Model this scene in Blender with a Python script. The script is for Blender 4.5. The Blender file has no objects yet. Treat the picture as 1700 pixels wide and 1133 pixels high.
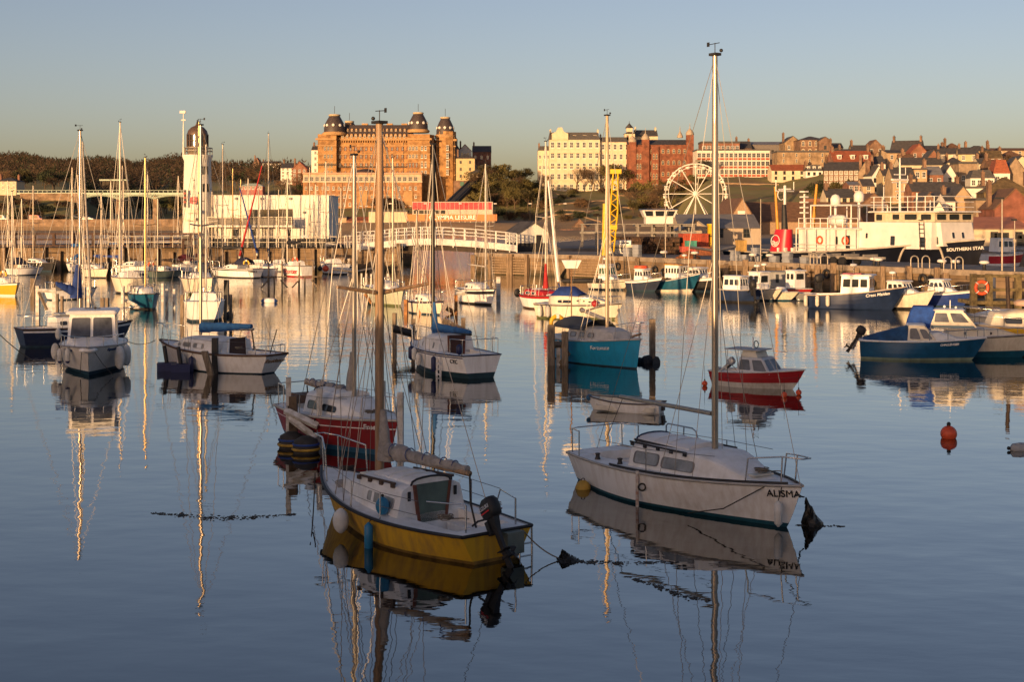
import bpy, math, random
from mathutils import Vector, Matrix
V = Vector
rad = math.radians
RNG = random.Random(11)
SC = bpy.context.scene
COL = SC.collection
# ---------------------------------------------------------------- camera, sky, sun, exposure
F, HZ, CH = 2361.1, 360.0, 6.0            # focal length and horizon in photo pixels, eye height above water
cam_d = bpy.data.cameras.new('camera'); cam = bpy.data.objects.new('camera', cam_d); COL.objects.link(cam)
cam_d.sensor_width = 36.0; cam_d.lens = 50.0
cam_d.shift_y = -(566.5 - HZ) / 1700.0
cam_d.clip_end = 9000; cam_d.clip_start = 0.3
cam.location = (0, 0, CH); cam.rotation_euler = (rad(90), 0, 0)
SC.camera = cam
SUN_EL, SUN_AZ = 3.9, 28.0                # the light travels towards +Y and +X, very low
wd = bpy.data.worlds.new('World'); SC.world = wd; wd.use_nodes = True
nt = wd.node_tree
sky = nt.nodes.new('ShaderNodeTexSky'); sky.sky_type = 'NISHITA'; sky.sun_disc = False
sky.sun_elevation = rad(SUN_EL); sky.sun_rotation = rad(180 + SUN_AZ)
sky.air_density = 0.65; sky.dust_density = 1.6; sky.ozone_density = 0.85
tint = nt.nodes.new('ShaderNodeMix'); tint.data_type = 'RGBA'; tint.blend_type = 'MULTIPLY'; tint.inputs[0].default_value = 1; tint.inputs[7].default_value = (1.08, .93, 1.0, 1)
nt.links.new(sky.outputs[0], tint.inputs[6]); nt.links.new(tint.outputs[2], nt.nodes['Background'].inputs[0])
nt.nodes['Background'].inputs[1].default_value = 0.125
sl = bpy.data.lights.new('sun', 'SUN'); sun = bpy.data.objects.new('sun', sl); COL.objects.link(sun)
sl.energy = 4.6; sl.angle = rad(0.5); sl.color = (1.0, 0.60, 0.28)
a, e = rad(SUN_AZ), rad(SUN_EL)
ldir = V((math.sin(a) * math.cos(e), math.cos(a) * math.cos(e), -math.sin(e)))
sun.rotation_euler = ldir.to_track_quat('-Z', 'Y').to_euler()
sun.location = (-60, -60, 40)
SC.view_settings.view_transform = 'Standard'; SC.view_settings.look = 'None'
SC.view_settings.exposure = 0.64; SC.view_settings.gamma = 1.0

# ---------------------------------------------------------------- measuring: photo pixel -> point in the place
def wat(px, py):
    Y = CH * F / (py - HZ); return V(((px - 850) * Y / F, Y, 0))
def at(px, py, Y):
    return V(((px - 850) * Y / F, Y, CH - (py - HZ) * Y / F))
def zat(py, Y): return CH - (py - HZ) * Y / F
def xat(px, Y): return (px - 850) * Y / F

# ---------------------------------------------------------------- materials
MATS = {}
def mat(name, c, rough=0.55, metal=0.0, var=0.22, scale=2.5, bump=0.0, dark=None, spec=0.5, coat=0.0, stretch=(1, 1, 1), det=6):
    if name in MATS: return MATS[name]
    m = bpy.data.materials.new(name); m.use_nodes = True; t = m.node_tree; n = t.nodes; b = n['Principled BSDF']
    b.inputs['Roughness'].default_value = rough; b.inputs['Metallic'].default_value = metal
    b.inputs['Specular IOR Level'].default_value = spec; b.inputs['Coat Weight'].default_value = coat
    tc = n.new('ShaderNodeTexCoord'); mp = n.new('ShaderNodeMapping'); mp.inputs['Scale'].default_value = stretch
    t.links.new(tc.outputs['Object'], mp.inputs[0])
    ns = n.new('ShaderNodeTexNoise'); ns.inputs['Scale'].default_value = scale; ns.inputs['Detail'].default_value = det; ns.inputs['Roughness'].default_value = .65
    t.links.new(mp.outputs[0], ns.inputs['Vector'])
    rp = n.new('ShaderNodeValToRGB'); rp.color_ramp.elements[0].position = .32; rp.color_ramp.elements[1].position = .62
    d = dark if dark else tuple(x * (1 - var * 1.6) for x in c)
    rp.color_ramp.elements[0].color = (*d, 1); rp.color_ramp.elements[1].color = (*c, 1)
    t.links.new(ns.outputs[0], rp.inputs[0]); t.links.new(rp.outputs[0], b.inputs['Base Color'])
    if bump:
        bp = n.new('ShaderNodeBump'); bp.inputs['Strength'].default_value = bump; bp.inputs['Distance'].default_value = .05
        t.links.new(ns.outputs[0], bp.inputs['Height']); t.links.new(bp.outputs[0], b.inputs['Normal'])
    MATS[name] = m; return m
def hullmat(name, c, grime=(.16, .13, .09), rough=.28, amt=.5):
    """painted hull: gloss coat, streaks running down from deck, scum near the water"""
    if name in MATS: return MATS[name]
    m = bpy.data.materials.new(name); m.use_nodes = True; t = m.node_tree; n = t.nodes; b = n['Principled BSDF']
    b.inputs['Roughness'].default_value = rough
    tc = n.new('ShaderNodeTexCoord'); mp = n.new('ShaderNodeMapping'); mp.inputs['Scale'].default_value = (5, 5, .5)
    t.links.new(tc.outputs['Object'], mp.inputs[0])
    ns = n.new('ShaderNodeTexNoise'); ns.inputs['Scale'].default_value = 1.6; ns.inputs['Detail'].default_value = 7; t.links.new(mp.outputs[0], ns.inputs['Vector'])
    n2 = n.new('ShaderNodeTexNoise'); n2.inputs['Scale'].default_value = 1.1; n2.inputs['Detail'].default_value = 8; t.links.new(tc.outputs['Object'], n2.inputs['Vector'])
    mu = n.new('ShaderNodeMath'); mu.operation = 'MULTIPLY'; t.links.new(ns.outputs[0], mu.inputs[0]); t.links.new(n2.outputs[0], mu.inputs[1])
    mr = n.new('ShaderNodeMapRange'); mr.inputs[1].default_value = .2; mr.inputs[2].default_value = .42; mr.inputs[3].default_value = 0; mr.inputs[4].default_value = amt
    t.links.new(mu.outputs[0], mr.inputs[0])
    mx = n.new('ShaderNodeMix'); mx.data_type = 'RGBA'; mx.inputs[6].default_value = (*c, 1); mx.inputs[7].default_value = (*grime, 1)
    t.links.new(mr.outputs[0], mx.inputs[0])
    m3 = n.new('ShaderNodeMapping'); m3.inputs['Scale'].default_value = (3, 3, 22); t.links.new(tc.outputs['Object'], m3.inputs[0])     # horizontal scuffs and old paint edges
    n3 = n.new('ShaderNodeTexNoise'); n3.inputs['Scale'].default_value = 1.5; n3.inputs['Detail'].default_value = 9; n3.inputs['Roughness'].default_value = .75; t.links.new(m3.outputs[0], n3.inputs['Vector'])
    s3 = n.new('ShaderNodeMapRange'); s3.inputs[1].default_value = .6; s3.inputs[2].default_value = .74; s3.inputs[4].default_value = .4; t.links.new(n3.outputs[0], s3.inputs[0])
    x3 = n.new('ShaderNodeMix'); x3.data_type = 'RGBA'; x3.inputs[7].default_value = (*[.5 * q + .08 for q in grime], 1); t.links.new(s3.outputs[0], x3.inputs[0]); t.links.new(mx.outputs[2], x3.inputs[6])
    t.links.new(x3.outputs[2], b.inputs['Base Color'])
    r2 = n.new('ShaderNodeMapRange'); r2.inputs[3].default_value = rough; r2.inputs[4].default_value = rough + .3; t.links.new(ns.outputs[0], r2.inputs[0]); t.links.new(r2.outputs[0], b.inputs['Roughness'])
    MATS[name] = m; return m
def brickmat(name, c1, c2, mortar, sx=1.0, bw=.6, bh=.25, rough=.85, tide=False, ms=.02):
    if name in MATS: return MATS[name]
    m = bpy.data.materials.new(name); m.use_nodes = True; t = m.node_tree; n = t.nodes; b = n['Principled BSDF']; b.inputs['Roughness'].default_value = rough
    tc = n.new('ShaderNodeTexCoord'); sp = n.new('ShaderNodeSeparateXYZ'); cb = n.new('ShaderNodeCombineXYZ')
    ad = n.new('ShaderNodeMath'); ad.operation = 'ADD'
    t.links.new(tc.outputs['Object'], sp.inputs[0]); t.links.new(sp.outputs[0], ad.inputs[0]); t.links.new(sp.outputs[1], ad.inputs[1])
    t.links.new(ad.outputs[0], cb.inputs[0]); t.links.new(sp.outputs[2], cb.inputs[1])
    br = n.new('ShaderNodeTexBrick'); br.inputs['Scale'].default_value = sx; br.inputs['Brick Width'].default_value = bw; br.inputs['Row Height'].default_value = bh
    br.inputs['Mortar Size'].default_value = ms; br.inputs['Color1'].default_value = (*c1, 1); br.inputs['Color2'].default_value = (*c2, 1); br.inputs['Mortar'].default_value = (*mortar, 1)
    t.links.new(cb.outputs[0], br.inputs['Vector'])
    ns = n.new('ShaderNodeTexNoise'); ns.inputs['Scale'].default_value = .5; ns.inputs['Detail'].default_value = 8; t.links.new(tc.outputs['Object'], ns.inputs['Vector'])
    rp = n.new('ShaderNodeValToRGB'); rp.color_ramp.elements[0].position = .3; rp.color_ramp.elements[1].position = .7
    rp.color_ramp.elements[0].color = (.4, .38, .36, 1); rp.color_ramp.elements[1].color = (1.1, 1.1, 1.1, 1); t.links.new(ns.outputs[0], rp.inputs[0])
    mx = n.new('ShaderNodeMix'); mx.data_type = 'RGBA'; mx.blend_type = 'MULTIPLY'; mx.inputs[0].default_value = 1
    t.links.new(br.outputs[0], mx.inputs[6]); t.links.new(rp.outputs[0], mx.inputs[7])
    out = mx.outputs[2]
    if tide:                                                    # weed and wet staining up to the high-water mark
        n3 = n.new('ShaderNodeTexNoise'); n3.inputs['Scale'].default_value = 1.2; n3.inputs['Detail'].default_value = 8; t.links.new(tc.outputs['Object'], n3.inputs['Vector'])
        a2 = n.new('ShaderNodeMath'); a2.operation = 'MULTIPLY_ADD'; a2.inputs[1].default_value = 1.5; t.links.new(n3.outputs[0], a2.inputs[0]); t.links.new(sp.outputs[2], a2.inputs[2])
        mr = n.new('ShaderNodeMapRange'); mr.inputs[1].default_value = .9; mr.inputs[2].default_value = 1.6; mr.inputs[3].default_value = .9; mr.inputs[4].default_value = 0; t.links.new(a2.outputs[0], mr.inputs[0])
        m2 = n.new('ShaderNodeMix'); m2.data_type = 'RGBA'; m2.inputs[7].default_value = (.035, .032, .015, 1)
        t.links.new(mr.outputs[0], m2.inputs[0]); t.links.new(out, m2.inputs[6]); out = m2.outputs[2]
    t.links.new(out, b.inputs['Base Color'])
    bp = n.new('ShaderNodeBump'); bp.inputs['Strength'].default_value = .6; bp.inputs['Distance'].default_value = .06; t.links.new(br.outputs[0], bp.inputs['Height']); t.links.new(bp.outputs[0], b.inputs['Normal'])
    MATS[name] = m; return m
def glassmat(name='window glass', c=(.02, .025, .03), rough=.06):
    if name in MATS: return MATS[name]
    m = bpy.data.materials.new(name); m.use_nodes = True; b = m.node_tree.nodes['Principled BSDF']
    b.inputs['Base Color'].default_value = (*c, 1); b.inputs['Roughness'].default_value = rough; b.inputs['Specular IOR Level'].default_value = .8
    MATS[name] = m; return m
WHITE = lambda: hullmat('white gelcoat', (.82, .81, .79), (.4, .35, .28), .3, .4)
DECK = lambda: mat('deck white', (.8, .8, .79), .6, var=.22, scale=3, dark=(.62, .61, .58))
CREAM = lambda: mat('cream moulding', (.66, .62, .52), .5, var=.2)
ALU = lambda: mat('anodised aluminium', (.42, .37, .31), .42, .65, var=.1, stretch=(4, 4, .4))
STEEL = lambda: mat('stainless rail', (.55, .55, .55), .22, 1.0, var=.05)
WIRE = lambda: mat('rigging wire', (.2, .19, .18), .45, .7, var=.1)
WOODM = lambda: mat('varnished spar wood', (.36, .23, .13), .5, var=.35, scale=4, stretch=(3, 3, .25), bump=.15)
TIMBER = lambda: mat('weathered mooring timber', (.26, .2, .14), .9, var=.4, scale=5, stretch=(3, 3, .5), bump=.6)
WPOST = lambda: mat('white painted post', (.66, .65, .62), .75, var=.2, scale=4, dark=(.3, .26, .2))
BLACK = lambda: mat('black rubber', (.018, .018, .02), .6, var=.3)
DKWOOD = lambda: mat('dark rubbing wood', (.09, .055, .035), .6, var=.3, scale=6)
ROPE = lambda: mat('old rope', (.2, .17, .13), .95, var=.3, scale=20)
ROPEK = lambda: mat('dark wet rope', (.04, .036, .03), .9, var=.3, scale=20)
ANTI = lambda: mat('antifouling', (.02, .05, .08), .8, var=.3)
GLASS = lambda: glassmat()
GLASSC = lambda: mat('hazed plastic window', (.30, .32, .33), .15, var=.35, scale=2)
ORANGE = lambda: mat('orange buoy', (.75, .1, .03), .5, var=.2)
YELLOW = lambda: mat('yellow lifebelt', (.8, .48, .03), .5, var=.15)

# ---------------------------------------------------------------- mesh collecting
class MB:
    def __init__(s): s.v = []; s.f = []; s.mi = []; s.sm = []; s.cur = 0; s.X = None
    def add(s, vs, fs, smooth=False, mi=None):
        o = len(s.v)
        s.v += [tuple(s.X @ V(p)) if s.X is not None else tuple(p) for p in vs]
        for f in fs: s.f.append([i + o for i in f]); s.mi.append(s.cur if mi is None else mi); s.sm.append(smooth)
        return s
    def box(s, x0, x1, y0, y1, z0, z1, mi=None):
        return s.add([(x0, y0, z0), (x1, y0, z0), (x1, y1, z0), (x0, y1, z0), (x0, y0, z1), (x1, y0, z1), (x1, y1, z1), (x0, y1, z1)],
              [(0, 3, 2, 1), (4, 5, 6, 7), (0, 1, 5, 4), (1, 2, 6, 5), (2, 3, 7, 6), (3, 0, 4, 7)], mi=mi)
    def hexa(s, p, mi=None):                       # eight corners: bottom four, top four
        return s.add(p, [(0, 3, 2, 1), (4, 5, 6, 7), (0, 1, 5, 4), (1, 2, 6, 5), (2, 3, 7, 6), (3, 0, 4, 7)], mi=mi)
    def poly(s, pts, n, th, mi=None):              # polygon given in 3D, thickened along n
        k = len(pts); n = V(n).normalized() * th; a_ = [V(p) for p in pts]; b_ = [p + n for p in a_]
        s.add(a_ + b_, [list(range(k))[::-1], list(range(k, 2 * k))] + [(i, (i + 1) % k, k + (i + 1) % k, k + i) for i in range(k)], mi=mi); return s
    def loft(s, rings, closed=True, cap=True, smooth=True, mi=None):
        k = len(rings[0]); vs = [p for r in rings for p in r]; fs = []
        for i in range(len(rings) - 1):
            for j in range(k if closed else k - 1):
                j2 = (j + 1) % k; fs.append((i * k + j, i * k + j2, (i + 1) * k + j2, (i + 1) * k + j))
        s.add(vs, fs, smooth, mi)
        if cap and closed:
            n = len(rings); s.add(rings[0], [list(range(k))[::-1]], False, mi); s.add(rings[-1], [list(range(k))], False, mi)
        return s
    def tube(s, pts, r, n=6, cap=True, mi=None):
        pts = [V(p) for p in pts]; rs = r if isinstance(r, (list, tuple)) else [r] * len(pts); rings = []; up = None
        for i, p in enumerate(pts):
            d = (pts[min(i + 1, len(pts) - 1)] - pts[max(i - 1, 0)])
            d = d.normalized() if d.length > 1e-9 else V((0, 0, 1))
            if up is None: up = V((0, 0, 1)) if abs(d.z) < .9 else V((1, 0, 0))
            x = d.cross(up); x = x.normalized() if x.length > 1e-6 else d.orthogonal().normalized(); y = x.cross(d).normalized(); up = y
            rings.append([p + (x * math.cos(q) + y * math.sin(q)) * rs[i] for q in [2 * math.pi * j / n for j in range(n)]])
        return s.loft(rings, True, cap, n > 4, mi)
    def lathe(s, prof, c=(0, 0, 0), n=16, mi=None, smooth=True, axis=None):
        c = V(c); q = axis.to_track_quat('Z', 'Y').to_matrix() if axis is not None else Matrix.Identity(3)
        rings = [[c + q @ V((r * math.cos(2 * math.pi * j / n), r * math.sin(2 * math.pi * j / n), z)) for j in range(n)] for r, z in prof]
        return s.loft(rings, True, True, smooth, mi)
    def ball(s, c, r, n=12, m=8, mi=None):
        r = V((r, r, r)) if not hasattr(r, '__len__') else V(r); c = V(c); rings = []
        for i in range(m + 1):
            th = math.pi * (i + .02) / (m + .04); rings.append([c + V((r.x * math.sin(th) * math.cos(2 * math.pi * j / n), r.y * math.sin(th) * math.sin(2 * math.pi * j / n), -r.z * math.cos(th))) for j in range(n)])
        return s.loft(rings, True, True, True, mi)
    def ring(s, c, R_, r, axis=(0, 1, 0), n=18, k=6, mi=None):
        q = V(axis).to_track_quat('Z', 'Y').to_matrix(); c = V(c); rings = []
        for i in range(n + 1):
            th = 2 * math.pi * i / n; d = V((math.cos(th), math.sin(th), 0))
            rings.append([c + q @ (d * (R_ + r * math.cos(2 * math.pi * j / k)) + V((0, 0, r * math.sin(2 * math.pi * j / k)))) for j in range(k)])
        return s.loft(rings, True, False, True, mi)
    def build(s, name, mats, parent=None, loc=None, rz=0):
        me = bpy.data.meshes.new(name); me.from_pydata(s.v, [], s.f)
        for m in (mats if isinstance(mats, (list, tuple)) else [mats]): me.materials.append(m)
        me.polygons.foreach_set('material_index', s.mi); me.polygons.foreach_set('use_smooth', s.sm); me.update()
        o = bpy.data.objects.new(name, me); COL.objects.link(o)
        if parent is not None: o.parent = parent
        if loc is not None: o.location = loc
        if rz: o.rotation_euler = (0, 0, rz)
        return o
def T(o, label, cat, group=None, kind=None):
    if label: o['label'] = label
    if cat: o['category'] = cat
    if group: o['group'] = group
    if kind: o['kind'] = kind
    return o
def thing(name, label, cat, loc=(0, 0, 0), rz=0, group=None):
    o = bpy.data.objects.new(name, None); COL.objects.link(o); o.location = loc; o.rotation_euler = (0, 0, rz); o.empty_display_size = .2
    return T(o, label, cat, group)
def struct(name, mb, m, **k):
    o = mb.build(name, m, **k); o['kind'] = 'structure'; return o
def dup(root, loc=None, rz=None, label=None, sc=None, parent=None):
    r = root.copy(); COL.objects.link(r)
    if loc is not None: r.location = loc
    if rz is not None: r.rotation_euler = (0, 0, rz)
    if sc is not None: r.scale = (sc, sc, sc) if not hasattr(sc, '__len__') else sc
    if label: r['label'] = label
    if parent is not None: r.parent = parent
    for ch in list(root.children): dup(ch, parent=r)
    return r
def lettering(txt, size, m, parent, loc, xdir, ydir, name='lettering', ext=.004, align='CENTER', shear=0.0, bold=0.0):
    cu = bpy.data.curves.new(name, 'FONT'); cu.body = txt; cu.size = size; cu.extrude = ext; cu.align_x = align; cu.align_y = 'CENTER'; cu.shear = shear; cu.offset = bold
    cu.materials.append(m); o = bpy.data.objects.new(name, cu); COL.objects.link(o)
    x = V(xdir).normalized(); z = x.cross(V(ydir)).normalized(); y = z.cross(x)
    me = bpy.data.meshes.new_from_object(o); bpy.data.objects.remove(o); me.name = name; o = bpy.data.objects.new(name, me); COL.objects.link(o)
    M = Matrix((x, y, z)).transposed().to_4x4(); M.translation = V(loc); o.parent = parent; o.matrix_local = M
    return o
# ---------------------------------------------------------------- boat building
class Hull:
    """x forward, y to port, z up from the water; x = 0 amidships"""
    def __init__(s, L, B, fb, fs, rb=.5, rs=.1, tw=.65, tm=.42, p=2.1, sag=.06, wl=.86, chine=0.0):
        s.L, s.B, s.fb, s.fs, s.rb, s.rs, s.tw, s.tm, s.p, s.sag, s.wl, s.chine = L, B, fb, fs, rb, rs, tw, tm, p, sag, wl, chine
    def shr(s, t): return s.fs + (s.fb - s.fs) * t ** 1.5 - s.sag * math.sin(math.pi * t)
    def bw(s, t, k):
        kk = max(k, 0); tw = s.tw * (.72 + .28 * kk)
        if t < s.tm: f = tw + (1 - tw) * math.sin(math.pi / 2 * t / s.tm)
        else:
            q = (t - s.tm) / (1 - s.tm); f = 1 - q ** (1.35 + (s.p - 1.35) * kk)
        w = s.wl + (1 - s.wl) * (kk ** (.6 if not s.chine else .35))
        if k < 0: w *= .62
        return max(f, .004) * w * s.B / 2
    def P(s, t, k, side=1, out=0.0):
        x0 = -s.L / 2 - s.rs * max(k, 0) + (.25 * s.L * .12 if k < 0 else 0); x1 = s.L / 2 + s.rb * (max(k, 0) ** .85) - (.08 * s.L if k < 0 else 0)
        z = k * s.shr(t) if k >= 0 else -.3
        return V((x0 + (x1 - x0) * t, side * (s.bw(t, k) + out), z))
    def t_at(s, x): return min(max((x + s.L / 2 + s.rs) / (s.L + s.rs + s.rb), 0), 1)
    def deck(s, x): t = s.t_at(x); return s.bw(t, 1), s.shr(t)
    def build(s, root, mats, boot=.12, stripe=None, n=22):
        """mats: topsides, boot stripe, bottom, sheer stripe"""
        ks = [-.4, 0.0, boot, .35, .6] + ([stripe[0], stripe[1]] if stripe else [.82]) + [1.0]; ks = sorted(set(ks))
        ts = [i / n for i in range(n + 1)]; m = MB()
        for side in (1, -1):
            rows = [[s.P(t, k, side) for t in ts] for k in ks]
            for i in range(len(ks) - 1):
                kmid = (ks[i] + ks[i + 1]) / 2
                mi = 2 if kmid < 0 else 1 if kmid < boot else 3 if (stripe and stripe[0] < kmid < stripe[1]) else 0
                vs = rows[i] + rows[i + 1]; N = len(ts)
                fs = [(j, j + 1, N + j + 1, N + j) if side < 0 else (j, N + j, N + j + 1, j + 1) for j in range(N - 1)]
                m.add(vs, fs, True, mi)
        for i in range(len(ks) - 1):                # transom
            kmid = (ks[i] + ks[i + 1]) / 2; mi = 2 if kmid < 0 else 1 if kmid < boot else 0
            m.add([s.P(0, ks[i], 1), s.P(0, ks[i + 1], 1), s.P(0, ks[i + 1], -1), s.P(0, ks[i], -1)], [(0, 1, 2, 3)], False, mi)
        me = m.build('hull', mats, root)
        return me
    def build_deck(s, root, m_, well=None, n=24, inset=.02, drop=0.0, floor_m=None):
        """cambered deck; well = (x0, x1, half width, depth) leaves an open cockpit"""
        xs = [-s.L / 2 - s.rs + (s.L + s.rs + s.rb) * i / n for i in range(n + 1)]
        if well: xs = sorted(set([x for x in xs if abs(x - well[0]) > .08 and abs(x - well[1]) > .08] + [well[0], well[1]]))
        m = MB(); rows = []
        for x in xs:
            b, z = s.deck(x); b = max(b - inset, .002); z -= drop; w = min(well[2], b * .8) if well else b * .45; c = .045 * b
            rows.append([V((x, -b, z)), V((x, -w, z + c * .7)), V((x, 0, z + c)), V((x, w, z + c * .7)), V((x, b, z))])
        for i in range(len(xs) - 1):
            inside = well and well[0] - 1e-6 <= xs[i] and xs[i + 1] <= well[1] + 1e-6
            for j in range(4):
                if inside and j in (1, 2): continue
                m.add([rows[i][j], rows[i + 1][j], rows[i + 1][j + 1], rows[i][j + 1]], [(0, 1, 2, 3)], True)
        o = m.build('deck', m_, root)
        if well:
            c = MB(); i0 = xs.index(well[0]); i1 = xs.index(well[1]); d = well[3]
            for i in range(i0, i1):
                for j, sg in ((1, 1), (3, -1)):
                    a_, b_ = rows[i][j], rows[i + 1][j]; c.add([a_, b_, b_ - V((0, 0, d)), a_ - V((0, 0, d))], [(0, 1, 2, 3)])
                c.add([rows[i][1] - V((0, 0, d)), rows[i + 1][1] - V((0, 0, d)), rows[i + 1][3] - V((0, 0, d)), rows[i][3] - V((0, 0, d))], [(0, 1, 2, 3)])
            for i in (i0, i1):
                c.add([rows[i][1], rows[i][3], rows[i][3] - V((0, 0, d)), rows[i][1] - V((0, 0, d))], [(0, 1, 2, 3)])
                c.add([rows[i][1], rows[i][2], rows[i][3]], [(0, 1, 2)])
            for sg in (1, -1):                      # bench each side of the well
                w = min(well[2], s.deck((well[0] + well[1]) / 2)[0] * .8); zz = rows[(i0 + i1) // 2][1].z
                c.box(well[0] + .05, well[1] - .05, sg * w - .01 if sg < 0 else w * .5, -w * .5 if sg < 0 else w + .01, zz - d + .004, zz - d * .45)
            c.build('cockpit', floor_m or m_, root)
        return o
    def strake(s, root, m_, r=.03, k=1.0, out=.012, name='rubbing_strake', n=26, tops=True):
        m = MB()
        for side in (1, -1): m.tube([s.P(i / n, k, side, out) for i in range(n + 1)], r, 5)
        m.tube([s.P(0, k, 1, out), s.P(0, k, -1, out)], r, 5)
        return m.build(name, m_, root)
    def rail(s, root, h, x0=None, ns=5, lines=2, n=0, m_=None):
        """stanchions with lifelines down both sides, each stanchion a part"""
        st = m_ or STEEL(); ln = MB(); pts = {1: [], -1: []}
        for i in range(ns):
            x = x0[0] + (x0[1] - x0[0]) * i / (ns - 1); b, z = s.deck(x)
            for sd in (1, -1):
                if i not in (0, ns - 1) or n: MB().tube([(x, sd * (b - .06), z), (x, sd * (b - .06), z + h)], .013, 5).build('stanchion', st, root)
                pts[sd].append((x, sd * (b - .06), z))
        for sd in (1, -1):
            for l in range(lines): ln.tube([(p[0], p[1], p[2] + h * (1 - .5 * l)) for p in pts[sd]], .006, 4)
        ln.build('lifeline', WIRE(), root)
    def pulpit(s, root, h=.55, back=1.0, r=.016, name='pulpit', bow=True):
        m = MB(); st = STEEL()
        if bow:
            tip = s.L / 2 + s.rb; b, z = s.deck(tip - back); zt = s.shr(1)
            top = [V((tip - back, b - .05, z + h)), V((tip - back * .35, s.deck(tip - back * .35)[0] * .9, zt + h + .03)), V((tip + .12, .1, zt + h + .04)), V((tip + .12, -.1, zt + h + .04)), V((tip - back * .35, -s.deck(tip - back * .35)[0] * .9, zt + h + .03)), V((tip - back, -b + .05, z + h))]
            m.tube(top, r, 6)
            for sd in (1, -1):
                m.tube([(tip - back, sd * (b - .05), z + h), (tip - back - .08, sd * (b - .05), z)], r, 6)
                b2, z2 = s.deck(tip - back * .35); m.tube([(tip - back * .35, sd * b2 * .9, zt + h + .03), (tip - back * .4, sd * b2 * .85, z2)], r, 6)
        else:
            x = -s.L / 2 - s.rs; b, z = s.deck(x + .05); b3, z3 = s.deck(x + back)
            m.tube([(x + back, b3 - .06, z3 + h), (x + .1, b - .08, z + h), (x + .05, b - .25, z + h)], r, 6)
            m.tube([(x + back, -b3 + .06, z3 + h), (x + .1, -b + .08, z + h), (x + .05, -b + .25, z + h)], r, 6)
            m.tube([(x + .05, b - .25, z + h), (x + .05, -b + .25, z + h)], r, 6)
            for sd in (1, -1):
                m.tube([(x + back, sd * (b3 - .06), z3 + h), (x + back, sd * (b3 - .06), z3)], r, 6); m.tube([(x + .1, sd * (b - .08), z + h), (x + .12, sd * (b - .08), z)], r, 6)
        return m.build(name, st, root)
    def text(s, root, txt, x, zk, size, m_, side, ext=.012, shear=0.0, flip=False, bold=0.0):
        t = s.t_at(x); p = s.P(t, zk, side); q = s.P(min(t + .02, 1), zk, side); up = s.P(t, min(zk + .1, 1), side)
        d = (q - p).normalized() * (1 if side < 0 else -1); u = (up - p).normalized(); nrm = d.cross(u).normalized()
        return lettering(txt, size, m_, root, p + nrm * .012, d, u, 'name_lettering', ext, shear=shear, bold=bold)
    def text_transom(s, root, txt, zk, size, m_, y=0.0, shear=0.0):
        p = s.P(0, zk, 1); u = (s.P(0, 1, 1) - s.P(0, .3, 1)); u.y = 0; u.normalize(); d = V((0, -1, 0)); nrm = d.cross(u)
        return lettering(txt, size, m_, root, V((p.x, y, p.z)) + nrm * .014, d, u, 'name_lettering', .008, shear=shear)

def roundquad(c, k=3, r=.18):
    """corners a,b,c,d -> polygon with softened corners"""
    out = []
    for i in range(4):
        p, a_, b_ = c[i], c[i - 1], c[(i + 1) % 4]
        ea = p + (a_ - p).normalized() * min(r, (a_ - p).length * .4); eb = p + (b_ - p).normalized() * min(r, (b_ - p).length * .4)
        for j in range(k + 1):
            q = j / k; out.append(ea * (1 - q) ** 2 + p * 2 * q * (1 - q) + eb * q * q)
    return out
def window(root, c, fm, gm, fr=.04, th=.012, r=.08, k=3, name='window', frame=True):
    """c: four corners seen from outside, anticlockwise; frame ring with a pane sub-part"""
    c = [V(p) for p in c]; n = (c[1] - c[0]).cross(c[3] - c[0]).normalized(); mid = sum(c, V()) / 4
    if not frame:
        return MB().poly(roundquad(c, k, r), n, th).build(name, gm, root)
    o_ = roundquad(c, k, r); f = []
    sc = []
    for p in o_:
        d = mid - p; sc.append(p + d.normalized() * min(fr * (1.0 if True else 1), d.length * .5))
    m = MB(); K = len(o_); up = n * th
    m.add(o_ + [p + up for p in o_] + [p + up for p in sc] + sc,
          [(i, (i + 1) % K, K + (i + 1) % K, K + i) for i in range(K)] + [(K + i, K + (i + 1) % K, 2 * K + (i + 1) % K, 2 * K + i) for i in range(K)] + [(2 * K + i, 2 * K + (i + 1) % K, 3 * K + (i + 1) % K, 3 * K + i) for i in range(K)])
    w = m.build(name, fm, root)
    MB().poly([p + n * th * .15 for p in sc], n, th * .35).build('pane', gm, w)
    return w
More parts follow.
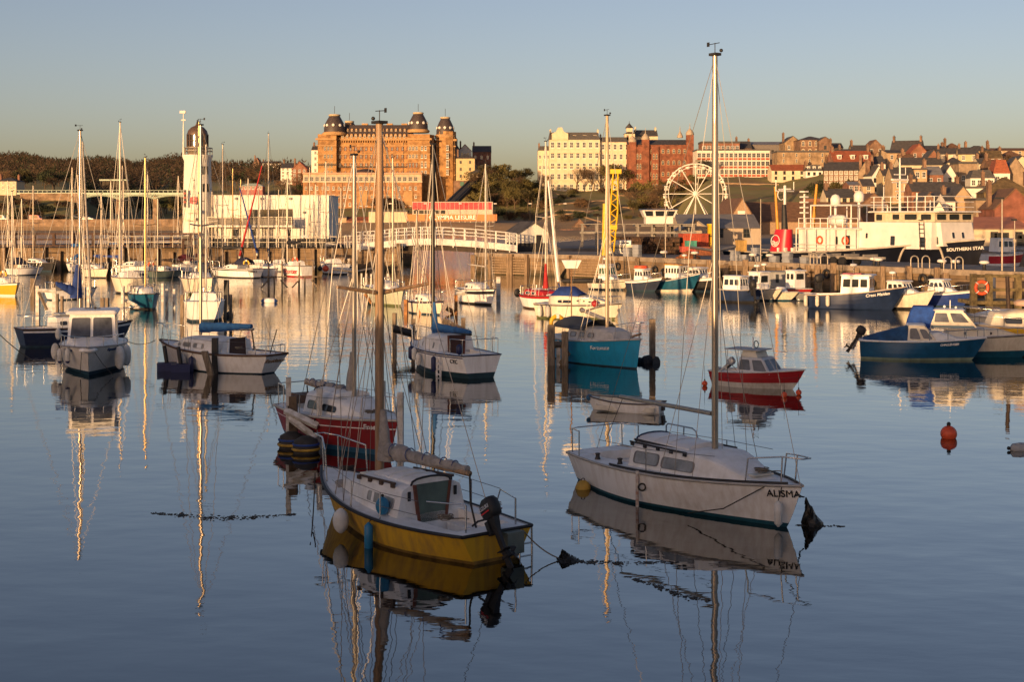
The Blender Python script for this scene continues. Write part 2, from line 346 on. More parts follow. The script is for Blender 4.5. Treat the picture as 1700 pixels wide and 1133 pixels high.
def cabin(H, root, st, m_, wins=(), fm=None, gm=None, name='coachroof', k=8, wr=.08, door=None, drop=.03, tumble=.82, fr=.03, frame=True):
    """trunk cabin: stations (x, half width, height), aft to fore; sides lean in; roof is crowned"""
    rings = []
    for x, w, h in st:
        z = H.deck(x)[1] - drop; wt = w * tumble + .02; zz = z + h
        r = [V((x, -w, z)), V((x, -wt, z + h * .84))] + [V((x, wt * .96 * math.sin(q), zz - h * .16 + h * .16 * math.cos(q) ** .6 + .05 * wt * math.cos(q))) for q in [(-.5 + i / (k - 1)) * math.pi * .86 for i in range(k)]] + [V((x, wt, z + h * .84)), V((x, w, z))]
        rings.append(r)
    m = MB(); m.loft(rings, False, False, True)
    K = len(rings[0])
    m.add(rings[0], [list(range(K))]); m.add(rings[-1], [list(range(K))[::-1]])
    o = m.build(name, m_, root)
    me = o.data; me.polygons.foreach_set('use_smooth', [False] * len(me.polygons))
    for p in me.polygons:
        if abs(p.normal.z) > .45 and p.normal.z > 0: p.use_smooth = True
    def side(x, v, sg):
        for i in range(len(st) - 1):
            if st[i][0] <= x <= st[i + 1][0] or i == len(st) - 2:
                q = (x - st[i][0]) / (st[i + 1][0] - st[i][0]); a_ = rings[i][0].lerp(rings[i][1], v).lerp(rings[i + 1][0].lerp(rings[i + 1][1], v), q); return V((a_.x, -a_.y * sg, a_.z))
    for x0, x1, v0, v1 in wins:
        for sg in (1, -1):
            c = [side(x0, v0, sg), side(x1, v0, sg), side(x1, v1, sg), side(x0, v1, sg)]
            n = (c[1] - c[0]).cross(c[3] - c[0])
            if n.y * sg < 0: c = [c[1], c[0], c[3], c[2]]
            n = (c[1] - c[0]).cross(c[3] - c[0]).normalized(); c = [p + n * .004 for p in c]
            window(root, c, fm or ALU(), gm or GLASS(), fr, .014, wr, frame=frame)
    if door:                                        # (half width bottom, half width top, frac height, material, frame material)
        wb, wt, hf, dm, fm2 = door; x, w, h = st[0]; z = H.deck(x)[1]
        d = MB(); d.poly([(x - .01, wb, z - .12), (x - .01, -wb, z - .12), (x - .01, -wt, z + h * hf), (x - .01, wt, z + h * hf)], (-1, 0, 0), .02)
        dd = d.build('washboard', dm, root)
        for s2 in (1, -1): MB().hexa([(x - .045, s2 * wb - .03, z - .12), (x - .005, s2 * wb - .03, z - .12), (x - .005, s2 * wb + .03, z - .12), (x - .045, s2 * wb + .03, z - .12), (x - .045, s2 * wt - .03, z + h * hf), (x - .005, s2 * wt - .03, z + h * hf), (x - .005, s2 * wt + .03, z + h * hf), (x - .045, s2 * wt + .03, z + h * hf)]).build('runner', fm2, dd)
    return o
def house_on_deck(root, b, t, z0, z1, m_, roof=None, wins=None, fm=None, gm=None, name='wheelhouse', open_aft=False, frame=True, fr=.04, r=.09):
    """b, t: (x aft, x fore, half width) at the bottom and top; wins by face: s(ide), f(ore), a(ft), each (u0,u1,v0,v1)"""
    B = [V((b[0], -b[2], z0)), V((b[1], -b[2], z0)), V((b[1], b[2], z0)), V((b[0], b[2], z0))]
    t4 = t[3] if len(t) > 3 else t[2]
    Tp = [V((t[0], -t[2], z1)), V((t[1], -t4, z1)), V((t[1], t4, z1)), V((t[0], t[2], z1))]
    m = MB(); m.hexa(B + Tp); o = m.build(name, m_, root)
    faces = {'r': (B[0], B[1], Tp[1], Tp[0]), 'l': (B[2], B[3], Tp[3], Tp[2]), 'f': (B[1], B[2], Tp[2], Tp[1]), 'a': (B[3], B[0], Tp[0], Tp[3])}
    for k_, lst in (wins or {}).items():
        for f in (['r', 'l'] if k_ == 's' else [k_]):
            q = faces[f]
            for u0, u1, v0, v1 in lst:
                if f == 'l': u0, u1 = 1 - u1, 1 - u0
                bl = lambda u, v: q[0].lerp(q[1], u).lerp(q[3].lerp(q[2], u), v)
                c = [bl(u0, v0), bl(u1, v0), bl(u1, v1), bl(u0, v1)]; n = (c[1] - c[0]).cross(c[3] - c[0]).normalized()
                window(root, [p + n * .004 for p in c], fm or m_, gm or GLASS(), fr, .016, r, frame=frame)
    if roof:                                        # (overhang aft, fore, side, thickness, material)
        oa, of, os_, th, rm = roof; r_ = MB(); w2 = max(t[2], t4)
        rings = []
        for zz, g in ((z1 + .003, .0), (z1 + th * .45, .03), (z1 + th, -.05)):
            x0, x1, w = t[0] - oa - g, t[1] + of + g, w2 + os_ + g; rings.append(roundquad([V((x0, -w, zz)), V((x1, -w, zz)), V((x1, w, zz)), V((x0, w, zz))], 4, .18))
        r_.loft(rings, True, True, False); r_.build('cabin_roof', rm, o)
    return o
def rig(root, H, x, z0, ztop, r=.05, m_=None, spreaders=((.55, .5),), chain=None, fore=True, back=True, wr=.006, vane=True, lean=(0, 0), halyards=2, cap=True):
    """mast with spreaders, shrouds, stays and a masthead vane; z from water"""
    m_ = m_ or ALU(); lx, ly = lean; tp = V((x + lx, ly, ztop))
    P = lambda z: V((x, 0, 0)).lerp(V((x + lx, ly, 0)), (z - z0) / (ztop - z0)) + V((0, 0, z))
    mt = MB().tube([P(z0), P(z0 + (ztop - z0) * .6), P(ztop)], [r, r, r * .8], 10).build('mast', m_, root)
    w = MB(); b, dz = H.deck(x)
    for f, hw in spreaders:
        z = z0 + (ztop - z0) * f; c = P(z)
        sp = MB(); sp.tube([c, c + V((-.12 * hw, hw, .08))], .02 + .15 * r, 5); sp.tube([c, c + V((-.12 * hw, -hw, .08))], .02 + .15 * r, 5); sp.build('spreader', m_, mt)
    f, hw = spreaders[-1] if spreaders else (.5, 0.1); zc = z0 + (ztop - z0) * f + .08
    for sd in (1, -1):
        if spreaders: w.tube([P(ztop - .05), P(zc) + V((-.12 * hw, sd * hw, 0)), (x - .1, sd * (b - .08), dz)], wr, 4)
        else: w.tube([P(ztop * .97), (x - .1, sd * (b - .08), dz)], wr, 4)
        for q in (-.5, .35): w.tube([P(z0 + (ztop - z0) * (spreaders[0][0] if spreaders else .7)), (x + q, sd * (H.deck(x + q)[0] - .08), dz)], wr, 4)
    if fore: w.tube([P(ztop - .03), (H.L / 2 + H.rb - .05, 0, H.shr(1))], wr, 4)
    if back: w.tube([P(ztop - .03), (-H.L / 2 - H.rs + .08, 0, H.shr(0))], wr, 4)
    for i in range(halyards): w.tube([P(ztop - .1) + V((.02, .03 * (-1) ** i, 0)), P(z0 + .15) + V((r * 1.6, r * 1.5 * (-1) ** i, 0))], wr, 4)
    w.build('standing_rigging', WIRE(), root)
    if vane:
        v = MB(); v.tube([tp, tp + V((0, 0, .26))], .009, 5); v.tube([tp + V((-.2, 0, .24)), tp + V((.14, 0, .25))], .008, 4); v.box(tp.x - .25, tp.x - .17, tp.y - .003, tp.y + .003, tp.z + .2, tp.z + .29)
        v.ball(tp + V((.1, .08, .1)), .04, 6, 4); v.build('wind_vane', BLACK(), mt)
    if cap: MB().box(tp.x - r * 1.5, tp.x + r * 1.5, tp.y - r * 1.2, tp.y + r * 1.2, tp.z - .005, tp.z + .05).build('masthead', BLACK(), mt)
    return mt
def boom(root, p0, p1, r=.045, m_=None, cover=None, sail=None, thick=.13, luff=.8, seed=1, sheet=True, hull=None):
    """boom from gooseneck p0 to end p1, with a sail cover (cover) or a lashed sail (sail)"""
    p0, p1 = V(p0), V(p1); bo = MB().tube([p0, p1], r, 8).build('boom', m_ or ALU(), root); g = random.Random(seed)
    if cover or sail:
        n = 15; rings = []; d = p1 - p0
        for i in range(n + 1):
            q = i / n; c = p0 + d * (q * .96 + .01) + V((0, 0, r + thick * .35 + .015))
            th = thick * (1.25 - .75 * q) * (1 + (g.uniform(-.2, .2) if sail else g.uniform(-.07, .07))); hgt = th * (1.35 if cover else 1.15)
            if sail and i % 3 == 2: th *= .72; hgt *= .72
            c = c + V((0, g.uniform(-.02, .02), -r if sail else -.02)); rings.append([c + V((0, th * math.cos(a_), hgt * math.sin(a_) * (1 if math.sin(a_) > 0 else .8))) for a_ in [2 * math.pi * j / 10 for j in range(10)]])
        MB().loft(rings).build('sail_cover' if cover else 'furled_sail', cover or sail, bo)
        if luff:                                    # part that climbs the mast
            rings = []
            for i in range(8):
                q = i / 7; th = thick * (1.3 - .85 * q) * (1 + (g.uniform(-.12, .12) if sail else 0)); c = p0 + V((0, 0, -.12 + (luff + .12) * q)) + d.normalized() * (.1 * (1 - q)); rings.append([c + V((th * 1.15 * math.cos(a_), th * .8 * math.sin(a_), 0)) for a_ in [2 * math.pi * j / 9 for j in range(9)]])
            MB().loft(rings).build('luff_cover' if cover else 'luff_bundle', cover or sail, bo)
        if sail:
            for i in (2, 5, 8, 11, 13):
                tm = MB(); tm.ring(p0 + d * (i / 15 * .96 + .01) + V((0, 0, r + thick * .35)), thick * (1.1 - .6 * i / 15) , .012, d, 10, 4)
                tm.build('sail_tie', mat('blue sail tie', (.08, .1, .22), .8), bo)
    if sheet and hull: MB().tube([p1 + V((.1, 0, 0)), (p1.x - .1, 0, hull.deck(p1.x)[1] + .05)], .012, 4).build('mainsheet', ROPEK(), root)
    return bo
def fender_mesh(length=.55, r=.1, kind=0):
    m = MB()
    if kind == 0:
        m.lathe([(.02, 0), (r * .55, .03), (r, r * .8), (r, length - r * .8), (r * .55, length - .03), (.02, length)], n=12)
    else: m.lathe([(.03, 0)] + [(r * math.sin(.2 + 2.7 * i / 8), length * (1 - math.cos(math.pi * i / 8)) / 2 + .02) for i in range(1, 8)] + [(.03, length + .04)], n=12)
    return m
def fender(H, x, side, label, m_=None, length=.55, r=.1, kind=0, k=.95, low=.12, cap=None, root=None, group=None, z=None):
    """a fender hangs from the rail: a thing of its own, with its cap and lanyard"""
    t = H.t_at(x); p = H.P(t, k, side, r + .02); zz = z if z is not None else p.z - length - low; W = root.matrix_basis
    o = thing('fender', label, 'fender', W @ V((p.x, p.y, zz)), 0, group)
    fender_mesh(length, r, kind).build('fender_body', m_ or mat('white vinyl', (.72, .71, .68), .45, dark=(.5, .48, .42)), o)
    pt = W.inverted() @ W @ V((p.x, p.y, 0)); d = W.to_3x3() @ V((0, -side * .1, 0))
    MB().tube([(0, 0, length), (d.x, d.y, length + low + .04)], .009, 4).build('lanyard', ROPEK(), o)
    if cap: MB().lathe([(.02, -.03), (r * .7, .0), (r * .98, r * .7), (r * .6, r * .72)], n=10).build('end_cap', cap, o)
    return o
def outboard(root, x, y, z, tilt=0.0, cowl=None, s=1.0, logo=None, label=None):
    """outboard engine: cowl, leg, propeller, bracket, tiller"""
    W = root.matrix_basis; o = thing('outboard_motor', label, 'outboard', W @ V((x, y, z)), root.rotation_euler.z)
    M = Matrix.Rotation(tilt, 4, 'Y') @ Matrix.Scale(s, 4); k = cowl or BLACK()
    def sec(z_, lx, ly, ox): return [V((ox + lx * math.copysign(abs(math.cos(a_)) ** .7, math.cos(a_)), ly * math.copysign(abs(math.sin(a_)) ** .7, math.sin(a_)), z_)) for a_ in [2 * math.pi * j / 14 for j in range(14)]]
    c = MB(); c.X = M; c.loft([sec(.16, .12, .1, -.05), sec(.2, .2, .14, -.06), sec(.34, .22, .155, -.06), sec(.46, .2, .14, -.07), sec(.53, .14, .1, -.08), sec(.545, .05, .04, -.08)]); cw = c.build('cowl', k, o)
    l = MB(); l.X = M; l.loft([[V((-.05 + .11 * q[0], .07 * q[1], .16)) for q in ((-1, -1), (1, -1), (1, 1), (-1, 1))], [V((-.05 + .06 * q[0], .04 * q[1], -.1)) for q in ((-1, -1), (1, -1), (1, 1), (-1, 1))], [V((-.05 + .05 * q[0], .03 * q[1], -.5)) for q in ((-1, -1), (1, -1), (1, 1), (-1, 1))], [V((-.07 + .08 * q[0], .012 * q[1], -.82)) for q in ((-1, -1), (1, -1), (1, 1), (-1, 1))]], smooth=False)
    l.box(-.24, .06, -.09, .09, -.47, -.455); l.tube([(-.26, 0, -.58), (.05, 0, -.58)], [.05, .035], 8); l.build('drive_leg', k, o)
    p = MB(); p.X = M
    for j in range(3):
        a_ = j * 2.094; d = V((0, math.cos(a_), math.sin(a_))); e_ = V((0, -math.sin(a_), math.cos(a_))); q = V((-.27, 0, -.58)); p.poly([q + d * .03 - e_ * .03, q + d * .11 - e_ * .06 + V((.03, 0, 0)), q + d * .14 + e_ * .02, q + d * .1 + e_ * .05 - V((.03, 0, 0)), q + d * .03 + e_ * .03], (1, 0, 0), .012)
    p.build('propeller', BLACK(), o)
    b = MB(); b.X = M; b.box(.02, .12, -.1, .1, -.12, .14); b.build('clamp_bracket', BLACK(), o)
    h = MB(); h.X = M; h.tube([(.1, .03, .2), (.35, .05, .26), (.55, .05, .25)], .02, 6); h.build('tiller', BLACK(), o)
    if logo:
        for sd in (1, -1):
            q = M @ V((-.06, sd * .158, .36)); lettering(logo, .1 * s, mat('white lettering', (.8, .8, .8), .5), cw, q, M.to_3x3() @ V((-sd, 0, 0)), M.to_3x3() @ V((0, 0, 1)), 'lettering', .003)
            st_ = MB(); st_.X = M; st_.box(-.2, .06, sd * .156 - .004, sd * .156 + .004, .26, .285); st_.build('stripe', mat('red decal', (.6, .02, .02), .4), cw)
    return o
def place(name, label, px, py, hd, cat='sailboat', group=None, X=None, Y=None):
    p = wat(px, py)
    if Y is not None: p = V((xat(px, Y), Y, 0))
    o = thing(name, label, cat, p, rad(hd), group)
    o.matrix_basis = Matrix.Translation(p) @ Matrix.Rotation(rad(hd), 4, 'Z'); return o
def from_ends(name, label, bow, stern, cat='sailboat', group=None, add=0.0):
    b, s = wat(*bow), wat(*stern); d = b - s; hd = math.atan2(d.y, d.x); c = (b + s) / 2
    o = thing(name, label, cat, c, hd, group); o.matrix_basis = Matrix.Translation(c) @ Matrix.Rotation(hd, 4, 'Z')
    return o, d.length + add
def lx(o, px, off=0.0):
    """where along a boat's own length the photo column px falls (at sideways offset off)"""
    Mi = o.matrix_basis.inverted(); u = (px - 850) / F; lo, hi = -20.0, 20.0
    f = lambda s_: (lambda w: w.x - u * w.y)(o.matrix_basis @ V((s_, off, 0)))
    fl = f(lo)
    for _ in range(50):
        mid = (lo + hi) / 2
        if (f(mid) > 0) == (fl > 0): lo = mid
        else: hi = mid
    return (lo + hi) / 2
def lz(o, x, py, off=0.0):
    w = o.matrix_basis @ V((x, off, 0)); return zat(py, w.y)
# ---------------------------------------------------------------- water
def water_mat():
    m = bpy.data.materials.new('harbour water'); m.use_nodes = True; t = m.node_tree; n = t.nodes; b = n['Principled BSDF']
    b.inputs['Base Color'].default_value = (.19, .2, .205, 1); b.inputs['Metallic'].default_value = 1; b.inputs['Roughness'].default_value = .015
    g = n.new('ShaderNodeNewGeometry'); sp = n.new('ShaderNodeSeparateXYZ'); t.links.new(g.outputs['Position'], sp.inputs[0])
    prev = None
    def layer(scale, dist, stretch, detail=2, amp=None):
        nonlocal prev
        mp = n.new('ShaderNodeMapping'); mp.inputs['Scale'].default_value = stretch; mp.inputs['Rotation'].default_value = (0, 0, .35); t.links.new(g.outputs['Position'], mp.inputs[0])
        ns = n.new('ShaderNodeTexNoise'); ns.inputs['Scale'].default_value = scale; ns.inputs['Detail'].default_value = detail; ns.inputs['Roughness'].default_value = .5; t.links.new(mp.outputs[0], ns.inputs['Vector'])
        bp = n.new('ShaderNodeBump'); bp.inputs['Strength'].default_value = 1; bp.inputs['Distance'].default_value = dist
        t.links.new(ns.outputs[0], bp.inputs['Height'])
        if amp is not None: t.links.new(amp, bp.inputs['Strength'])
        if prev is not None: t.links.new(prev, bp.inputs['Normal'])
        prev = bp.outputs[0]
    # calm patches and breeze patches
    pn = n.new('ShaderNodeTexNoise'); pn.inputs['Scale'].default_value = .045; pn.inputs['Detail'].default_value = 3; t.links.new(g.outputs['Position'], pn.inputs['Vector'])
    pr = n.new('ShaderNodeMapRange'); pr.inputs[1].default_value = .35; pr.inputs[2].default_value = .65; pr.inputs[3].default_value = .45; pr.inputs[4].default_value = 1.15; t.links.new(pn.outputs[0], pr.inputs[0])
    oy = n.new('ShaderNodeMapRange'); oy.inputs[1].default_value = 145; oy.inputs[2].default_value = 175; oy.inputs[3].default_value = 0; oy.inputs[4].default_value = 1; t.links.new(sp.outputs[1], oy.inputs[0])
    ny = n.new('ShaderNodeMapRange'); ny.inputs[1].default_value = 35; ny.inputs[2].default_value = 100; ny.inputs[3].default_value = .16; ny.inputs[4].default_value = 1; t.links.new(sp.outputs[1], ny.inputs[0])
    ml = n.new('ShaderNodeMath'); ml.operation = 'MULTIPLY'; t.links.new(pr.outputs[0], ml.inputs[0]); t.links.new(ny.outputs[0], ml.inputs[1])
    layer(.16, .03, (1, 1, 1))
    layer(.95, .0105, (.8, 1.2, 1), 1, pr.outputs[0])
    layer(3.2, .0115, (.7, 1.4, 1), 2, ml.outputs[0])
    layer(1.6, .06, (.6, 1.6, 1), 3, oy.outputs[0])
    t.links.new(prev, b.inputs['Normal']); return m
w = MB(); w.add([(-1500, -120, 0), (1500, -120, 0), (1500, 1400, 0), (-1500, 1400, 0)], [(0, 1, 2, 3)])
struct('water', w, water_mat())

# ---------------------------------------------------------------- land beyond the harbour
PROF = [
 (-900, [(470, -.5), (490, .8), (500, 1.2), (503, 4.3), (522, 4.6), (575, 15), (700, 22), (1000, 38), (1200, 45), (1500, 47), (2200, 38)]),
 (120, [(470, -.5), (490, .8), (500, 1.2), (503, 4.3), (522, 4.6), (575, 15), (700, 22), (1000, 38), (1200, 47), (1500, 50), (2200, 40)]),
 (150, [(470, -.5), (490, .8), (500, 1.2), (503, 4.3), (560, 4.8), (640, 6), (760, 18), (1000, 38), (1200, 47), (1500, 50), (2200, 40)]),
 (300, [(470, -.5), (490, .8), (500, 1.2), (503, 4.3), (560, 4.8), (640, 6), (760, 16), (1000, 35), (1200, 45), (1500, 48), (2200, 38)]),
 (330, [(470, -.5), (490, .8), (500, 1.2), (503, 4.2), (540, 4.6), (575, 12), (650, 20), (1000, 34), (1300, 42), (1500, 44), (2200, 36)]),
 (490, [(465, -.5), (485, .8), (495, 1.2), (500, 4.2), (540, 4.6), (575, 12), (640, 21), (800, 27), (1300, 36), (1500, 37), (2200, 34)]),
 (505, [(455, -.5), (470, 1.0), (480, 4.2), (560, 4.6), (592, 9.4), (612, 10.5), (645, 21), (760, 24), (1500, 26), (2200, 26)]),
 (745, [(455, -.5), (465, 1.0), (475, 4.2), (560, 4.6), (592, 9.4), (612, 10.5), (645, 21), (760, 24), (1500, 26), (2200, 26)]),
 (770, [(455, -.5), (462, .8), (472, 4.0), (530, 4.6), (545, 8), (592, 20), (620, 22), (700, 23), (1500, 25), (2200, 26)]),
 (890, [(450, -.5), (458, .8), (472, 3.6), (525, 4.6), (540, 8), (590, 18), (620, 21), (700, 23), (1500, 25), (2200, 26)]),
 (930, [(435, -.5), (452, .8), (470, 1.6), (482, 3.6), (520, 8), (560, 12.5), (598, 16.4), (620, 17.2), (700, 20), (1500, 24), (2200, 26)]),
 (1120, [(430, -.5), (448, .8), (470, 2), (482, 3.6), (520, 9), (560, 13.5), (596, 17.6), (620, 18.5), (700, 21), (1500, 24), (2200, 26)]),
 (1170, [(300, 2.2), (380, 2.6), (410, 5), (440, 9), (480, 14.2), (520, 20.6), (560, 21.5), (700, 23), (1500, 26), (2200, 28)]),
 (1300, [(260, 2.2), (360, 2.6), (400, 5), (440, 9.4), (480, 14.5), (520, 20.4), (560, 22), (700, 25), (1500, 28), (2200, 30)]),
 (1420, [(255, 2.2), (300, 2.6), (340, 5.5), (400, 12), (450, 19), (520, 26), (600, 30), (900, 33), (2200, 34)]),
 (1800, [(225, 2.2), (270, 2.8), (330, 7.5), (400, 16), (470, 24), (550, 30), (700, 34), (1500, 36), (2200, 36)]),
 (2700, [(225, 2.2), (270, 2.8), (330, 7.5), (400, 16), (470, 24), (550, 30), (700, 34), (1500, 36), (2200, 36)]),
]
def prof(pr, Y):
    if Y <= pr[0][0]: return pr[0][1] - (pr[0][0] - Y) * .03
    for (y0, z0), (y1, z1) in zip(pr, pr[1:]):
        if Y <= y1: return z0 + (z1 - z0) * (Y - y0) / (y1 - y0)
    return pr[-1][1]
def ground(px, Y, raw=False):
    if px <= PROF[0][0]: return prof(PROF[0][1], Y)
    if px < 520 and Y > 850 and not raw: return ground(px, Y, True) + min((Y - 850) / 350, 1) * (2.4 * math.sin(px * .047) + 3 * math.sin(px * .016 + 2.2))
    for (p0, a_), (p1, b_) in zip(PROF, PROF[1:]):
        if px <= p1:
            q = (px - p0) / (p1 - p0); return prof(a_, Y) * (1 - q) + prof(b_, Y) * q
    return prof(PROF[-1][1], Y)
def gxy(X, Y): return ground(850 + X * F / Y, Y)
def land():
    pxs = [-900, -700, -500, -350] + list(range(-200, 1901, 14)) + [2000, 2150, 2300, 2500, 2700]
    Ys = [225, 240, 255, 270, 285, 300, 315, 330, 345, 360, 380, 400, 410, 420, 428, 436, 444, 450, 456, 462, 466, 470, 474, 478, 482, 486, 490, 494, 498, 500, 502, 504, 508, 514, 522] + list(range(530, 660, 6)) + [670, 690, 720, 760, 800, 860, 920, 1000, 1080, 1180, 1300, 1500, 1800, 2200]
    m = MB(); vs = []; g = random.Random(3)
    for Y in Ys:
        for px in pxs:
            z = ground(px, Y); vs.append((xat(px, Y), Y, z + (g.uniform(-.25, .25) if z > 7 else 0)))
    N = len(pxs); fs = []
    for i in range(len(Ys) - 1):
        for j in range(N - 1):
            q = (i * N + j, i * N + j + 1, (i + 1) * N + j + 1, (i + 1) * N + j)
            if max(vs[k][2] for k in q) > -.6: fs.append(q)
    m.add(vs, fs, True)
    mt = bpy.data.materials.new('hillside ground'); mt.use_nodes = True; t = mt.node_tree; n = t.nodes; b = n['Principled BSDF']; b.inputs['Roughness'].default_value = .95
    g_ = n.new('ShaderNodeNewGeometry'); sp = n.new('ShaderNodeSeparateXYZ'); t.links.new(g_.outputs['Position'], sp.inputs[0])
    ns = n.new('ShaderNodeTexNoise'); ns.inputs['Scale'].default_value = .055; ns.inputs['Detail'].default_value = 9; ns.inputs['Roughness'].default_value = .65; t.links.new(g_.outputs['Position'], ns.inputs['Vector'])
    rp = n.new('ShaderNodeValToRGB'); e = rp.color_ramp.elements; e[0].position = .3; e[0].color = (.13, .085, .035, 1); e[1].position = .7; e[1].color = (.16, .19, .035, 1)
    x = e.new(.42); x.color = (.2, .135, .055, 1); x = e.new(.5); x.color = (.17, .16, .045, 1); x = e.new(.6); x.color = (.22, .18, .065, 1)
    t.links.new(ns.outputs[0], rp.inputs[0])
    sn = n.new('ShaderNodeTexNoise'); sn.inputs['Scale'].default_value = .6; sn.inputs['Detail'].default_value = 8; t.links.new(g_.outputs['Position'], sn.inputs['Vector'])
    sr = n.new('ShaderNodeValToRGB'); sr.color_ramp.elements[0].color = (.2, .13, .07, 1); sr.color_ramp.elements[1].color = (.33, .23, .13, 1); t.links.new(sn.outputs[0], sr.inputs[0])
    mr = n.new('ShaderNodeMapRange'); mr.inputs[1].default_value = 4.4; mr.inputs[2].default_value = 5.6; t.links.new(sp.outputs[2], mr.inputs[0])
    mx = n.new('ShaderNodeMix'); mx.data_type = 'RGBA'; t.links.new(mr.outputs[0], mx.inputs[0]); t.links.new(sr.outputs[0], mx.inputs[6]); t.links.new(rp.outputs[0], mx.inputs[7])
    t.links.new(mx.outputs[2], b.inputs['Base Color'])
    struct('hillside_terrain', m, mt)
land()

# ---------------------------------------------------------------- harbour walls, piers, the quay behind the viewer
STONE = lambda: brickmat('pier masonry', (.26, .18, .105), (.2, .14, .085), (.09, .065, .045), 1.0, 1.3, .5, .92, True)
STONE2 = lambda: brickmat('sea wall masonry', (.34, .23, .14), (.27, .18, .11), (.14, .1, .07), 1.0, 1.5, .6, .92)
CONC = lambda: mat('quay concrete', (.2, .18, .16), .9, var=.3, scale=.7, bump=.2, det=9)
m = MB(); m.box(-170, 120, -17, -9.5, -2, 6.85)                       # the high outer wall behind the viewer that keeps the near boats in shade
o = m.build('harbour_wall', STONE()); T(o, 'high masonry harbour wall closing the basin on its seaward side', 'wall')
m = MB(); m.box(-170, 120, -9.5, -1.4, -2, 4.3); struct('near_quay', m, CONC())
# right-hand pier: runs from the bridge gap towards the viewer on the right
QA, QB, QC = V((-3.9, 150, 0)), V((8.5, 139, 0)), V((34.0, 99, 0))
QD = V((62, 66, 0)); QZ = 2.05
def strip(pts, back, z0, z1):
    m_ = MB(); n = len(pts); top = [V((p.x, p.y, z1)) for p in pts] + [V((p.x, p.y, z1)) for p in back][::-1]
    bot = [V((p.x, p.y, z0)) for p in top]; k = len(top)
    m_.add(top + bot, [list(range(k)), list(range(k, 2 * k))[::-1]] + [(i, k + i, k + (i + 1) % k, (i + 1) % k) for i in range(k)]); return m_
wallR = strip([QA, QB, QC, QD], [V((-3.9, 166, 0)), V((17, 158, 0)), V((24, 143, 0)), V((43.5, 106, 0)), V((72, 73, 0))], -2, QZ)
T(wallR.build('pier_wall', STONE()), 'stone pier wall on the right with timber fender piles, behind the fishing boats', 'pier')
dk = strip([QA + V((.3, .4, 0)), QB + V((.3, .4, 0)), QC + V((.4, .3, 0)), QD + V((.4, .3, 0))], [V((-3.6, 165.6, 0)), V((16.8, 157.6, 0)), V((23.7, 142.7, 0)), V((43.2, 105.8, 0)), V((71.6, 72.8, 0))], QZ - .2, QZ + .012)
struct('pier_pavement', dk, CONC())
cp = MB()
for a_, b_ in ((QA, QB), (QB, QC), (QC, QD)):
    d = (b_ - a_).normalized(); nn = V((d.y, -d.x, 0)) * .12; nb = -nn * 4
    cp.hexa([a_ + nn + V((0, 0, QZ - .25)), b_ + nn + V((0, 0, QZ - .25)), b_ + nb + V((0, 0, QZ - .25)), a_ + nb + V((0, 0, QZ - .25)), a_ + nn + V((0, 0, QZ + .16)), b_ + nn + V((0, 0, QZ + .16)), b_ + nb + V((0, 0, QZ + .16)), a_ + nb + V((0, 0, QZ + .16))])
struct('pier_kerb', cp, mat('coping stone', (.3, .24, .18), .9, var=.3, scale=1.5, bump=.2))
# fish quay further back, with the sheds
fq = strip([V((6, 176, 0)), V((30, 172, 0)), V((95, 160, 0)), V((190, 120, 0))], [V((6, 215, 0)), V((20, 262, 0)), V((120, 262, 0)), V((260, 228, 0))], -2, 2.1)
struct('fish_quay', fq, CONC())
# left pier with the lighthouse
LZ = 2.55
wallL = strip([V((-75, 161, 0)), V((-31, 158.5, 0)), V((-12.4, 156, 0))], [V((-12.4, 178, 0)), V((-45, 184, 0)), V((-75, 180, 0))], -2, LZ)
T(wallL.build('pier_wall', STONE()), 'stone pier wall on the left below the lighthouse', 'pier')
dk = strip([V((-74.6, 161.4, 0)), V((-31, 158.9, 0)), V((-12.8, 156.4, 0))], [V((-12.8, 177.6, 0)), V((-45, 183.6, 0)), V((-74.6, 179.6, 0))], LZ - .2, LZ + .012)
struct('lighthouse_pavement', dk, CONC())
def fender_pile(p, h, w_=.34, z0=-1.0, lean=(0, 0)):
    m_ = MB(); m_.hexa([(-w_ / 2, -w_ / 2, z0), (w_ / 2, -w_ / 2, z0), (w_ / 2, w_ / 2, z0), (-w_ / 2, w_ / 2, z0)] + [(lean[0] + x_ * w_ / 2, lean[1] + y_ * w_ / 2, h) for x_, y_ in ((-1, -1), (1, -1), (1, 1), (-1, 1))])
    return m_
def on_wall(px, A, B, off=.25):
    u = (px - 850) / F; d = B - A; s_ = (u * A.y - A.x) / (d.x - u * d.y); p = A + d * s_; nn = V((d.y, -d.x, 0)).normalized()
    return p + nn * off
WOODG = lambda: mat('fender pile oak', (.3, .21, .13), .9, var=.45, scale=4, stretch=(3, 3, .4), bump=.5)
for px in (1004, 1063, 1182, 1210, 1242, 1272, 1307, 1346, 1362, 1388, 1428, 1470, 1515, 1560, 1575):
    A, B = (QB, QC) if px > 1000 else (QA, QB)
    p = on_wall(px, A, B, .32); o = fender_pile((0, 0), QZ + RNG.uniform(-.15, .3), RNG.uniform(.3, .42), -1, (RNG.uniform(-.05, .05), .12)).build('fender_pile', WOODG(), None, p, RNG.uniform(-.1, .1))
    T(o, 'upright oak fender pile bolted to the face of the right-hand pier', 'pile', 'fender piles along the pier wall')
for px in (8, 30, 52, 75, 100, 152, 176, 205, 236, 262, 286, 312, 345, 372, 398, 425, 445, 470, 492, 520):
    A, B = (V((-75, 161, 0)), V((-31, 158.5, 0))) if px < 395 else (V((-31, 158.5, 0)), V((-12.4, 156, 0)))
    p = on_wall(px, A, B, .3); o = fender_pile((0, 0), LZ - RNG.uniform(.0, .5), RNG.uniform(.35, .55)).build('fender_pile', WOODG(), None, p)
    T(o, 'upright oak pile on the face of the lighthouse pier', 'pile', 'fender piles along the lighthouse pier')
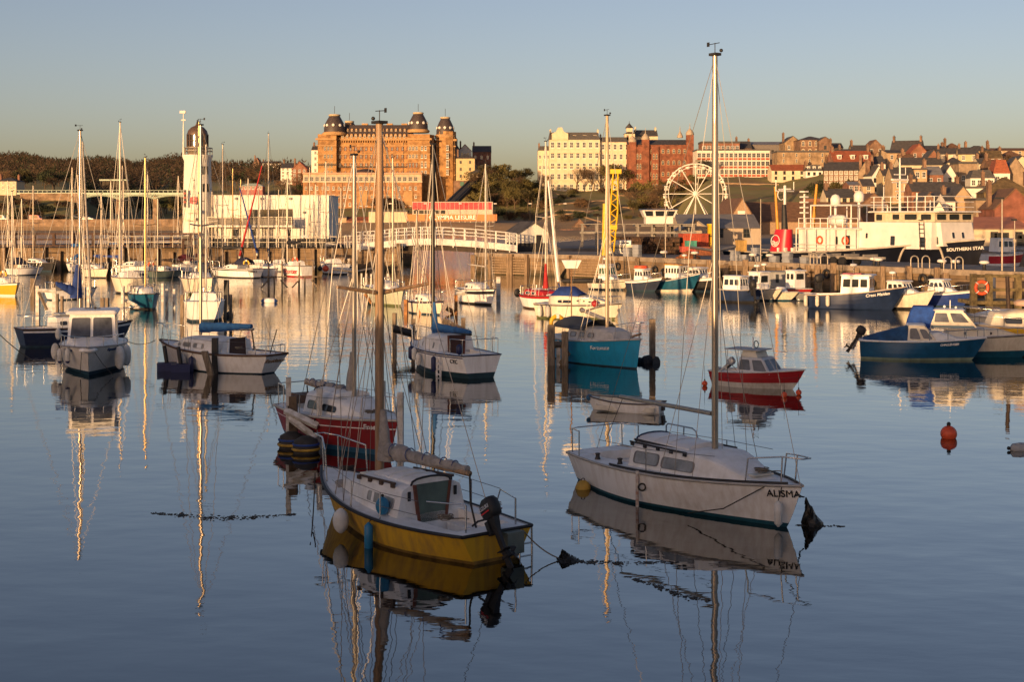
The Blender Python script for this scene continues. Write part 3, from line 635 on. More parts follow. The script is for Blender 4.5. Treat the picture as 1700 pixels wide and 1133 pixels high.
# timber slat panels on the bridge end of the right pier
def slat_panel(px0, px1, label):
    p = on_wall(px0, QA, QB, .15); q = on_wall(px1, QA, QB, .15); d = (q - p); L = d.length; rz = math.atan2(d.y, d.x)
    o = thing('timber_fendering', label, 'fendering', p, rz); g = random.Random(px0)
    for i in range(7):
        MB().box(0 + g.uniform(-.15, .1), L + g.uniform(-.1, .15), -.16, .1, .1 + i * .27, .26 + i * .27).build('rubbing_plank', WOODG(), o)
    for x in (0, L): MB().box(x - .16, x + .16, -.36, .05, -.8, QZ + .1).build('upright', WOODG(), o)
slat_panel(818, 848, 'slatted timber fendering nearest the bridge opening'); slat_panel(853, 878, 'slatted timber fendering under the white hut'); slat_panel(948, 1000, 'slatted timber fendering below the yellow crane')
o = thing('raking_timber', 'slanting timber prop leaning on the pier wall left of the crane', 'timber', on_wall(946, QA, QB, .3))
MB().hexa([(-1.3, -.2, 0), (-.9, -.2, 0), (-.9, .1, 0), (-1.3, .1, 0), (-.1, -.2, 1.7), (.25, -.2, 1.7), (.25, .1, 1.7), (-.1, .1, 1.7)]).build('prop', WOODG(), o)
for px, A, B, s_ in ((663, V((-31, 158.5, 0)), V((-12.4, 156, 0)), 1), (618, V((-31, 158.5, 0)), V((-12.4, 156, 0)), 1), (789, QA, QB, 0)):
    o = fender_pile((0, 0), 3.1 if px == 663 else 2.0, .45).build('dolphin_pile', WOODG(), None, on_wall(px, A, B, .4)); T(o, {663: 'tall square timber pile at the bridge end of the lighthouse pier', 618: 'square timber pile against the lighthouse pier left of its bridge end', 789: 'timber pile at the bridge corner of the right-hand pier'}[px], 'pile')
# timber pier on the far left with its railing
o = thing('timber_pier', 'dark timber pier with a heavy rail, far left in front of the beach', 'pier', (-54, 163.5, 0))
MB().box(-26, 18, -.3, .3, 2.3, 2.75).build('deck_beam', mat('dark pier timber', (.09, .05, .035), .9, var=.4, scale=4), o)
for i in range(20): MB().box(-25.8 + i * 2.25, -25.5 + i * 2.25, -.15, .15, 2.75, 4.15).build('rail_post', MATS['dark pier timber'], o)
for z in (3.3, 3.95): MB().box(-26, 18, -.1, .1, z, z + .18).build('rail', MATS['dark pier timber'], o)
# ================================================================ the near boats
RIG = lambda: mat('dark grab rail',(.03,.026,.024),.5,var=.3)
# ---- white sloop with the name near its bow
o,L = from_ends('sailing_boat','grubby white sloop nearest on the right, bare boom swung aft, black lettering by its bow',(1306,876),(988,794))
H = Hull(L,2.35,.86,.66,rb=.42,rs=.02,tw=.66,tm=.42,p=2.3,sag=.03)
ALI = o
H.build(o,[hullmat('grubby white gelcoat',(.83,.82,.79),(.45,.36,.27),.35,.45),mat('teal boot stripe',(.012,.09,.13),.5),ANTI()],boot=.1,n=30)
H.build_deck(o,DECK(),(-2.55,-.75,.62,.42)); H.strake(o,mat('grey rubber strake',(.42,.4,.37),.6),.03)
tr = MB()
for sd in (1,-1): tr.tube([H.P(.3 + .66 * i / 14,1,sd,-.06) + V((0,0,.04)) for i in range(15)],.028,5)
tr.build('toe_rail',RIG(),o)
cw1,cw2,cw3 = lx(o,1050,-.8),lx(o,1092,-.8),lx(o,1147,-.8)
xm = lx(o,1187)
cabin(H,o,[(-.85,.82,.52),(cw1 - .1,.83,.53),(cw3 + .08,.77,.5),(max(xm + .12,cw3 + .4),.66,.42),(max(xm + .12,cw3 + .4) + .95,.36,.04)],DECK(),[(cw1,cw2 - .04,.28,.86),(cw2 + .04,cw3,.26,.8)],mat('grey window rubber',(.16,.16,.17),.5),GLASSC(),fr=.045,wr=.09)
z = H.deck(0)[1]
sh = MB(); K = 9                                   # sliding hatch with a blue edge and ribs
def hatch(root,x0,x1,w,zb,h,m_,rim=None,nm='sliding_hatch'):
    r_ = [[V((x,w * math.sin(q),zb + h * (math.cos(q) ** .7 if math.cos(q) > 0 else 0))) for q in [(-.5 + i / 8) * math.pi for i in range(9)]] for x in (x0,x1)]
    mm = MB(); mm.loft(r_,False,False,False); mm.add(r_[0],[list(range(9))]); mm.add(r_[1],[list(range(9))[::-1]]); ob = mm.build(nm,m_,root)
    if rim: MB().tube([p + V((0,0,.01)) for p in r_[0]],.022,5).build('rim',rim,ob)
    for f in (.35,.62):
        xx = x0 + (x1 - x0) * f; MB().tube([V((xx,p.y,p.z + .006)) for p in r_[0]],.012,4).build('rib',m_,ob)
    return ob
hatch(o,-.95,.75,.5,z + .46,.17,mat('clean moulding',(.72,.72,.72),.45,var=.1),mat('blue canvas edge',(.02,.05,.12),.8))
for sd in (1,-1):
    MB().tube([(-.95,sd * .53,z + .52),(xm - .3,sd * .45,z + .47)],.03,5).build('hatch_runner',RIG(),o)
    g_ = MB(); g_.tube([(-.9,sd * .7,z + .5),(.9,sd * .66,z + .49)],.022,5)
    for q in range(5): g_.box(-.88 + q * .43,-.8 + q * .43,sd * .69 - .02,sd * .69 + .02,z + .42,z + .5)
    g_.build('grab_rail',RIG(),o)
MB().box(xm + .9,xm + 1.45,-.26,.26,z + .2,z + .235).build('forehatch',CREAM(),o)
mt = rig(o,H,xm,lz(o,xm,768),lz(o,xm,92),.068,mat('warm alloy spar',(.5,.42,.33),.3,.75,var=.15,stretch=(4,4,.4)),spreaders=((.52,.62),),wr=.008,halyards=2)
bx = lx(o,1030); boom(o,(xm - .1,0,lz(o,xm,688)),(bx,0,lz(o,bx,659)),.05,MATS['warm alloy spar'])
MB().tube([(bx + .1,0,lz(o,bx,659)),(-2.7,.0,.9)],.01,4).build('mainsheet',ROPEK(),o)
H.pulpit(o,.5,.95); H.pulpit(o,.55,.55,name='pushpit',bow=False); H.rail(o,.5,(-1.6,1.9),3,1)
hp = MB()
for sd in (1,): hp.tube([(-1.7,.95,.7),(-1.7,.95,1.3),(-1.6,.92,1.36),(-.75,.9,1.36),(-.62,.9,1.3),(-.4,.9,.75)],.018,6)
hp.tube([(-1.05,.92,1.36),(-1.1,.93,.72)],.016,6); hp.build('cockpit_rail',STEEL(),o)
for x in (-1.9,-1.1):
    wn = MB(); wn.lathe([(.07,0),(.05,.05),(.045,.09),(.065,.13),(.02,.14)],(x,-.82,.68),10); wn.build('sheet_winch',RIG(),o)
H.text(o,'ALISMA',lx(o,1277,-.6),.8,.2,mat('black lettering',(.02,.02,.02),.5),-1)
gh = MB(); gh.tube([(2.9,-.35,.8),(2.4,-1.0,.35),(1.5,-1.13,.12)],.012,4); gh.build('mooring_line',ROPEK(),o)
ld = thing('boarding_ladder','rusty white boarding pole strapped to the side of the nearest white sloop','ladder',o.matrix_basis @ V((lx(o,1058,-1.2),-1.2,0)))
MB().tube([(0,0,-.2),(0,0,.74)],.035,8).build('pole',mat('rusting white paint',(.62,.6,.55),.8,dark=(.28,.1,.04),var=.4,scale=5),ld); MB().ring((.09,-.09,.42),.07,.02,(0,1,0),12,5).build('shackle',ROPEK(),ld)
fender(H,lx(o,1287,-.4),-1,'slim white fender hanging under the black lettering of the near sloop',length=.5,r=.08,low=.24,root=o)
by = thing('mooring_buoy','half sunk yellow buoy under the stern of the near white sloop','buoy',wat(968,812)); MB().ball((0,0,.02),.17,12,8).build('float',mat('dull yellow float',(.55,.33,.05),.6),by); MB().ring((0,0,.19),.04,.01,(0,1,0),10,4).build('eye',ROPEK(),by)
# ---- yellow sloop
o,L = from_ends('sailing_boat','yellow sloop with a lashed grey sail and green washboards, nearest in the middle',(556,850),(824,932))
YEL = o
H = Hull(L,2.2,.86,.52,rb=.5,rs=.03,tw=.7,tm=.4,p=2.2,sag=.1)
H.build(o,[hullmat('faded yellow paint',(.6,.34,.015),(.2,.12,.05),.45,.75),mat('stained yellow waterline',(.3,.17,.03),.6,var=.5),mat('weedy bottom',(.05,.045,.02),.9)],boot=.12,n=30)
H.build_deck(o,DECK(),(-L / 2 + .35,-.75,.6,.45)); H.strake(o,BLACK(),.032); H.strake(o,mat('light deck edge',(.5,.48,.45),.7),.02,k=1.0,out=-.05,name='toe_rail')
xm = lx(o,630)
cabin(H,o,[(-.72,.78,.6),(0.2,.78,.6),(.75,.72,.56),(.8,.7,.42),(xm + .1,.6,.36),(xm + .75,.42,.2),(xm + .9,.36,.03)],DECK(),[(-.55,.35,.36,.72)],mat('pale window rubber',(.4,.4,.4),.6),GLASSC(),fr=.02,wr=.05,door=(.3,.4,.98,mat('grey green washboards',(.10,.15,.13),.7,scale=3),mat('mahogany',(.16,.05,.025),.5,scale=8)))
z = H.deck(0)[1]; hatch(o,-.7,.55,.45,z + .53,.14,DECK(),BLACK())
for sd in (1,-1):
    g_ = MB(); g_.tube([(-.5,sd * .66,z + .58),(.75,sd * .62,z + .56)],.025,5)
    for q in range(4): g_.box(-.45 + q * .38,-.36 + q * .38,sd * .65 - .025,sd * .65 + .025,z + .49,z + .57)
    g_.build('grab_rail',DKWOOD(),o)
bt = MB(); bt.hexa([(1.0,-.2,z + .4),(1.5,-.18,z + .38),(1.5,.18,z + .38),(1.0,.2,z + .4),(1.03,-.17,z + .5),(1.47,-.15,z + .46),(1.47,.15,z + .46),(1.03,.17,z + .5)]); bt.build('forehatch',CREAM(),o)
mt = rig(o,H,xm,lz(o,xm,795),lz(o,xm,205),.088,WOODM(),spreaders=(),wr=.008,halyards=4,cap=True)
zs = lz(o,xm,487)
for s2 in (1,-1): MB().tube([(xm,0,zs),(xm - .15,s2 * 1.05,zs + .16)],[.05,.032],6).build('wooden_spreader',WOODM(),mt)
sw = MB()
for s2 in (1,-1):
    sw.tube([(xm,0,lz(o,xm,215)),(xm - .15,s2 * 1.05,zs + .16),(xm - .1,s2 * (H.deck(xm)[0] - .08),z)],.008,4)
    for q in (-.45,.45): sw.tube([(xm,0,zs - .1),(xm + q,s2 * (H.deck(xm + q)[0] - .08),z)],.008,4)
sw.build('shrouds',WIRE(),o)
bx = lx(o,780); SAIL = mat('grey sailcloth',(.36,.33,.3),.9,var=.3,scale=5,bump=.4)
boom(o,(xm - .12,0,lz(o,xm,752)),(bx,0,lz(o,bx,787)),.055,WOODM(),sail=SAIL,thick=.13,luff=.85,seed=4)
MB().tube([(bx,0,lz(o,bx,787)),(bx - .05,.02,.9),(bx - .2,.0,.45)],.02,5).build('mainsheet',ROPEK(),o)
H.pulpit(o,.62,.9); H.rail(o,.5,(-1.6,1.5),4,2)
ps = MB(); x = -L / 2
ps.tube([(x + .15,-.55,.5),(x + .15,-.55,1.0)],.018,6); ps.tube([(x + .15,.55,.5),(x + .15,.55,1.02)],.018,6); ps.tube([(x + .15,-.55,1.0),(x + .9,-.8,1.02),(x + 1.1,-.82,.6)],.014,5); ps.tube([(x + .15,.55,1.02),(x + .9,.85,1.0)],.014,5)
ps.build('pushpit',STEEL(),o)
for q in (1,-1): MB().box(-.76,-.74,q * .52 - .03,q * .52 + .03,z + .28,z + .45).build('sheet_cleat',BLACK(),o)
ob_ = outboard(o,x - .1,.12,.62,.55,BLACK(),.95,'SUZUKI','black outboard tilted up on the stern of the yellow sloop')
rd = MB(); rd.box(x - .22,x - .03,-.45,-.08,.12,.5); rd.build('rudder_blade',mat('grey green rudder',(.14,.17,.15),.7),o)
lad = MB()
for yy in (-.5,-.78): lad.tube([(x - .02,yy,.5),(x - .04,yy,-.35)],.02,6)
for zz in (.0,.22): lad.tube([(x - .03,-.5,zz),(x - .03,-.78,zz)],.016,5)
lad.build('stern_ladder',STEEL(),o)
BLUEV = mat('blue vinyl',(.02,.2,.38),.45)
fender(H,lx(o,574,1.1),1,'pear shaped white fender on the yellow sloop near its bow',length=.42,r=.15,kind=1,low=.0,root=o)
fender(H,lx(o,619,1.1),1,'blue fender hanging at the side of the yellow sloop',BLUEV,.55,.08,low=.02,root=o)
by = thing('fender','round blue fender lying on the side deck of the yellow sloop','fender',o.matrix_basis @ V((lx(o,632,.9),.86,z + .02))); MB().ball((0,0,.16),(.13,.13,.17),12,8).build('fender_body',BLUEV,by); MB().ball((0,0,.35),.03,6,4).build('eye',ROPEK(),by)
rf = thing('furled_jib','bundle of pale sail lying on the foredeck of the yellow sloop','sail',o.matrix_basis @ V((lx(o,600),0,z + .1)),rad(20))
MB().loft([[V((-.5 + i * .14,.16 * RNG.uniform(.6,1.1) * math.cos(q),.1 * RNG.uniform(.6,1.2) * math.sin(q) + .08)) for q in [2 * math.pi * j / 8 for j in range(8)]] for i in range(8)]).build('bundle',SAIL,rf)
# ---- red sloop moored between white posts
o,L = from_ends('sailing_boat','dark red sloop with a lashed grey mainsail, moored between white posts',(641,757),(502,718),add=.3)
RED = o
H = Hull(L,2.15,.95,.8,rb=.45,rs=.05,tw=.7,tm=.42,p=2.2,sag=.02)
H.build(o,[hullmat('dark red paint',(.24,.012,.016),(.1,.02,.02),.35,.4),mat('blue bottom paint',(.02,.11,.2),.6),ANTI()],stripe=(.74,.77),boot=.16,n=28)
o.children[0].data.materials.append(WHITE())
H.build_deck(o,DECK(),(-2.3,-.75,.58,.4)); H.strake(o,mat('pale rubbing strake',(.5,.47,.42),.7),.035)
xm = lx(o,588)
cabin(H,o,[(-.75,.78,.58),(.2,.78,.57),(xm + .2,.62,.44),(xm + .5,.5,.3),(xm + 1.1,.3,.04)],DECK(),[(-.55,.1,.3,.75),(.25,.8,.3,.7)],BLACK(),GLASS(),fr=.02)
z = H.deck(0)[1]; hatch(o,-.75,.7,.45,z + .5,.13,DECK(),BLACK())
mt = rig(o,H,xm,lz(o,xm,688),lz(o,xm,258),.06,ALU(),spreaders=((.55,.6),),wr=.01)
bx = lx(o,507); boom(o,(xm - .1,0,lz(o,xm,662)),(bx,0,lz(o,bx,636)),.045,WOODM(),sail=SAIL,thick=.15,luff=1.2,seed=9)
MB().tube([(bx + .1,0,lz(o,bx,640)),(-2.2,.1,.9)],.02,5).build('mainsheet',ROPEK(),o)
H.pulpit(o,.55,.9); H.pulpit(o,.6,.8,name='pushpit',bow=False); H.rail(o,.5,(-1.5,1.6),4,1)
H.text(o,'Freebee',lx(o,608,-.6),.8,.2,WHITE(),-1,shear=.15)
nj = MB(); nj.box(-2.5,-2.05,-.3,.25,.85,1.1); nj.build('locker',mat('brown locker',(.1,.06,.04),.7),o)
# ---- white motor cruiser facing the viewer
o = place('motor_boat','white motor cruiser facing the viewer with a two pane windscreen and white fenders',155,612,-77,'motor boat')
CRU = o
H = Hull(5.2,2.55,1.12,.95,rb=.75,rs=.05,tw=.9,tm=.35,p=2.5,sag=.0,chine=1,wl=.8)
H.build(o,[hullmat('warm white gelcoat',(.68,.65,.6),(.45,.4,.33),.3,.4),mat('navy boot',(.01,.06,.1),.6),ANTI()],boot=.14,n=28)
H.build_deck(o,WHITE(),(-2.4,-.9,.9,.6)); H.strake(o,mat('grey strake',(.35,.33,.32),.5),.028)
cabin(H,o,[(-.5,.95,.3),(1.2,.9,.28),(1.9,.7,.2),(2.6,.35,.03)],WHITE())
house_on_deck(o,(-1.0,1.15,.92),(-1.05,.75,.84),1.05,2.2,WHITE(),roof=(.2,.28,.12,.14,mat('white cabin top',(.72,.72,.74),.4,var=.1)),wins={'f': [(.05,.485,.18,.9),(.515,.95,.18,.9)],'s': [(.08,.45,.4,.9),(.52,.93,.4,.9)]},gm=mat('dusky windscreen',(.12,.13,.15),.08,var=.4,scale=1.2),fr=.03,r=.07)
rl = MB()
for sd in (1,-1):
    pts = [H.P(.5 + .48 * i / 8,1,sd,-.06) + V((0,0,.38)) for i in range(9)]
    rl.tube(pts,.016,5)
    for i in (0,3,6,8): rl.tube([pts[i],pts[i] - V((0,0,.38))],.014,5)
rl.build('bow_rail',STEEL(),o)
an = MB(); an.ball((3.05,0,1.0),(.3,.35,.12),12,6); an.build('bow_roller',WHITE(),o)
hn = MB(); hn.tube([(.55,.1,2.43),(.75,.12,2.43)],.05,8); hn.tube([(.55,-.3,2.41),(.6,.3,2.41)],.018,5); hn.ball((.85,-.05,2.28),.07,8,6); hn.build('horn_and_searchlight',BLACK(),o)
for yy in (.35,-.35): MB().tube([(1.1,yy * .2,1.32),(.95,yy * 1.4,1.42)],.014,5).build('windscreen_wiper',BLACK(),o)
for sd in (1,-1):
    H.text(o,'Guymarine',2.0,.87,.17,mat('blue lettering',(.03,.08,.2),.5),sd,shear=.3)
NAVYV = mat('navy vinyl',(.012,.02,.09),.5); GF = 'fenders on the white motor cruiser'
fender(H,2.3,-1,'slim white fender with navy ends nearest the bow of the white motor cruiser',cap=NAVYV,length=.55,r=.1,low=.0,root=o)
fender(H,1.4,-1,'second white fender with navy ends along the motor cruiser, left of the bow one',cap=NAVYV,length=.55,r=.1,low=.05,root=o)
fender(H,.3,-1,'round white fender beside the outboard bracket of the motor cruiser',length=.6,r=.16,kind=1,low=-.05,root=o)
fender(H,1.9,1,'long pear shaped fender over the right bow of the motor cruiser',length=.85,r=.2,kind=1,low=.02,root=o)
fender(H,1.2,1,'pear shaped fender drooping behind the first on the right of the motor cruiser',length=.8,r=.19,kind=1,low=.0,root=o)
tw_ = MB(); tw_.tube([(2.95,.2,.95),(2.8,.5,.45),(3.1,.9,.05)],.012,4); tw_.tube([(2.95,-.25,.95),(2.9,-.3,.1)],.012,4); tw_.build('mooring_line',ROPEK(),o)
# ---- navy hulled sloop behind the cruiser
o = place('sailing_boat','navy hulled sloop with a royal blue sail cover, partly behind the motor cruiser',122,572,36)
NVY = o
H = Hull(4.7,2.1,1.0,.85,rb=.5,rs=.2,tw=.62,tm=.42,p=2.2,sag=.05)
H.build(o,[hullmat('navy hull paint',(.012,.022,.06),(.05,.05,.06),.22,.3),ANTI(),ANTI(),WHITE()],stripe=(.8,.9),boot=.1,n=26)
H.build_deck(o,DECK(),(-2.1,-1.0,.55,.4)); H.strake(o,DKWOOD(),.035)
cabin(H,o,[(-1.0,.78,.55),(.1,.78,.53),(.7,.65,.42),(1.5,.35,.05)],DECK(),[(-.9,-.5,.3,.8),(-.4,0.0,.3,.8),(.2,.4,.35,.7)],DECK(),GLASS(),fr=.03)
xm = lx(o,133); rig(o,H,xm,1.5,lz(o,xm,217),.075,mat('warm alloy spar',(.5,.42,.33)),spreaders=((.52,.75),),wr=.012)
BLUEC = mat('royal blue canvas',(.012,.045,.22),.85,var=.25,scale=4,bump=.3); TEALC = mat('bright blue canvas',(.015,.10,.30),.85,var=.25,scale=4)
bx = lx(o,92); boom(o,(xm - .1,0,2.25),(bx,0,2.75),.05,ALU(),cover=BLUEC,thick=.2,luff=1.5)
MB().box(-.8,.3,-.45,.45,1.42,1.5).build('grey_hatch',mat('grey blue hatch',(.25,.28,.34),.6),o)
H.pulpit(o,.6,1.0); H.pulpit(o,.6,.9,name='pushpit',bow=False); H.rail(o,.55,(-1.7,1.7),5,2)
fender(H,-1.1,-1,'grey white fender lashed flat on the navy hull',length=.5,r=.14,kind=1,low=-.05,root=o)
# ---- white sloop with the brown companionway door
o,L = from_ends('sailing_boat','white sloop with a dark brown cabin door and a straight blue sail cover',(287,607),(440,620),add=.3)
RES = o
H = Hull(L,2.3,1.0,.75,rb=.6,rs=.5,tw=.5,tm=.42,p=2.2,sag=.1)
H.build(o,[WHITE(),ANTI(),ANTI(),DKWOOD()],boot=.06,n=28); H.build_deck(o,DECK(),(-2.5,-1.0,.6,.4)); H.strake(o,mat('teak rubbing strake',(.14,.075,.04),.7,var=.3),.045)
xm = lx(o,333)
cabin(H,o,[(-1.05,.85,.55),(.2,.85,.55),(1.3,.7,.45),(2.2,.4,.05)],DECK(),[(-.05,.6,.3,.75),(.75,1.25,.3,.75),(1.4,1.65,.3,.72)],ALU(),GLASSC(),fr=.05,door=(.5,.45,1.05,mat('dark brown door',(.06,.022,.015),.5),DECK()))
rig(o,H,xm,1.3,lz(o,xm,208),.065,mat('warm alloy spar',(.5,.42,.33)),spreaders=((.52,.65),),wr=.012)
bx = lx(o,421); boom(o,(xm - .05,0,lz(o,xm,549)),(bx,0,lz(o,bx,547)),.05,ALU(),cover=TEALC,thick=.15,luff=0,seed=3)
MB().tube([(bx + .1,0,lz(o,bx,548)),(bx - .05,.0,.9)],.03,5).build('mainsheet',ROPEK(),o)
H.pulpit(o,.65,1.0); H.rail(o,.5,(-2.3,2.0),4,1); H.pulpit(o,.35,.5,name='pushpit',bow=False)
fl = MB(); fl.tube([(-3.1,.3,.8),(-3.5,.35,1.75)],.02,5); fl.build('flag_staff',DKWOOD(),o)
H.text_transom(o,'Residence',.68,.26,mat('gold lettering',(.3,.16,.05),.5),shear=.35)
fender(H,lx(o,308,1.0),1,'white fender leaning on the hull with the brown cabin door',length=.6,r=.15,low=.05,root=o); fender(H,lx(o,322,1.1),1,'blue fender slung aslant on the hull with the brown cabin door',NAVYV,.65,.1,low=.1,root=o)
for px,py,t_ in ((280,614,'left'),(303,616,'right')):
    by = thing('mooring_float',f'square navy float, {t_} of two under the sloop with the brown door','float',wat(px,py) - V((0,.3,0)),.2); MB().box(-.36,.36,-.3,.3,-.15,.3).build('float_body',NAVYV,by); MB().tube([(0,0,.3),(-.1,.1,.95)],.09,6).build('post',BLACK(),by)
for px,py,h,l in ((355,623,.9,-.35),(357,620,1.35,0)):
    by = fender_pile((0,0),h,.22,-.4,(l,0)).build('mooring_post',TIMBER() if l else BLACK(),None,wat(px,py)); T(by,'leaning timber baulk against the white sloop with the brown door' if l else 'black post beside the white sloop with the brown door','post')
# ---- white sloop with the black mast
o,L = from_ends('sailing_boat','white sloop with a black mast and blue sail cover hanging in a curve',(694,607),(797,628),add=.2)
BLK = o
H = Hull(L,2.2,1.0,.85,rb=.35,rs=.02,tw=.75,tm=.4,p=2.3,sag=.04)
H.build(o,[WHITE(),mat('teal black boot',(.01,.04,.055),.6),ANTI(),mat('navy line',(.01,.02,.1),.5)],stripe=(.88,.93),boot=.24,n=26); H.build_deck(o,DECK(),(-2.3,-.7,.6,.45)); H.strake(o,mat('navy strake',(.015,.02,.06),.6),.025)
xm = lx(o,719)
cabin(H,o,[(-.7,.8,.62),(.5,.78,.6),(1.2,.6,.4),(2.0,.35,.05)],DECK(),[(-.3,.9,.25,.7)],mat('grey window rubber',(.16,.16,.17)),GLASSC(),fr=.02,door=(.32,.36,1.0,mat('dark brown door',(.06,.022,.015),.5),mat('mahogany',(.16,.05,.025))))
rig(o,H,xm,1.5,lz(o,xm,240),.075,mat('black spar',(.02,.017,.015),.35,var=.2),spreaders=(),wr=.012)
g = boom(o,(xm - .1,0,lz(o,xm,548)),(lx(o,782),0,lz(o,lx(o,782),556)),.045,MATS['black spar'],cover=TEALC,thick=.13,luff=1.1)
H.pulpit(o,.55,.8); H.pulpit(o,.6,.8,name='pushpit',bow=False); H.rail(o,.5,(-1.5,1.6),4,1)
H.text(o,'CYC',-2.15,.72,.22,mat('black lettering',(.02,.02,.02)),1)
la = MB(); la.box(-1.5,-1.47,1.05,1.12,-.05,.75); la.box(-1.2,-1.17,1.05,1.12,-.05,.75)
for i in range(4): la.box(-1.5,-1.2,1.07,1.11,.05 + .2 * i,.1 + .2 * i)
la.build('side_ladder',WHITE(),o)
for px,c_,l_,r_ in ((683,NAVYV,.55,.1),(693,None,.5,.1),(702,None,.5,.1),(727,NAVYV,.6,.1),(779,NAVYV,.4,.11)):
    fender(H,lx(o,px,1.0),1,{683: 'navy fender at the bow of the black masted sloop',693: 'first white fender behind the bow of the black masted sloop',702: 'second white fender behind the bow of the black masted sloop',727: 'navy fender amidships on the black masted sloop',779: 'short navy fender by the cockpit of the black masted sloop'}[px],c_,l_,r_,low=-.1 if px < 700 else -.5 if px > 770 else .05,root=o)
# ---- bright blue hulled boat
o,L = from_ends('sailing_boat','turquoise blue gaff boat with two slim white fenders, moored between timber piles',(1056,613),(934,592),add=.1)
TUR = o
H = Hull(L,2.4,1.2,.95,rb=.25,rs=.1,tw=.6,tm=.42,p=2.5,sag=.08)
H.build(o,[hullmat('turquoise paint',(.012,.29,.52),(.02,.13,.2),.3,.35),ANTI(),ANTI()],boot=.05,n=26); H.build_deck(o,DECK(),(-2.4,-1.1,.7,.5)); H.strake(o,mat('white capping',(.6,.58,.54),.6),.04)
cabin(H,o,[(-1.1,.85,.55),(1.0,.75,.5),(1.8,.5,.35),(1.9,.45,.04)],mat('pale cabin side',(.55,.53,.5),.6),[(-.9,-.45,.3,.75),(-.25,.2,.3,.75),(.4,.85,.3,.75)],DKWOOD(),GLASSC())
xm = lx(o,1008); rig(o,H,xm,1.5,lz(o,xm,192),.075,mat('pale wooden mast',(.5,.38,.24),.45,var=.2,stretch=(3,3,.3)),spreaders=((.45,.1),),wr=.012)
tb = MB(); tb.loft([[V((-2.3 + .35 * i,.8 * math.cos(q),1.35 + (.35 + .12 * math.sin(i)) * max(math.sin(q),-.1))) for q in [math.pi * j / 8 for j in range(9)]] for i in range(8)],False,False); tb.build('tarpaulin',mat('dark tarpaulin',(.03,.04,.06),.7),o)
boom(o,(xm - .1,0,2.4),(lx(o,965),0,lz(o,-1.5,518)),.04,ALU())
yd = thing('lifebelt','yellow horseshoe lifebelt on the stern rail of the turquoise boat','lifebelt',o.matrix_basis @ V((-2.3,-.6,1.25)),rad(20)); MB().tube([(.28 * math.cos(q),0,.25 + .28 * math.sin(q)) for q in [(-.1 + 1.2 * i / 10) * math.pi for i in range(11)]],.09,8).build('belt',YELLOW(),yd); MB().box(-.06,.06,-.1,.1,.44,.62).build('strap',WHITE(),yd)
H.pulpit(o,.6,.9); H.rail(o,.5,(-2.0,1.8),4,1); bs = MB(); bs.tube([(2.6,0,1.25),(3.2,0,1.4)],.05,6); bs.build('bowsprit',WOODM(),o)
H.text(o,'Fortunate',1.55,.72,.24,WHITE(),-1,shear=.2)
fender(H,-1.9,-1,'slim white fender on the turquoise boat nearest its stern',cap=BLACK(),length=.65,r=.08,low=0,root=o); fender(H,-1.1,-1,'slim white fender on the turquoise boat, second from its stern',cap=BLACK(),length=.65,r=.08,low=0,root=o)
lm = thing('deck_lamp','floodlight on a tall pole standing at the stern of the turquoise boat','lamp',o.matrix_basis @ V((-2.3,.1,.9))); MB().tube([(0,0,0),(0,0,2.9)],.03,6).build('pole',mat('rusty pole',(.25,.14,.07),.8),lm); MB().hexa([(-.25,-.15,2.9),(.25,-.15,2.9),(.25,.15,2.9),(-.25,.15,2.9),(-.42,-.22,3.25),(.42,-.22,3.25),(.42,.22,3.25),(-.42,.22,3.25)]).build('lamp_head',WHITE(),lm)
# ---- red motor boat
o = place('motor_boat','small red motor boat with a grey wheelhouse and white waterline band',1252,642,-36,'motor boat')
RMB = o
H = Hull(3.55,1.75,.85,.62,rb=.55,rs=.05,tw=.8,tm=.38,p=2.4,sag=.02,chine=1)
H.build(o,[hullmat('bright red paint',(.33,.012,.016),(.15,.02,.02),.25,.3),hullmat('white lower hull',(.6,.58,.54),(.3,.27,.2),.4,.5),ANTI()],boot=.34,n=24)
H.build_deck(o,DECK(),(-1.7,-.35,.62,.4)); H.strake(o,mat('white gunwale',(.6,.6,.6),.5),.03); H.strake(o,mat('red rubbing rib',(.3,.015,.02),.5),.02,k=.62,name='rib')
GREYW = mat('pale grey wheelhouse',(.5,.52,.56),.5,var=.12)
house_on_deck(o,(-.5,1.05,.68),(-.4,.62,.56),.62,1.28,GREYW,wins={'s': [(.05,.45,.18,.88),(.53,.96,.15,.88)],'f': [(.06,.47,.15,.88),(.53,.94,.15,.88)]},gm=mat('dusky windscreen',(.12,.13,.15)),fr=.02,r=.06)
house_on_deck(o,(-.35,.4,.5),(-.3,.3,.48),1.285,1.56,CREAM(),name='upper_screen')
MB().box(-1.1,.55,-.6,.6,1.57,1.61).build('canopy',mat('grey canopy',(.4,.4,.42),.6),o)
for sd in (1,-1): MB().tube([(-1.05,sd * .5,.65),(-1.0,sd * .5,1.57)],.015,5).build('canopy_strut',STEEL(),o)
an = MB(); an.tube([(-.1,.1,1.61),(-.1,.1,2.1)],.03,6); an.build('mast_light',WHITE(),o); rg = MB(); rg.ring((.1,.0,1.8),.15,.02,(.5,1,0),16,5); rg.build('direction_loop',BLACK(),o)
o.scale = (.83,) * 3; outboard(o,-1.3,.1,.8,.9,mat('silver cowl',(.5,.5,.5),.35,.3),.66,None,'silver outboard tilted flat in the stern of the small red motor boat')
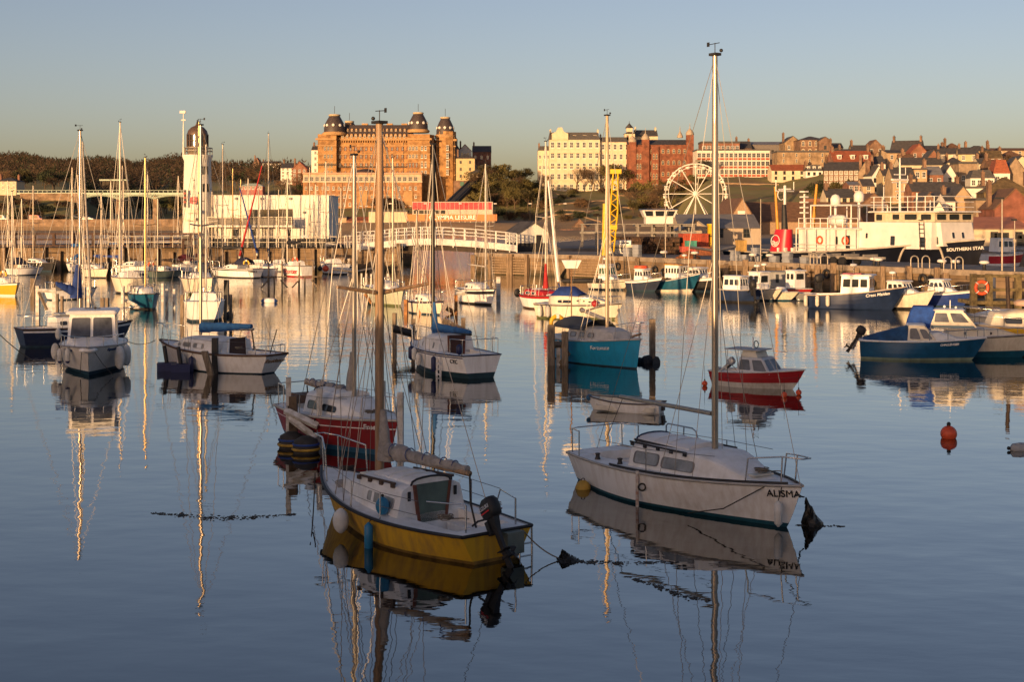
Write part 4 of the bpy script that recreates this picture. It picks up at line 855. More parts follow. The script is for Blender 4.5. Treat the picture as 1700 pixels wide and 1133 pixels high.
for px,py,l in ((1170,641,'orange ball fender beside the stern of the red motor boat'),(1302,660,'orange ball fender under the stem of the red motor boat'),(1326,656,'orange ball buoy floating off the bow of the red motor boat')):
    by = thing('ball_fender',l,'fender',wat(px,py)); MB().ball((0,0,.08),.1,14,10).build('ball',ORANGE(),by); MB().tube([(0,0,.17),(0,0,.24)],.025,6).build('eye',BLACK(),by); MB().tube([(0,0,.24),(.0,.05,.7)],.006,4).build('lanyard',ROPEK(),by)
# ---- dinghy
o = place('rowing_dinghy','small white open dinghy floating behind the boom of the near white sloop',1041,683,157,'dinghy')
H = Hull(2.2,1.1,.42,.32,rb=.2,rs=.04,tw=.7,tm=.4,p=2.2,sag=.05)
H.build(o,[hullmat('grubby white gelcoat',(.66,.64,.59)),MATS['grubby white gelcoat'],ANTI()],boot=.08,n=20); H.build_deck(o,CREAM(),(-1.05,.95,.5,.26),inset=.03); H.strake(o,DKWOOD(),.022)
for x in (-.7,.2): MB().box(x,x + .22,-.42,.42,.2,.235).build('thwart',CREAM(),o)
MB().box(-1.2,-1.13,-.08,.1,.08,.36).build('outboard_pad',BLACK(),o); MB().ball((1.24,0,.36),(.1,.12,.1),8,6).build('bow_fender',mat('blue rag',(.03,.12,.25),.9),o)
# ================================================================ buoys, posts, weed, ropes
def buoy(px,py,r,m_,label,h=.0):
    p = wat(px,py); o = thing('mooring_buoy',label,'buoy',p); MB().ball((0,0,r * .55),r,18,12).build('float',m_,o); MB().lathe([(.05,0),(.06,.06),(.03,.1)],(0,0,r * 1.53),8).build('eye',BLACK(),o)
buoy(1575,728,.22,ORANGE(),'bright orange red ball buoy alone on open water at the right')
o = thing('mooring_buoy','grey buoy lying at the right edge of the open water','buoy',wat(1694,748)); MB().lathe([(.03,-.3),(.13,-.2),(.15,.0),(.13,.2),(.03,.3)],(0,0,.05),12,axis=V((1,.2,0))).build('float',mat('grey float',(.4,.4,.4),.6),o); MB().ball((-.32,-.06,.06),.05,8,5).build('eye',BLACK(),o)
o = thing('mooring_buoy','white barrel buoy with blue ends floating left of the middle','buoy',wat(447,503)); MB().lathe([(.1,-.42),(.19,-.34),(.21,0),(.19,.34),(.1,.42)],(0,0,.12),12,axis=V((1,.1,0))).build('float',WHITE(),o)
for s_ in (1,-1): MB().lathe([(.2,0),(.13,.12),(.05,.2)],(s_ * .36,s_ * .036,.12),10,axis=V((s_,s_ * .1,0))).build('end_cap',mat('blue end',(.02,.08,.3),.5),o)
def post(px,py,top,w_,m_,label,lean=0.0,group=None,round_=False,Y=None):
    p = wat(px,py); h = zat(top,p.y); w_ *= .68 if p.y > 70 else 1
    if round_:
        o = MB().tube([(0,0,-.5),(lean,0,h)],w_ / 2,8).build('mooring_post',m_,None,p)
    else: o = fender_pile((0,0),h,w_,-.5,(lean,0)).build('mooring_post',m_,None,p,RNG.uniform(-.3,.3))
    T(o,label,'post',group); return o
# posts round the red sloop
GW = 'white posts around the red sloop'
for px,py,top,t in ((479,742,627,'white post standing left of the red sloop by its stern'),(530,745,645,'white post against the flank of the red sloop'),(665,795,652,'white post standing right of the red sloop, behind the yellow boom'),(635,752,633,'thin white post behind the wooden mast by the red sloop')):
    post(px,py,top,.13,WPOST(),t,group=GW)
post(487,742,658,.2,mat('tarred pile',(.16,.11,.07),.9,var=.5),'short stout timber pile at the stern of the red sloop')
def plank(px0,py0,Y0,px1,py1,Y1,w_,m_,label,name='mooring_rail',cat='rail',group=None):
    a_,b_ = at(px0,py0,Y0),at(px1,py1,Y1); o = thing(name,label,cat,a_); d = b_ - a_
    if 'bundle' in name:
        b = MB(); k = RNG; b.tube([d * (i / 7) for i in range(8)],[w_ * k.uniform(.55,1.1) for i in range(8)],9).build('tyre_bundle',m_,o); MB().ring(d * .5,w_ * .9,w_ * .25,d,14,6).build('tyre',m_,o); return o
    MB().tube([(0,0,0),d],w_,4).build('plank',m_,o); e = MB(); e.tube([d * .1 - V((0,0,w_)),d * .1 + V((0,0,w_ * 1.6))],.02,5); e.tube([d * .9 - V((0,0,w_)),d * .9 + V((0,0,w_ * 1.6))],.02,5); e.build('bolt',BLACK(),o); return o
plank(473,682,36.8,528,708,36.6,.1,WPOST(),'upper white plank between the posts beside the red sloop')
plank(480,694,36.8,525,728,36.6,.09,WPOST(),'lower slanting white plank between the posts beside the red sloop')
for px,py,l in ((484,744,'dark float with blue and yellow bands at the stern of the red sloop'),(508,752,'second banded dark float, nearer the white post of the red sloop')):
    o = thing('mooring_float',l,'float',wat(px,py)); MB().lathe([(.1,-.2),(.3,-.1),(.34,.1),(.3,.32),(.12,.42)],n=14).build('float_body',mat('sooty float',(.05,.045,.04),.8,var=.4),o); MB().ring((0,0,.1),.34,.035,(0,0,1),18,6).build('yellow_band',mat('worn yellow band',(.5,.3,.04),.7,var=.4),o); MB().ring((0,0,.22),.325,.03,(0,0,1),18,6).build('blue_band',mat('worn blue band',(.02,.06,.25),.7),o)
# piles round the turquoise boat
for px,py,top,w_,l in ((915,607,540,.28,'tall dark pile left of the turquoise boat'),(938,607,551,.25,'dark pile against the stern of the turquoise boat'),(1083,602,530,.25,'tall brown pile right of the turquoise boat'),(927,606,578,.15,'short pale post between the two dark piles of the turquoise boat')):
    post(px,py,top,w_,TIMBER() if w_ > .2 else WPOST(),l)
plank(912,573,58,943,573,58,.14,TIMBER(),'dark cross beam between the piles at the turquoise stern'); plank(930,604,57.5,955,575,59,.1,TIMBER(),'slanting brace behind the stern of the turquoise boat')
plank(1062,603,58.5,1090,604,58,.3,BLACK(),'weedy black tyre bundle at the foot of the pile right of the turquoise boat','fender_bundle','fender')
# dolphin left of the black masted sloop
post(655,580,520,.16,TIMBER(),'thin pile left of the black masted sloop, farther from it'); post(686,580,530,.17,TIMBER(),'thin pile touching the bow of the black masted sloop')
plank(654,546,63,690,556,63,.17,BLACK(),'black beam slung between two thin piles by the black masted sloop'); post(769,575,528,.2,TIMBER(),'dark pile behind the cockpit of the black masted sloop')
plank(735,532,62,782,556,62,.13,TIMBER(),'dark slanting spar behind the blue cover of the black masted sloop','wooden_spar','spar')
# frame left of the navy sloop
for px,py,top,w_,l in ((63,530,475,.3,'white topped post at the left end of the frame by the navy sloop'),(90,533,478,.3,'stout white post at the right end of the frame by the navy sloop'),(95,520,488,.22,'brown post behind the blue cover of the navy sloop'),(103,520,492,.22,'second brown post behind the blue cover of the navy sloop'),(170,530,495,.3,'dark pile behind the cruiser, left of a pair'),(178,533,495,.26,'dark pile behind the cruiser, right of a pair'),(54,492,462,.45,'stout post right of the small yellow boat'),(147,500,476,.3,'pale pile in front of the large cream sloop')):
    post(px,py,top,w_,WPOST() if 'white' in l or 'pale' in l else TIMBER(),l)
plank(63,482,82,90,484,82,.1,WPOST(),'pale cross rail of the frame by the navy sloop'); plank(64,485,82,78,515,82,.09,TIMBER(),'slanting brace of the frame by the navy sloop')
# posts round the teal boat
for px,py,top,l in ((204,515,475,'white post left of the small teal boat'),(222,512,479,'white post in front of the small teal boat, left of two'),(233,512,479,'white post in front of the small teal boat, right of two'),(270,500,471,'white post behind the small teal boat'),(277,512,480,'white post right of the small teal boat'),(289,512,480,'lone white post right of the small teal boat')):
    post(px,py,top,.26,WPOST(),l,group='white posts around the teal boat')
plank(204,497,92,228,509,91,.12,WPOST(),'white slanting plank across the hull of the teal boat'); plank(222,511,91,233,511,91,.08,WPOST(),'white low rail joining two posts in front of the teal boat')
# posts round the middle boats
GP = 'white posts beyond the pale green boat'
for px,top in ((600,454),(608,454),(616,455),(635,454),(644,454)): post(px,489,top,.18,WPOST(),'white post in the row beyond the pale green boat',group=GP)
for px,py,top,l in ((661,500,464,'white post right of the pale green boat'),(674,522,498,'rusty post left of the cream sloop with posts'),(696,522,500,'rusty post at the flank of the cream sloop with posts'),(757,500,474,'white post at the left of the black striped boat'),(785,502,473,'white post in front of the black striped boat'),(826,500,460,'pair of pale posts right of the black striped boat, left one'),(829,500,460,'pair of pale posts right of the black striped boat, right one'),(757,520,490,'rusty post right of the cream sloop with posts')):
    post(px,py,top,.3 if 'rusty' in l else .24,mat('rusty orange post',(.4,.18,.06),.85,var=.4) if 'rusty' in l else WPOST(),l)
plank(741,512,88,758,521,88,.14,mat('rusty orange post',(.4,.18,.06)),'slanting rusty beam between the cream sloop and a post'); plank(757,487,98,785,487,98,.14,WPOST(),'white plank at the side of the black striped boat')
plank(606,488,95,617,504,95,.1,mat('rusty orange post',(.4,.18,.06)),'slanting yellow brown brace left of the pale green boat')
for px in (302,333,374): post(px,528 if px != 333 else 490,490 if px != 333 else 465,.28,TIMBER(),{302: 'brown pile left of the small white stern-on sloop',333: 'brown pile in front of the cream hull under the gold mast',374: 'dark pile right of the small white stern-on sloop'}[px])
post(383,528,489,.22,TIMBER(),'pale brown pile with a dark tyre bundle right of the stern-on sloop'); plank(372,527,85,386,527,85,.3,BLACK(),'dark tyre bundle between the piles of the stern-on sloop','fender_bundle','fender')
post(304,450,397,.42,mat('dark pier timber',(.09,.05,.035)),'tall dark pile standing among the far marina yachts')
post(376,490,465,.5,BLACK(),'black baulk with ladder rungs right of the far cream hull')
# derelict pile frames
def frame(px,py,label):
    p = wat(px,py); o = thing('pile_frame',label,'pile frame',p); g = random.Random(px)
    for i,(x,h) in enumerate(((-.55,1.15),(-.05,.95),(.62,2.3),(-.5,2.2))): MB().tube([(x,g.uniform(-.3,.3),-.6),(x,0,h)],.07,6).build('pile',TIMBER(),o)
    MB().tube([(-.9,-.1,1.0),(1.0,-.1,1.02)],.05,5).build('cross_beam',TIMBER(),o)
    for s_ in (1,-1): MB().tube([(s_ * .5,-.15,.75),(s_ * 1.1,-.15,.1)],.06,5).build('brace',TIMBER(),o)
frame(456,480,'derelict timber pile frame left of two, in front of the far yachts'); frame(507,480,'derelict timber pile frame right of two, in front of the far yachts')
# ---------------------------------------------------------------- floating weed and mooring lines
def weed(pts,width,n,name='floating_weed',label='strand of dark seaweed drifting on the water'):
    m = MB(); g = random.Random(n)
    for i in range(n):
        q = g.random() * (len(pts) - 1); q += .12 * math.sin(q * 9); q = min(max(q,0),len(pts) - 1.001); k = int(q); p = wat(*pts[k]).lerp(wat(*pts[k + 1]),q - k); w_ = width * (.35 + .65 * math.sin(math.pi * (q / (len(pts) - 1))))
        c = p + V((g.gauss(0,w_ * .5),g.gauss(0,w_),0)); s_ = g.uniform(.008,.05) * g.choice((.5,.7,1)); a_ = g.random() * 6.28; h = g.uniform(.002,.012)
        m.hexa([c + V((s_ * 1.7 * math.cos(a_ + b_),s_ * .4 * math.sin(a_ + b_),-.01)) for b_ in (0,1.5,3,4.6)] + [c + V((s_ * .5 * math.cos(a_ + b_ + .3),s_ * .4 * math.sin(a_ + b_ + .3),h)) for b_ in (0,1.5,3,4.6)])
    o = m.build(name,mat('wet seaweed',(.02,.016,.01),.5,var=.5)); o['kind'] = 'stuff'; o['label'] = label
weed([(250,853),(300,856),(360,862),(410,860),(500,854)],.11,620,label='long strand of dark seaweed drifting on the water at the left')
weed([(935,932),(980,934),(1040,936),(1125,934)],.08,380,label='strand of seaweed trailing right of the yellow boat mooring')
weed([(1040,958),(1090,975),(1130,990),(1175,998)],.09,320,label='thin strand of seaweed in the reflection of the white sloop')
weed([(1322,873),(1350,874),(1408,875)],.05,220,label='dark weed spread round the mooring rope off the white bow')
def rope(pts,r,label,m_=None,weedy=None):
    o = MB().tube(pts,r,6).build('mooring_rope',m_ or ROPEK()); T(o,label,'rope')
    return o
def sagline(a_,b_,sag,n=10): return [a_.lerp(b_,i / n) - V((0,0,sag * 4 * (i / n) * (1 - i / n))) for i in range(n + 1)]
rope(sagline(YEL.matrix_basis @ V((-2.75,-.5,.5)),wat(940,931),.1),.012,'mooring rope running from the yellow stern down to the water',ROPE())
def weedclump(px,py,h,w_,label):
    p = wat(px,py); g = random.Random(px); m = MB(); n = 9
    rings = []
    for i in range(7):
        q = i / 6; r_ = w_ * (1 - q) ** 1.3 + .015; c = V((-.12 * q,.1 * q,h * q - .03)); rings.append([c + V((r_ * g.uniform(.6,1.3) * math.cos(a_),r_ * g.uniform(.6,1.2) * math.sin(a_),g.uniform(-.03,.03))) for a_ in [6.283 * j / n for j in range(n)]])
    m.loft(rings,smooth=False)
    for i in range(140):
        q = g.random() ** .8; a_ = g.random() * 6.28; r_ = w_ * (1 - q) ** 1.3; c = V((-.12 * q + r_ * math.cos(a_),.1 * q + r_ * math.sin(a_),h * q)); m.tube([c,c + V((g.uniform(-.03,.03),g.uniform(-.03,.03),-.1))],.008,3)
    o = m.build('weed_clump',mat('wet seaweed',(.02,.016,.01)),None,p); T(o,label,'seaweed')
weedclump(1350,872,.52,.2,'black weed hanging from the mooring rope off the white bow'); weedclump(945,932,.18,.25,'black weed at the end of the yellow boat mooring rope')
rope(sagline(ALI.matrix_basis @ V((3.3,0,.8)),wat(1345,870) + V((-.1,.1,.5)),.05),.016,'weedy mooring rope from the white bow to the black weed')
rope(sagline(YEL.matrix_basis @ V((3.1,.2,.75)),wat(515,905),.25),.012,'mooring rope sagging from the yellow bow to the water')
rope(sagline(RES.matrix_basis @ V((3.6,0,.95)),at(192,553,60),.3),.014,'slack line from the white bow to the motor cruiser')
rope(sagline(NVY.matrix_basis @ V((-3.7,0,.95)),wat(56,600),.1),.02,'rope hanging from the stern of the navy sloop')

def coil(B,x,y,z,label,m_=None):
    o = thing('rope_coil',label,'rope',B.matrix_basis @ V((x,y,z))); m = MB()
    m.tube([((.1 + .05 * math.sin(i * .9)) * math.cos(i * .55),(.1 + .05 * math.sin(i * .9)) * math.sin(i * .55),.015 + .0012 * i) for i in range(60)],.011,5); m.build('coil',m_ or ROPE(),o); MB().tube([(.12,0,.02),(.3,.1,.012),(.42,.05,.012)],.011,5).build('loose_end',m_ or ROPE(),o)
coil(ALI,2.3,.1,.93,'coil of old rope on the foredeck of the near white sloop'); coil(ALI,-2.2,.6,.76,'coil of blue rope at the stern of the near white sloop',mat('blue rope',(.03,.08,.2),.9)); coil(YEL,-1.9,.55,.66,'coil of rope on the side deck by the yellow sloop cockpit'); coil(YEL,2.2,0,.9,'dark rope coil on the bow of the yellow sloop',ROPEK()); coil(RED,1.9,-.2,1.02,'rope coil on the foredeck of the red sloop'); coil(RES,-1.9,.75,.95,'rope coil by the cockpit of the sloop with the brown door')
# ================================================================ boats farther off: one builder, each boat its own look
def fit(pw,px,py,hd,L,B,fb,fs,over):
    """length and beam that give the hull its measured width pw in the photo"""
    Y = wat(px,py).y; c,s_ = abs(math.cos(rad(hd))),abs(math.sin(rad(hd))); w_ = pw * Y / F; r = w_ / ((L + over) * c + B * s_ * .6); r = max(min(r * 1.06,1.4),.5); k = r ** .55
    return (L + over) * r - over,B * r ** .7,fb * k,fs * k,r
def sloop(label,px,py,hd,L=6.5,B=2.3,fb=1.1,fs=.85,hull=None,boot=None,stripe=None,stripe_m=None,deck=None,mast=None,top=None,mastpx=None,cover=None,sail=None,boomlen=2.6,boomdir=-1,cab=True,wins=((-.9,-.2),(0,.7)),door=None,mast_m=None,rb=.5,rs=.2,tw=.7,spread=((.5,.7),),lum=0,rails=True,hood=None,text=None,tm=None,lean=(0,0),belt=None,n=16,wr=.014,boom_z=1.9,seed=1,strake=None,cat='sailboat',name='sailing_boat',group=None,pw=None):
    if pw: L,B,fb,fs,kk = fit(pw,px,py,hd,L,B,fb,fs,rb + rs); boomlen *= min(kk,1); boom_z = fb + (boom_z - 1.1) * min(kk ** .6,1)
    o = place(name,label,px,py,hd,cat,group)
    H = Hull(L,B,fb,fs,rb=rb,rs=rs,tw=tw,tm=.42,p=2.2,sag=.05)
    H.build(o,[hull or WHITE(),boot or ANTI(),ANTI(),stripe_m or ANTI()],stripe=stripe,boot=.12,n=n); H.build_deck(o,deck or DECK(),(-L * .42,-L * .16,B * .27,.4),n=12); H.strake(o,strake or DKWOOD(),.03,n=12)
    if cab: cabin(H,o,[(-L * .155,B * .36,.5),(L * .03,B * .35,.48),(L * .14,B * .29,.38),(L * .3,B * .16,.04)],deck or DECK(),[(L * w0 / 6.5,L * w1 / 6.5,.3,.75) for w0,w1 in wins],DECK(),GLASS(),fr=.03,k=6,door=door,frame=n > 12)
    if top:
        xm = lx(o,mastpx) if mastpx else L * .1
        xm = max(min(xm,L * .33),-L * .33); w_ = o.matrix_basis @ V((xm,0,0)); zt = zat(top,w_.y)
        rig(o,H,xm,1.0,zt,.06,mast_m or ALU(),spreaders=spread,wr=wr,halyards=1,lean=lean)
        if cover or sail or boomlen:
            x0 = xm + boomdir * .1; boom(o,(x0,0,boom_z),(x0 + boomdir * boomlen,0,boom_z + .06),.045,mast_m or ALU(),cover=cover,sail=sail,thick=.15,luff=lum,seed=seed)
    if rails: H.pulpit(o,.55,.9,r=.02); H.pulpit(o,.55,.7,r=.02,name='pushpit',bow=False); H.rail(o,.5,(-L * .38,L * .36),4,1)
    if hood:
        x0 = -L * .16; MB().loft([[V((x0 + dx,B * .36 * math.cos(q),H.fs + .35 + hh * max(math.sin(q),0))) for q in [math.pi * j / 8 for j in range(9)]] for dx,hh in ((-.9,.55),(-.4,.75),(.2,.7),(.75,.2))],False,False).build('spray_hood',hood,o)
    if belt:
        b = thing('lifebelt',belt[0],'lifebelt',o.matrix_basis @ V((-L * .46,belt[1],H.fs + .35))); MB().tube([(.25 * math.cos(q),0,.22 + .25 * math.sin(q)) for q in [(-.15 + 1.3 * i / 10) * math.pi for i in range(11)]],.08,6).build('belt',belt[2] if len(belt) > 2 else YELLOW(),b); MB().box(-.05,.05,-.09,.09,.38,.56).build('strap',WHITE(),b)
    if text: H.text(o,text[0],text[1],text[2],text[3],tm or mat('black lettering',(.02,.02,.02)),text[4],shear=.2,bold=.004)
    return o,H
def launch(label,px,py,hd,L=6.5,B=2.4,fb=1.25,fs=.85,hull=None,boot=None,stripe=None,stripe_m=None,wh=None,wh2=None,roof=None,fore=True,whm=None,wins=None,top=None,mast=None,rails=True,boot_k=.14,cat='motor boat',name='motor_boat',n=16,text=None,tm=None,deck=None,extra=None,rb=.8,chine=1,well=True,gm=None,strake=None,pw=None):
    if pw:
        L,B,fb,fs,kk = fit(pw,px,py,hd,L,B,fb,fs,rb); k2,k3 = kk ** .55,kk ** .7
        f2 = lambda w_: w_ and [tuple([w_[0][0] * kk,w_[0][1] * kk,w_[0][2] * k3]),tuple([w_[1][0] * kk,w_[1][1] * kk,w_[1][2] * k3]),w_[2] * k2,w_[3] * k2] + list(w_[4:])
        wh,wh2 = f2(wh),f2(wh2)
        if text: text = (text[0],text[1] * kk) + tuple(text[2:])
    o = place(name,label,px,py,hd,cat); H = Hull(L,B,fb,fs,rb=rb,rs=.05,tw=.85,tm=.38,p=2.4,sag=.05,chine=chine)
    H.build(o,[hull or WHITE(),boot or ANTI(),ANTI(),stripe_m or ANTI()],boot=boot_k,stripe=stripe,n=n); H.build_deck(o,deck or DECK(),(-L * .46,-L * .1,B * .36,.5) if well else None,n=12); H.strake(o,strake or mat('grey strake',(.35,.33,.32),.5),.04,n=14)
    if fore: cabin(H,o,[(L * .02,B * .36,.42),(L * .2,B * .3,.38),(L * .4,B * .14,.05)],deck or DECK(),[(L * .05,L * .16,.3,.75)],DECK(),GLASS(),fr=.02,k=6)
    for i,w_ in enumerate([wh,wh2]):
        if w_: house_on_deck(o,w_[0],w_[1],w_[2],w_[3],whm or WHITE(),roof=(.1,.18,.08,.1,roof or whm or WHITE()),wins=w_[4] if len(w_) > 4 else wins or {'s': [(.06,.34,.38,.85),(.38,.64,.38,.85),(.68,.95,.38,.85)],'f': [(.05,.33,.35,.88),(.36,.64,.35,.88),(.67,.95,.35,.88)]},gm=gm,fr=.03,r=.06,name='wheelhouse' if i == 0 else 'upper_cabin')
    if rails:
        rl = MB()
        for sd in (1,-1):
            pts = [H.P(.55 + .43 * i / 6,1,sd,-.06) + V((0,0,.4)) for i in range(7)]; rl.tube(pts,.018,5)
            for i in (0,2,4,6): rl.tube([pts[i],pts[i] - V((0,0,.4))],.016,4)
        rl.build('bow_rail',STEEL(),o)
    if mast: 
        z0 = (wh or wh2)[3] if (wh or wh2) else fb; mm = MB(); mm.tube([(mast[0],0,z0),(mast[0],0,z0 + mast[1])],.03,6); mm.tube([(mast[0],-.35,z0 + mast[1] * .7),(mast[0],.35,z0 + mast[1] * .7)],.02,5); mm.build('aerial_mast',ALU(),o); MB().lathe([(.05,0),(.22,.03),(.22,.14),(.1,.18)],(mast[0],0,z0 + mast[1] + .0),12).build('radar_dome',WHITE(),o)
    if text: H.text(o,text[0],text[1],text[2],text[3],tm or WHITE(),text[4],shear=.2,bold=.004)
    o['sz'] = k2 if pw else 1.0
    return o,H
CREAMH = hullmat('cream gelcoat',(.68,.62,.5),(.35,.28,.18),.35,.4); GOLD = mat('gold anodised spar',(.55,.38,.16),.32,.7,var=.1); NAVY = mat('navy canvas',(.015,.018,.05),.8); MAROON = mat('maroon canvas',(.14,.02,.03),.85); REDC = mat('red canvas',(.4,.02,.02),.8); BLUET = mat('teal blue paint',(.01,.09,.16),.35,var=.25); BLACKP = hullmat('black hull paint',(.014,.014,.016),(.05,.045,.04),.25,.3)
REDB = mat('red boot paint',(.4,.015,.02),.5); GREENP = hullmat('pale green gelcoat',(.42,.46,.36),(.3,.27,.18),.35,.5); GREENW = mat('weedy waterline',(.12,.14,.06),.8)
# ---- middle distance, between the viewer and the bridge
o,H = sloop('pale green motor sailer lying beyond the near wooden spreaders',643,506,-64,6.0,2.3,1.2,1.35,pw=80,hull=GREENP,boot=GREENW,tw=.85,mastpx=652,top=262,boomlen=2.2,wins=())
sloop('cream sloop between rusty posts with dark lettering near its bow',708,521,-60,5.6,2.1,1.1,.95,pw=72,hull=CREAMH,mastpx=692,top=350,cover=None,boomlen=0,spread=(),text=('Bold',2.3,.7,.28,-1),lean=(.4,-.3),stripe=(.88,.97),stripe_m=mat('navy line',(.01,.02,.1)))
sloop('white sloop with a broad black side stripe, between white posts',793,504,-66,6.0,2.3,1.25,1.1,pw=74,boot=BLACK(),stripe=(.68,.88),stripe_m=mat('black side stripe',(.02,.02,.025),.4),mastpx=806,top=272,boomlen=3.6,mast_m=mat('pale spar',(.62,.57,.5)),boom_z=2.75)
o,H = sloop('white sloop with a red cabin band and a red mast coat',902,513,-62,6.2,2.4,1.2,1.1,pw=72,boot=DKWOOD(),stripe=(.8,.97),stripe_m=REDB,mastpx=906,top=235,boomlen=0,mast_m=mat('pale spar',(.62,.57,.5)),wins=(),tw=.75)
cabin(H,o,[(-1.2,.84,.44),(.3,.82,.42),(.9,.66,.3),(1.0,.6,.05)],mat('red cabin band',(.42,.02,.025),.5),[(-1.0,-.4,.3,.8),(-.2,.3,.3,.8)],DECK(),GLASS(),name='cabin_band',wr=.05)
MB().lathe([(.22,0),(.16,.4),(.1,1.2),(.07,1.6)],(lx(o,906),0,1.35),10).build('mast_coat',REDC,o); MB().ball((-3.0,-.3,.9),(.1,.25,.3),8,6).build('black_fender',BLACK(),o)
o,H = launch('white cabin cruiser with a blue canvas cover and black arched side windows',958,529,-28,4.75,2.1,1.0,.85,hull=CREAMH,stripe=(.9,.97),stripe_m=BLACK(),boot=GREENW,fore=False,rails=True,well=False,rb=.55)
cabin(H,o,[(-1.5,.82,.55),(-.6,.82,.6),(.6,.75,.5),(1.5,.5,.32),(2.2,.25,.04)],CREAMH,[(-.9,0,.25,.62),(.3,.8,.45,.7),(1.0,1.35,.35,.65)],BLACK(),GLASS(),k=6,wr=.2)
MB().loft([[V((x,.72 * math.cos(q),1.35 + h * max(math.sin(q),0))) for q in [math.pi * j / 8 for j in range(9)]] for x,h in ((-1.4,.12),(-1.1,.5),(-.2,.55),(.4,.1))],False,False).build('canvas_cover',BLUEC,o)
for x in (-1.9,-1.35): fender(H,x,-1,f'white fender on the cruiser with blue canvas, {"nearest its stern" if x < -1.5 else "second from its stern"}',length=.7,r=.14,low=0,root=o)
rd = thing('ball_fender','small red ball fender on the side of the cruiser with blue canvas','fender',o.matrix_basis @ V((1.5,-.75,.8))); MB().ball((0,0,.15),.2,10,8).build('ball',REDB,rd); MB().ball((0,0,.36),.05,6,4).build('eye',BLACK(),rd)
DAV = thing('spar','long grey spar leaning across the rail of the cruiser with blue canvas','spar',at(966,515,78)); MB().tube([(0,0,0),at(1010,533,70) - at(966,515,78)],.11,8).build('pole',mat('grey spar',(.3,.29,.28),.6),DAV); MB().ball((0,0,0),.14,8,6).build('end_ring',BLACK(),DAV)
sf = MB().lathe([(.1,-.4),(.14,0),(.1,.4)],(0,0,.05),10,axis=V((.4,1,0))); _o = thing('mast','white sail rolled round a leaning forestay above the blue canvas cruiser','furled jib',at(927,468,92)); MB().tube([(0,0,0),(at(910,300,92) - at(927,468,92))],[.1,.05],8).build('rolled_sail',WHITE(),_o); MB().tube([(0,0,-.1),(.3,0,-.9)],.05,6).build('tack_line',BLUEC,_o); sf = None
_b = thing('boom','black covered boom stretching right beside the rolled white jib','boom',at(929,468,92)); MB().tube([(0,0,0),(2.9,0,0)],.06,6).build('spar',ALU(),_b); MB().loft([[V((.1 + .38 * i,.11 * math.cos(q),.05 + .15 * math.sin(q) * (1 if i else .5))) for q in [6.283 * j / 8 for j in range(8)]] for i in range(8)]).build('sail_cover',BLACK(),_b)
# ---- left middle distance
sloop('small yellow hulled sloop cut by the left edge of the picture',12,491,-50,5.4,2.2,1.35,1.25,pw=62,hull=hullmat('clean yellow paint',(.6,.36,.015),(.3,.2,.04),.35,.3),boot=WHITE(),stripe=(.86,.99),stripe_m=WHITE(),mastpx=22,top=318,boomlen=0,mast_m=mat('pale spar',(.62,.57,.5)),belt=('yellow lifebelt on the stern of the small yellow sloop',.2))
o,H = sloop('small teal hulled sloop caged by white posts',240,512,-62,5.6,2.2,1.25,1.15,pw=73,hull=BLUET,boot=BLACK(),mastpx=241,top=262,boomlen=0,mast_m=GOLD,hood=None,text=('65',2.2,.62,.4,-1),tm=mat('dark number',(.01,.02,.05)))
o,H = sloop('large cream sloop with an outlined side panel, behind the teal boat',212,487,128,7.4,2.6,1.7,1.6,pw=84,hull=CREAMH,boot=BLACK(),mastpx=186,top=203,boomlen=2.4,rb=.8,wins=())
sloop('cream hulled sloop stern-on beneath the tall gold mast',334,489,-62,6.6,2.6,1.6,1.4,pw=77,hull=CREAMH,boot=GREENW,mastpx=330,top=203,mast_m=GOLD,boomlen=2.4,boom_z=2.6,tw=.8,belt=('white horseshoe lifebelt on the cream sloop under the gold mast',.4,WHITE()))
sloop('small white sloop lying stern to the viewer between brown piles',340,529,100,6.2,2.4,1.15,1.2,pw=65,mastpx=344,top=240,boomlen=0,mast_m=mat('pale spar',(.62,.57,.5)),tw=.85,wins=(),strake=WHITE())
sloop('white yacht with a leaning mast in front of the marina, far left',118,497,50,6.4,2.4,1.1,1.0,pw=70,mastpx=150,top=290,boomlen=0,lean=(-.6,0),spread=())
# ---- the marina row along the lighthouse pier
YR = 'yachts berthed along the lighthouse pier'
sloop('black hulled yacht with a cream deck at the left end of the marina',62,450,-38,9.0,2.9,1.25,1.25,pw=76,hull=BLACKP,mastpx=55,top=308,boomlen=3,boom_z=2.6,group=YR,n=12,boomdir=1)
sloop('low pale boat moored left of the black hulled yacht',8,447,-50,5.5,2.2,.9,.8,pw=36,boot=BLACK(),n=12,group=YR,top=300,mastpx=22,boomlen=0)
sloop('white yacht with a bright blue spray hood and blue boom cover',128,452,125,9.0,2.9,1.35,1.3,pw=60,mastpx=98,top=278,cover=TEALC,boom_z=3.5,boomlen=4.6,hood=TEALC,boomdir=-1,n=12,group=YR,belt=('yellow lifebelt on the yacht with the blue spray hood',.3))
sloop('long white yacht with a navy sail cover reaching left from its mast',222,455,148,9.5,3.0,1.35,1.2,pw=82,mastpx=193,top=275,cover=BLUEC,boom_z=2.0,boomlen=5.0,boomdir=1,lum=1.6,n=12,group=YR)
sloop('white yacht with teal boom cover behind the long white yacht',180,446,125,8.5,2.8,1.2,1.1,pw=56,mastpx=184,top=300,cover=TEALC,boom_z=3.6,boomlen=3.5,n=12,group=YR,boomdir=-1,belt=('yellow lifebelt on the yacht with the teal boom cover',.3))
sloop('cream yacht with a dark side band moored in the second rank',262,446,50,9.0,2.8,1.3,1.2,pw=52,stripe=(.6,.8),stripe_m=BLACK(),mastpx=238,top=285,boomlen=3,cover=NAVY,boom_z=3.2,n=12,group=YR,belt=('yellow lifebelt on the cream banded yacht',.3))
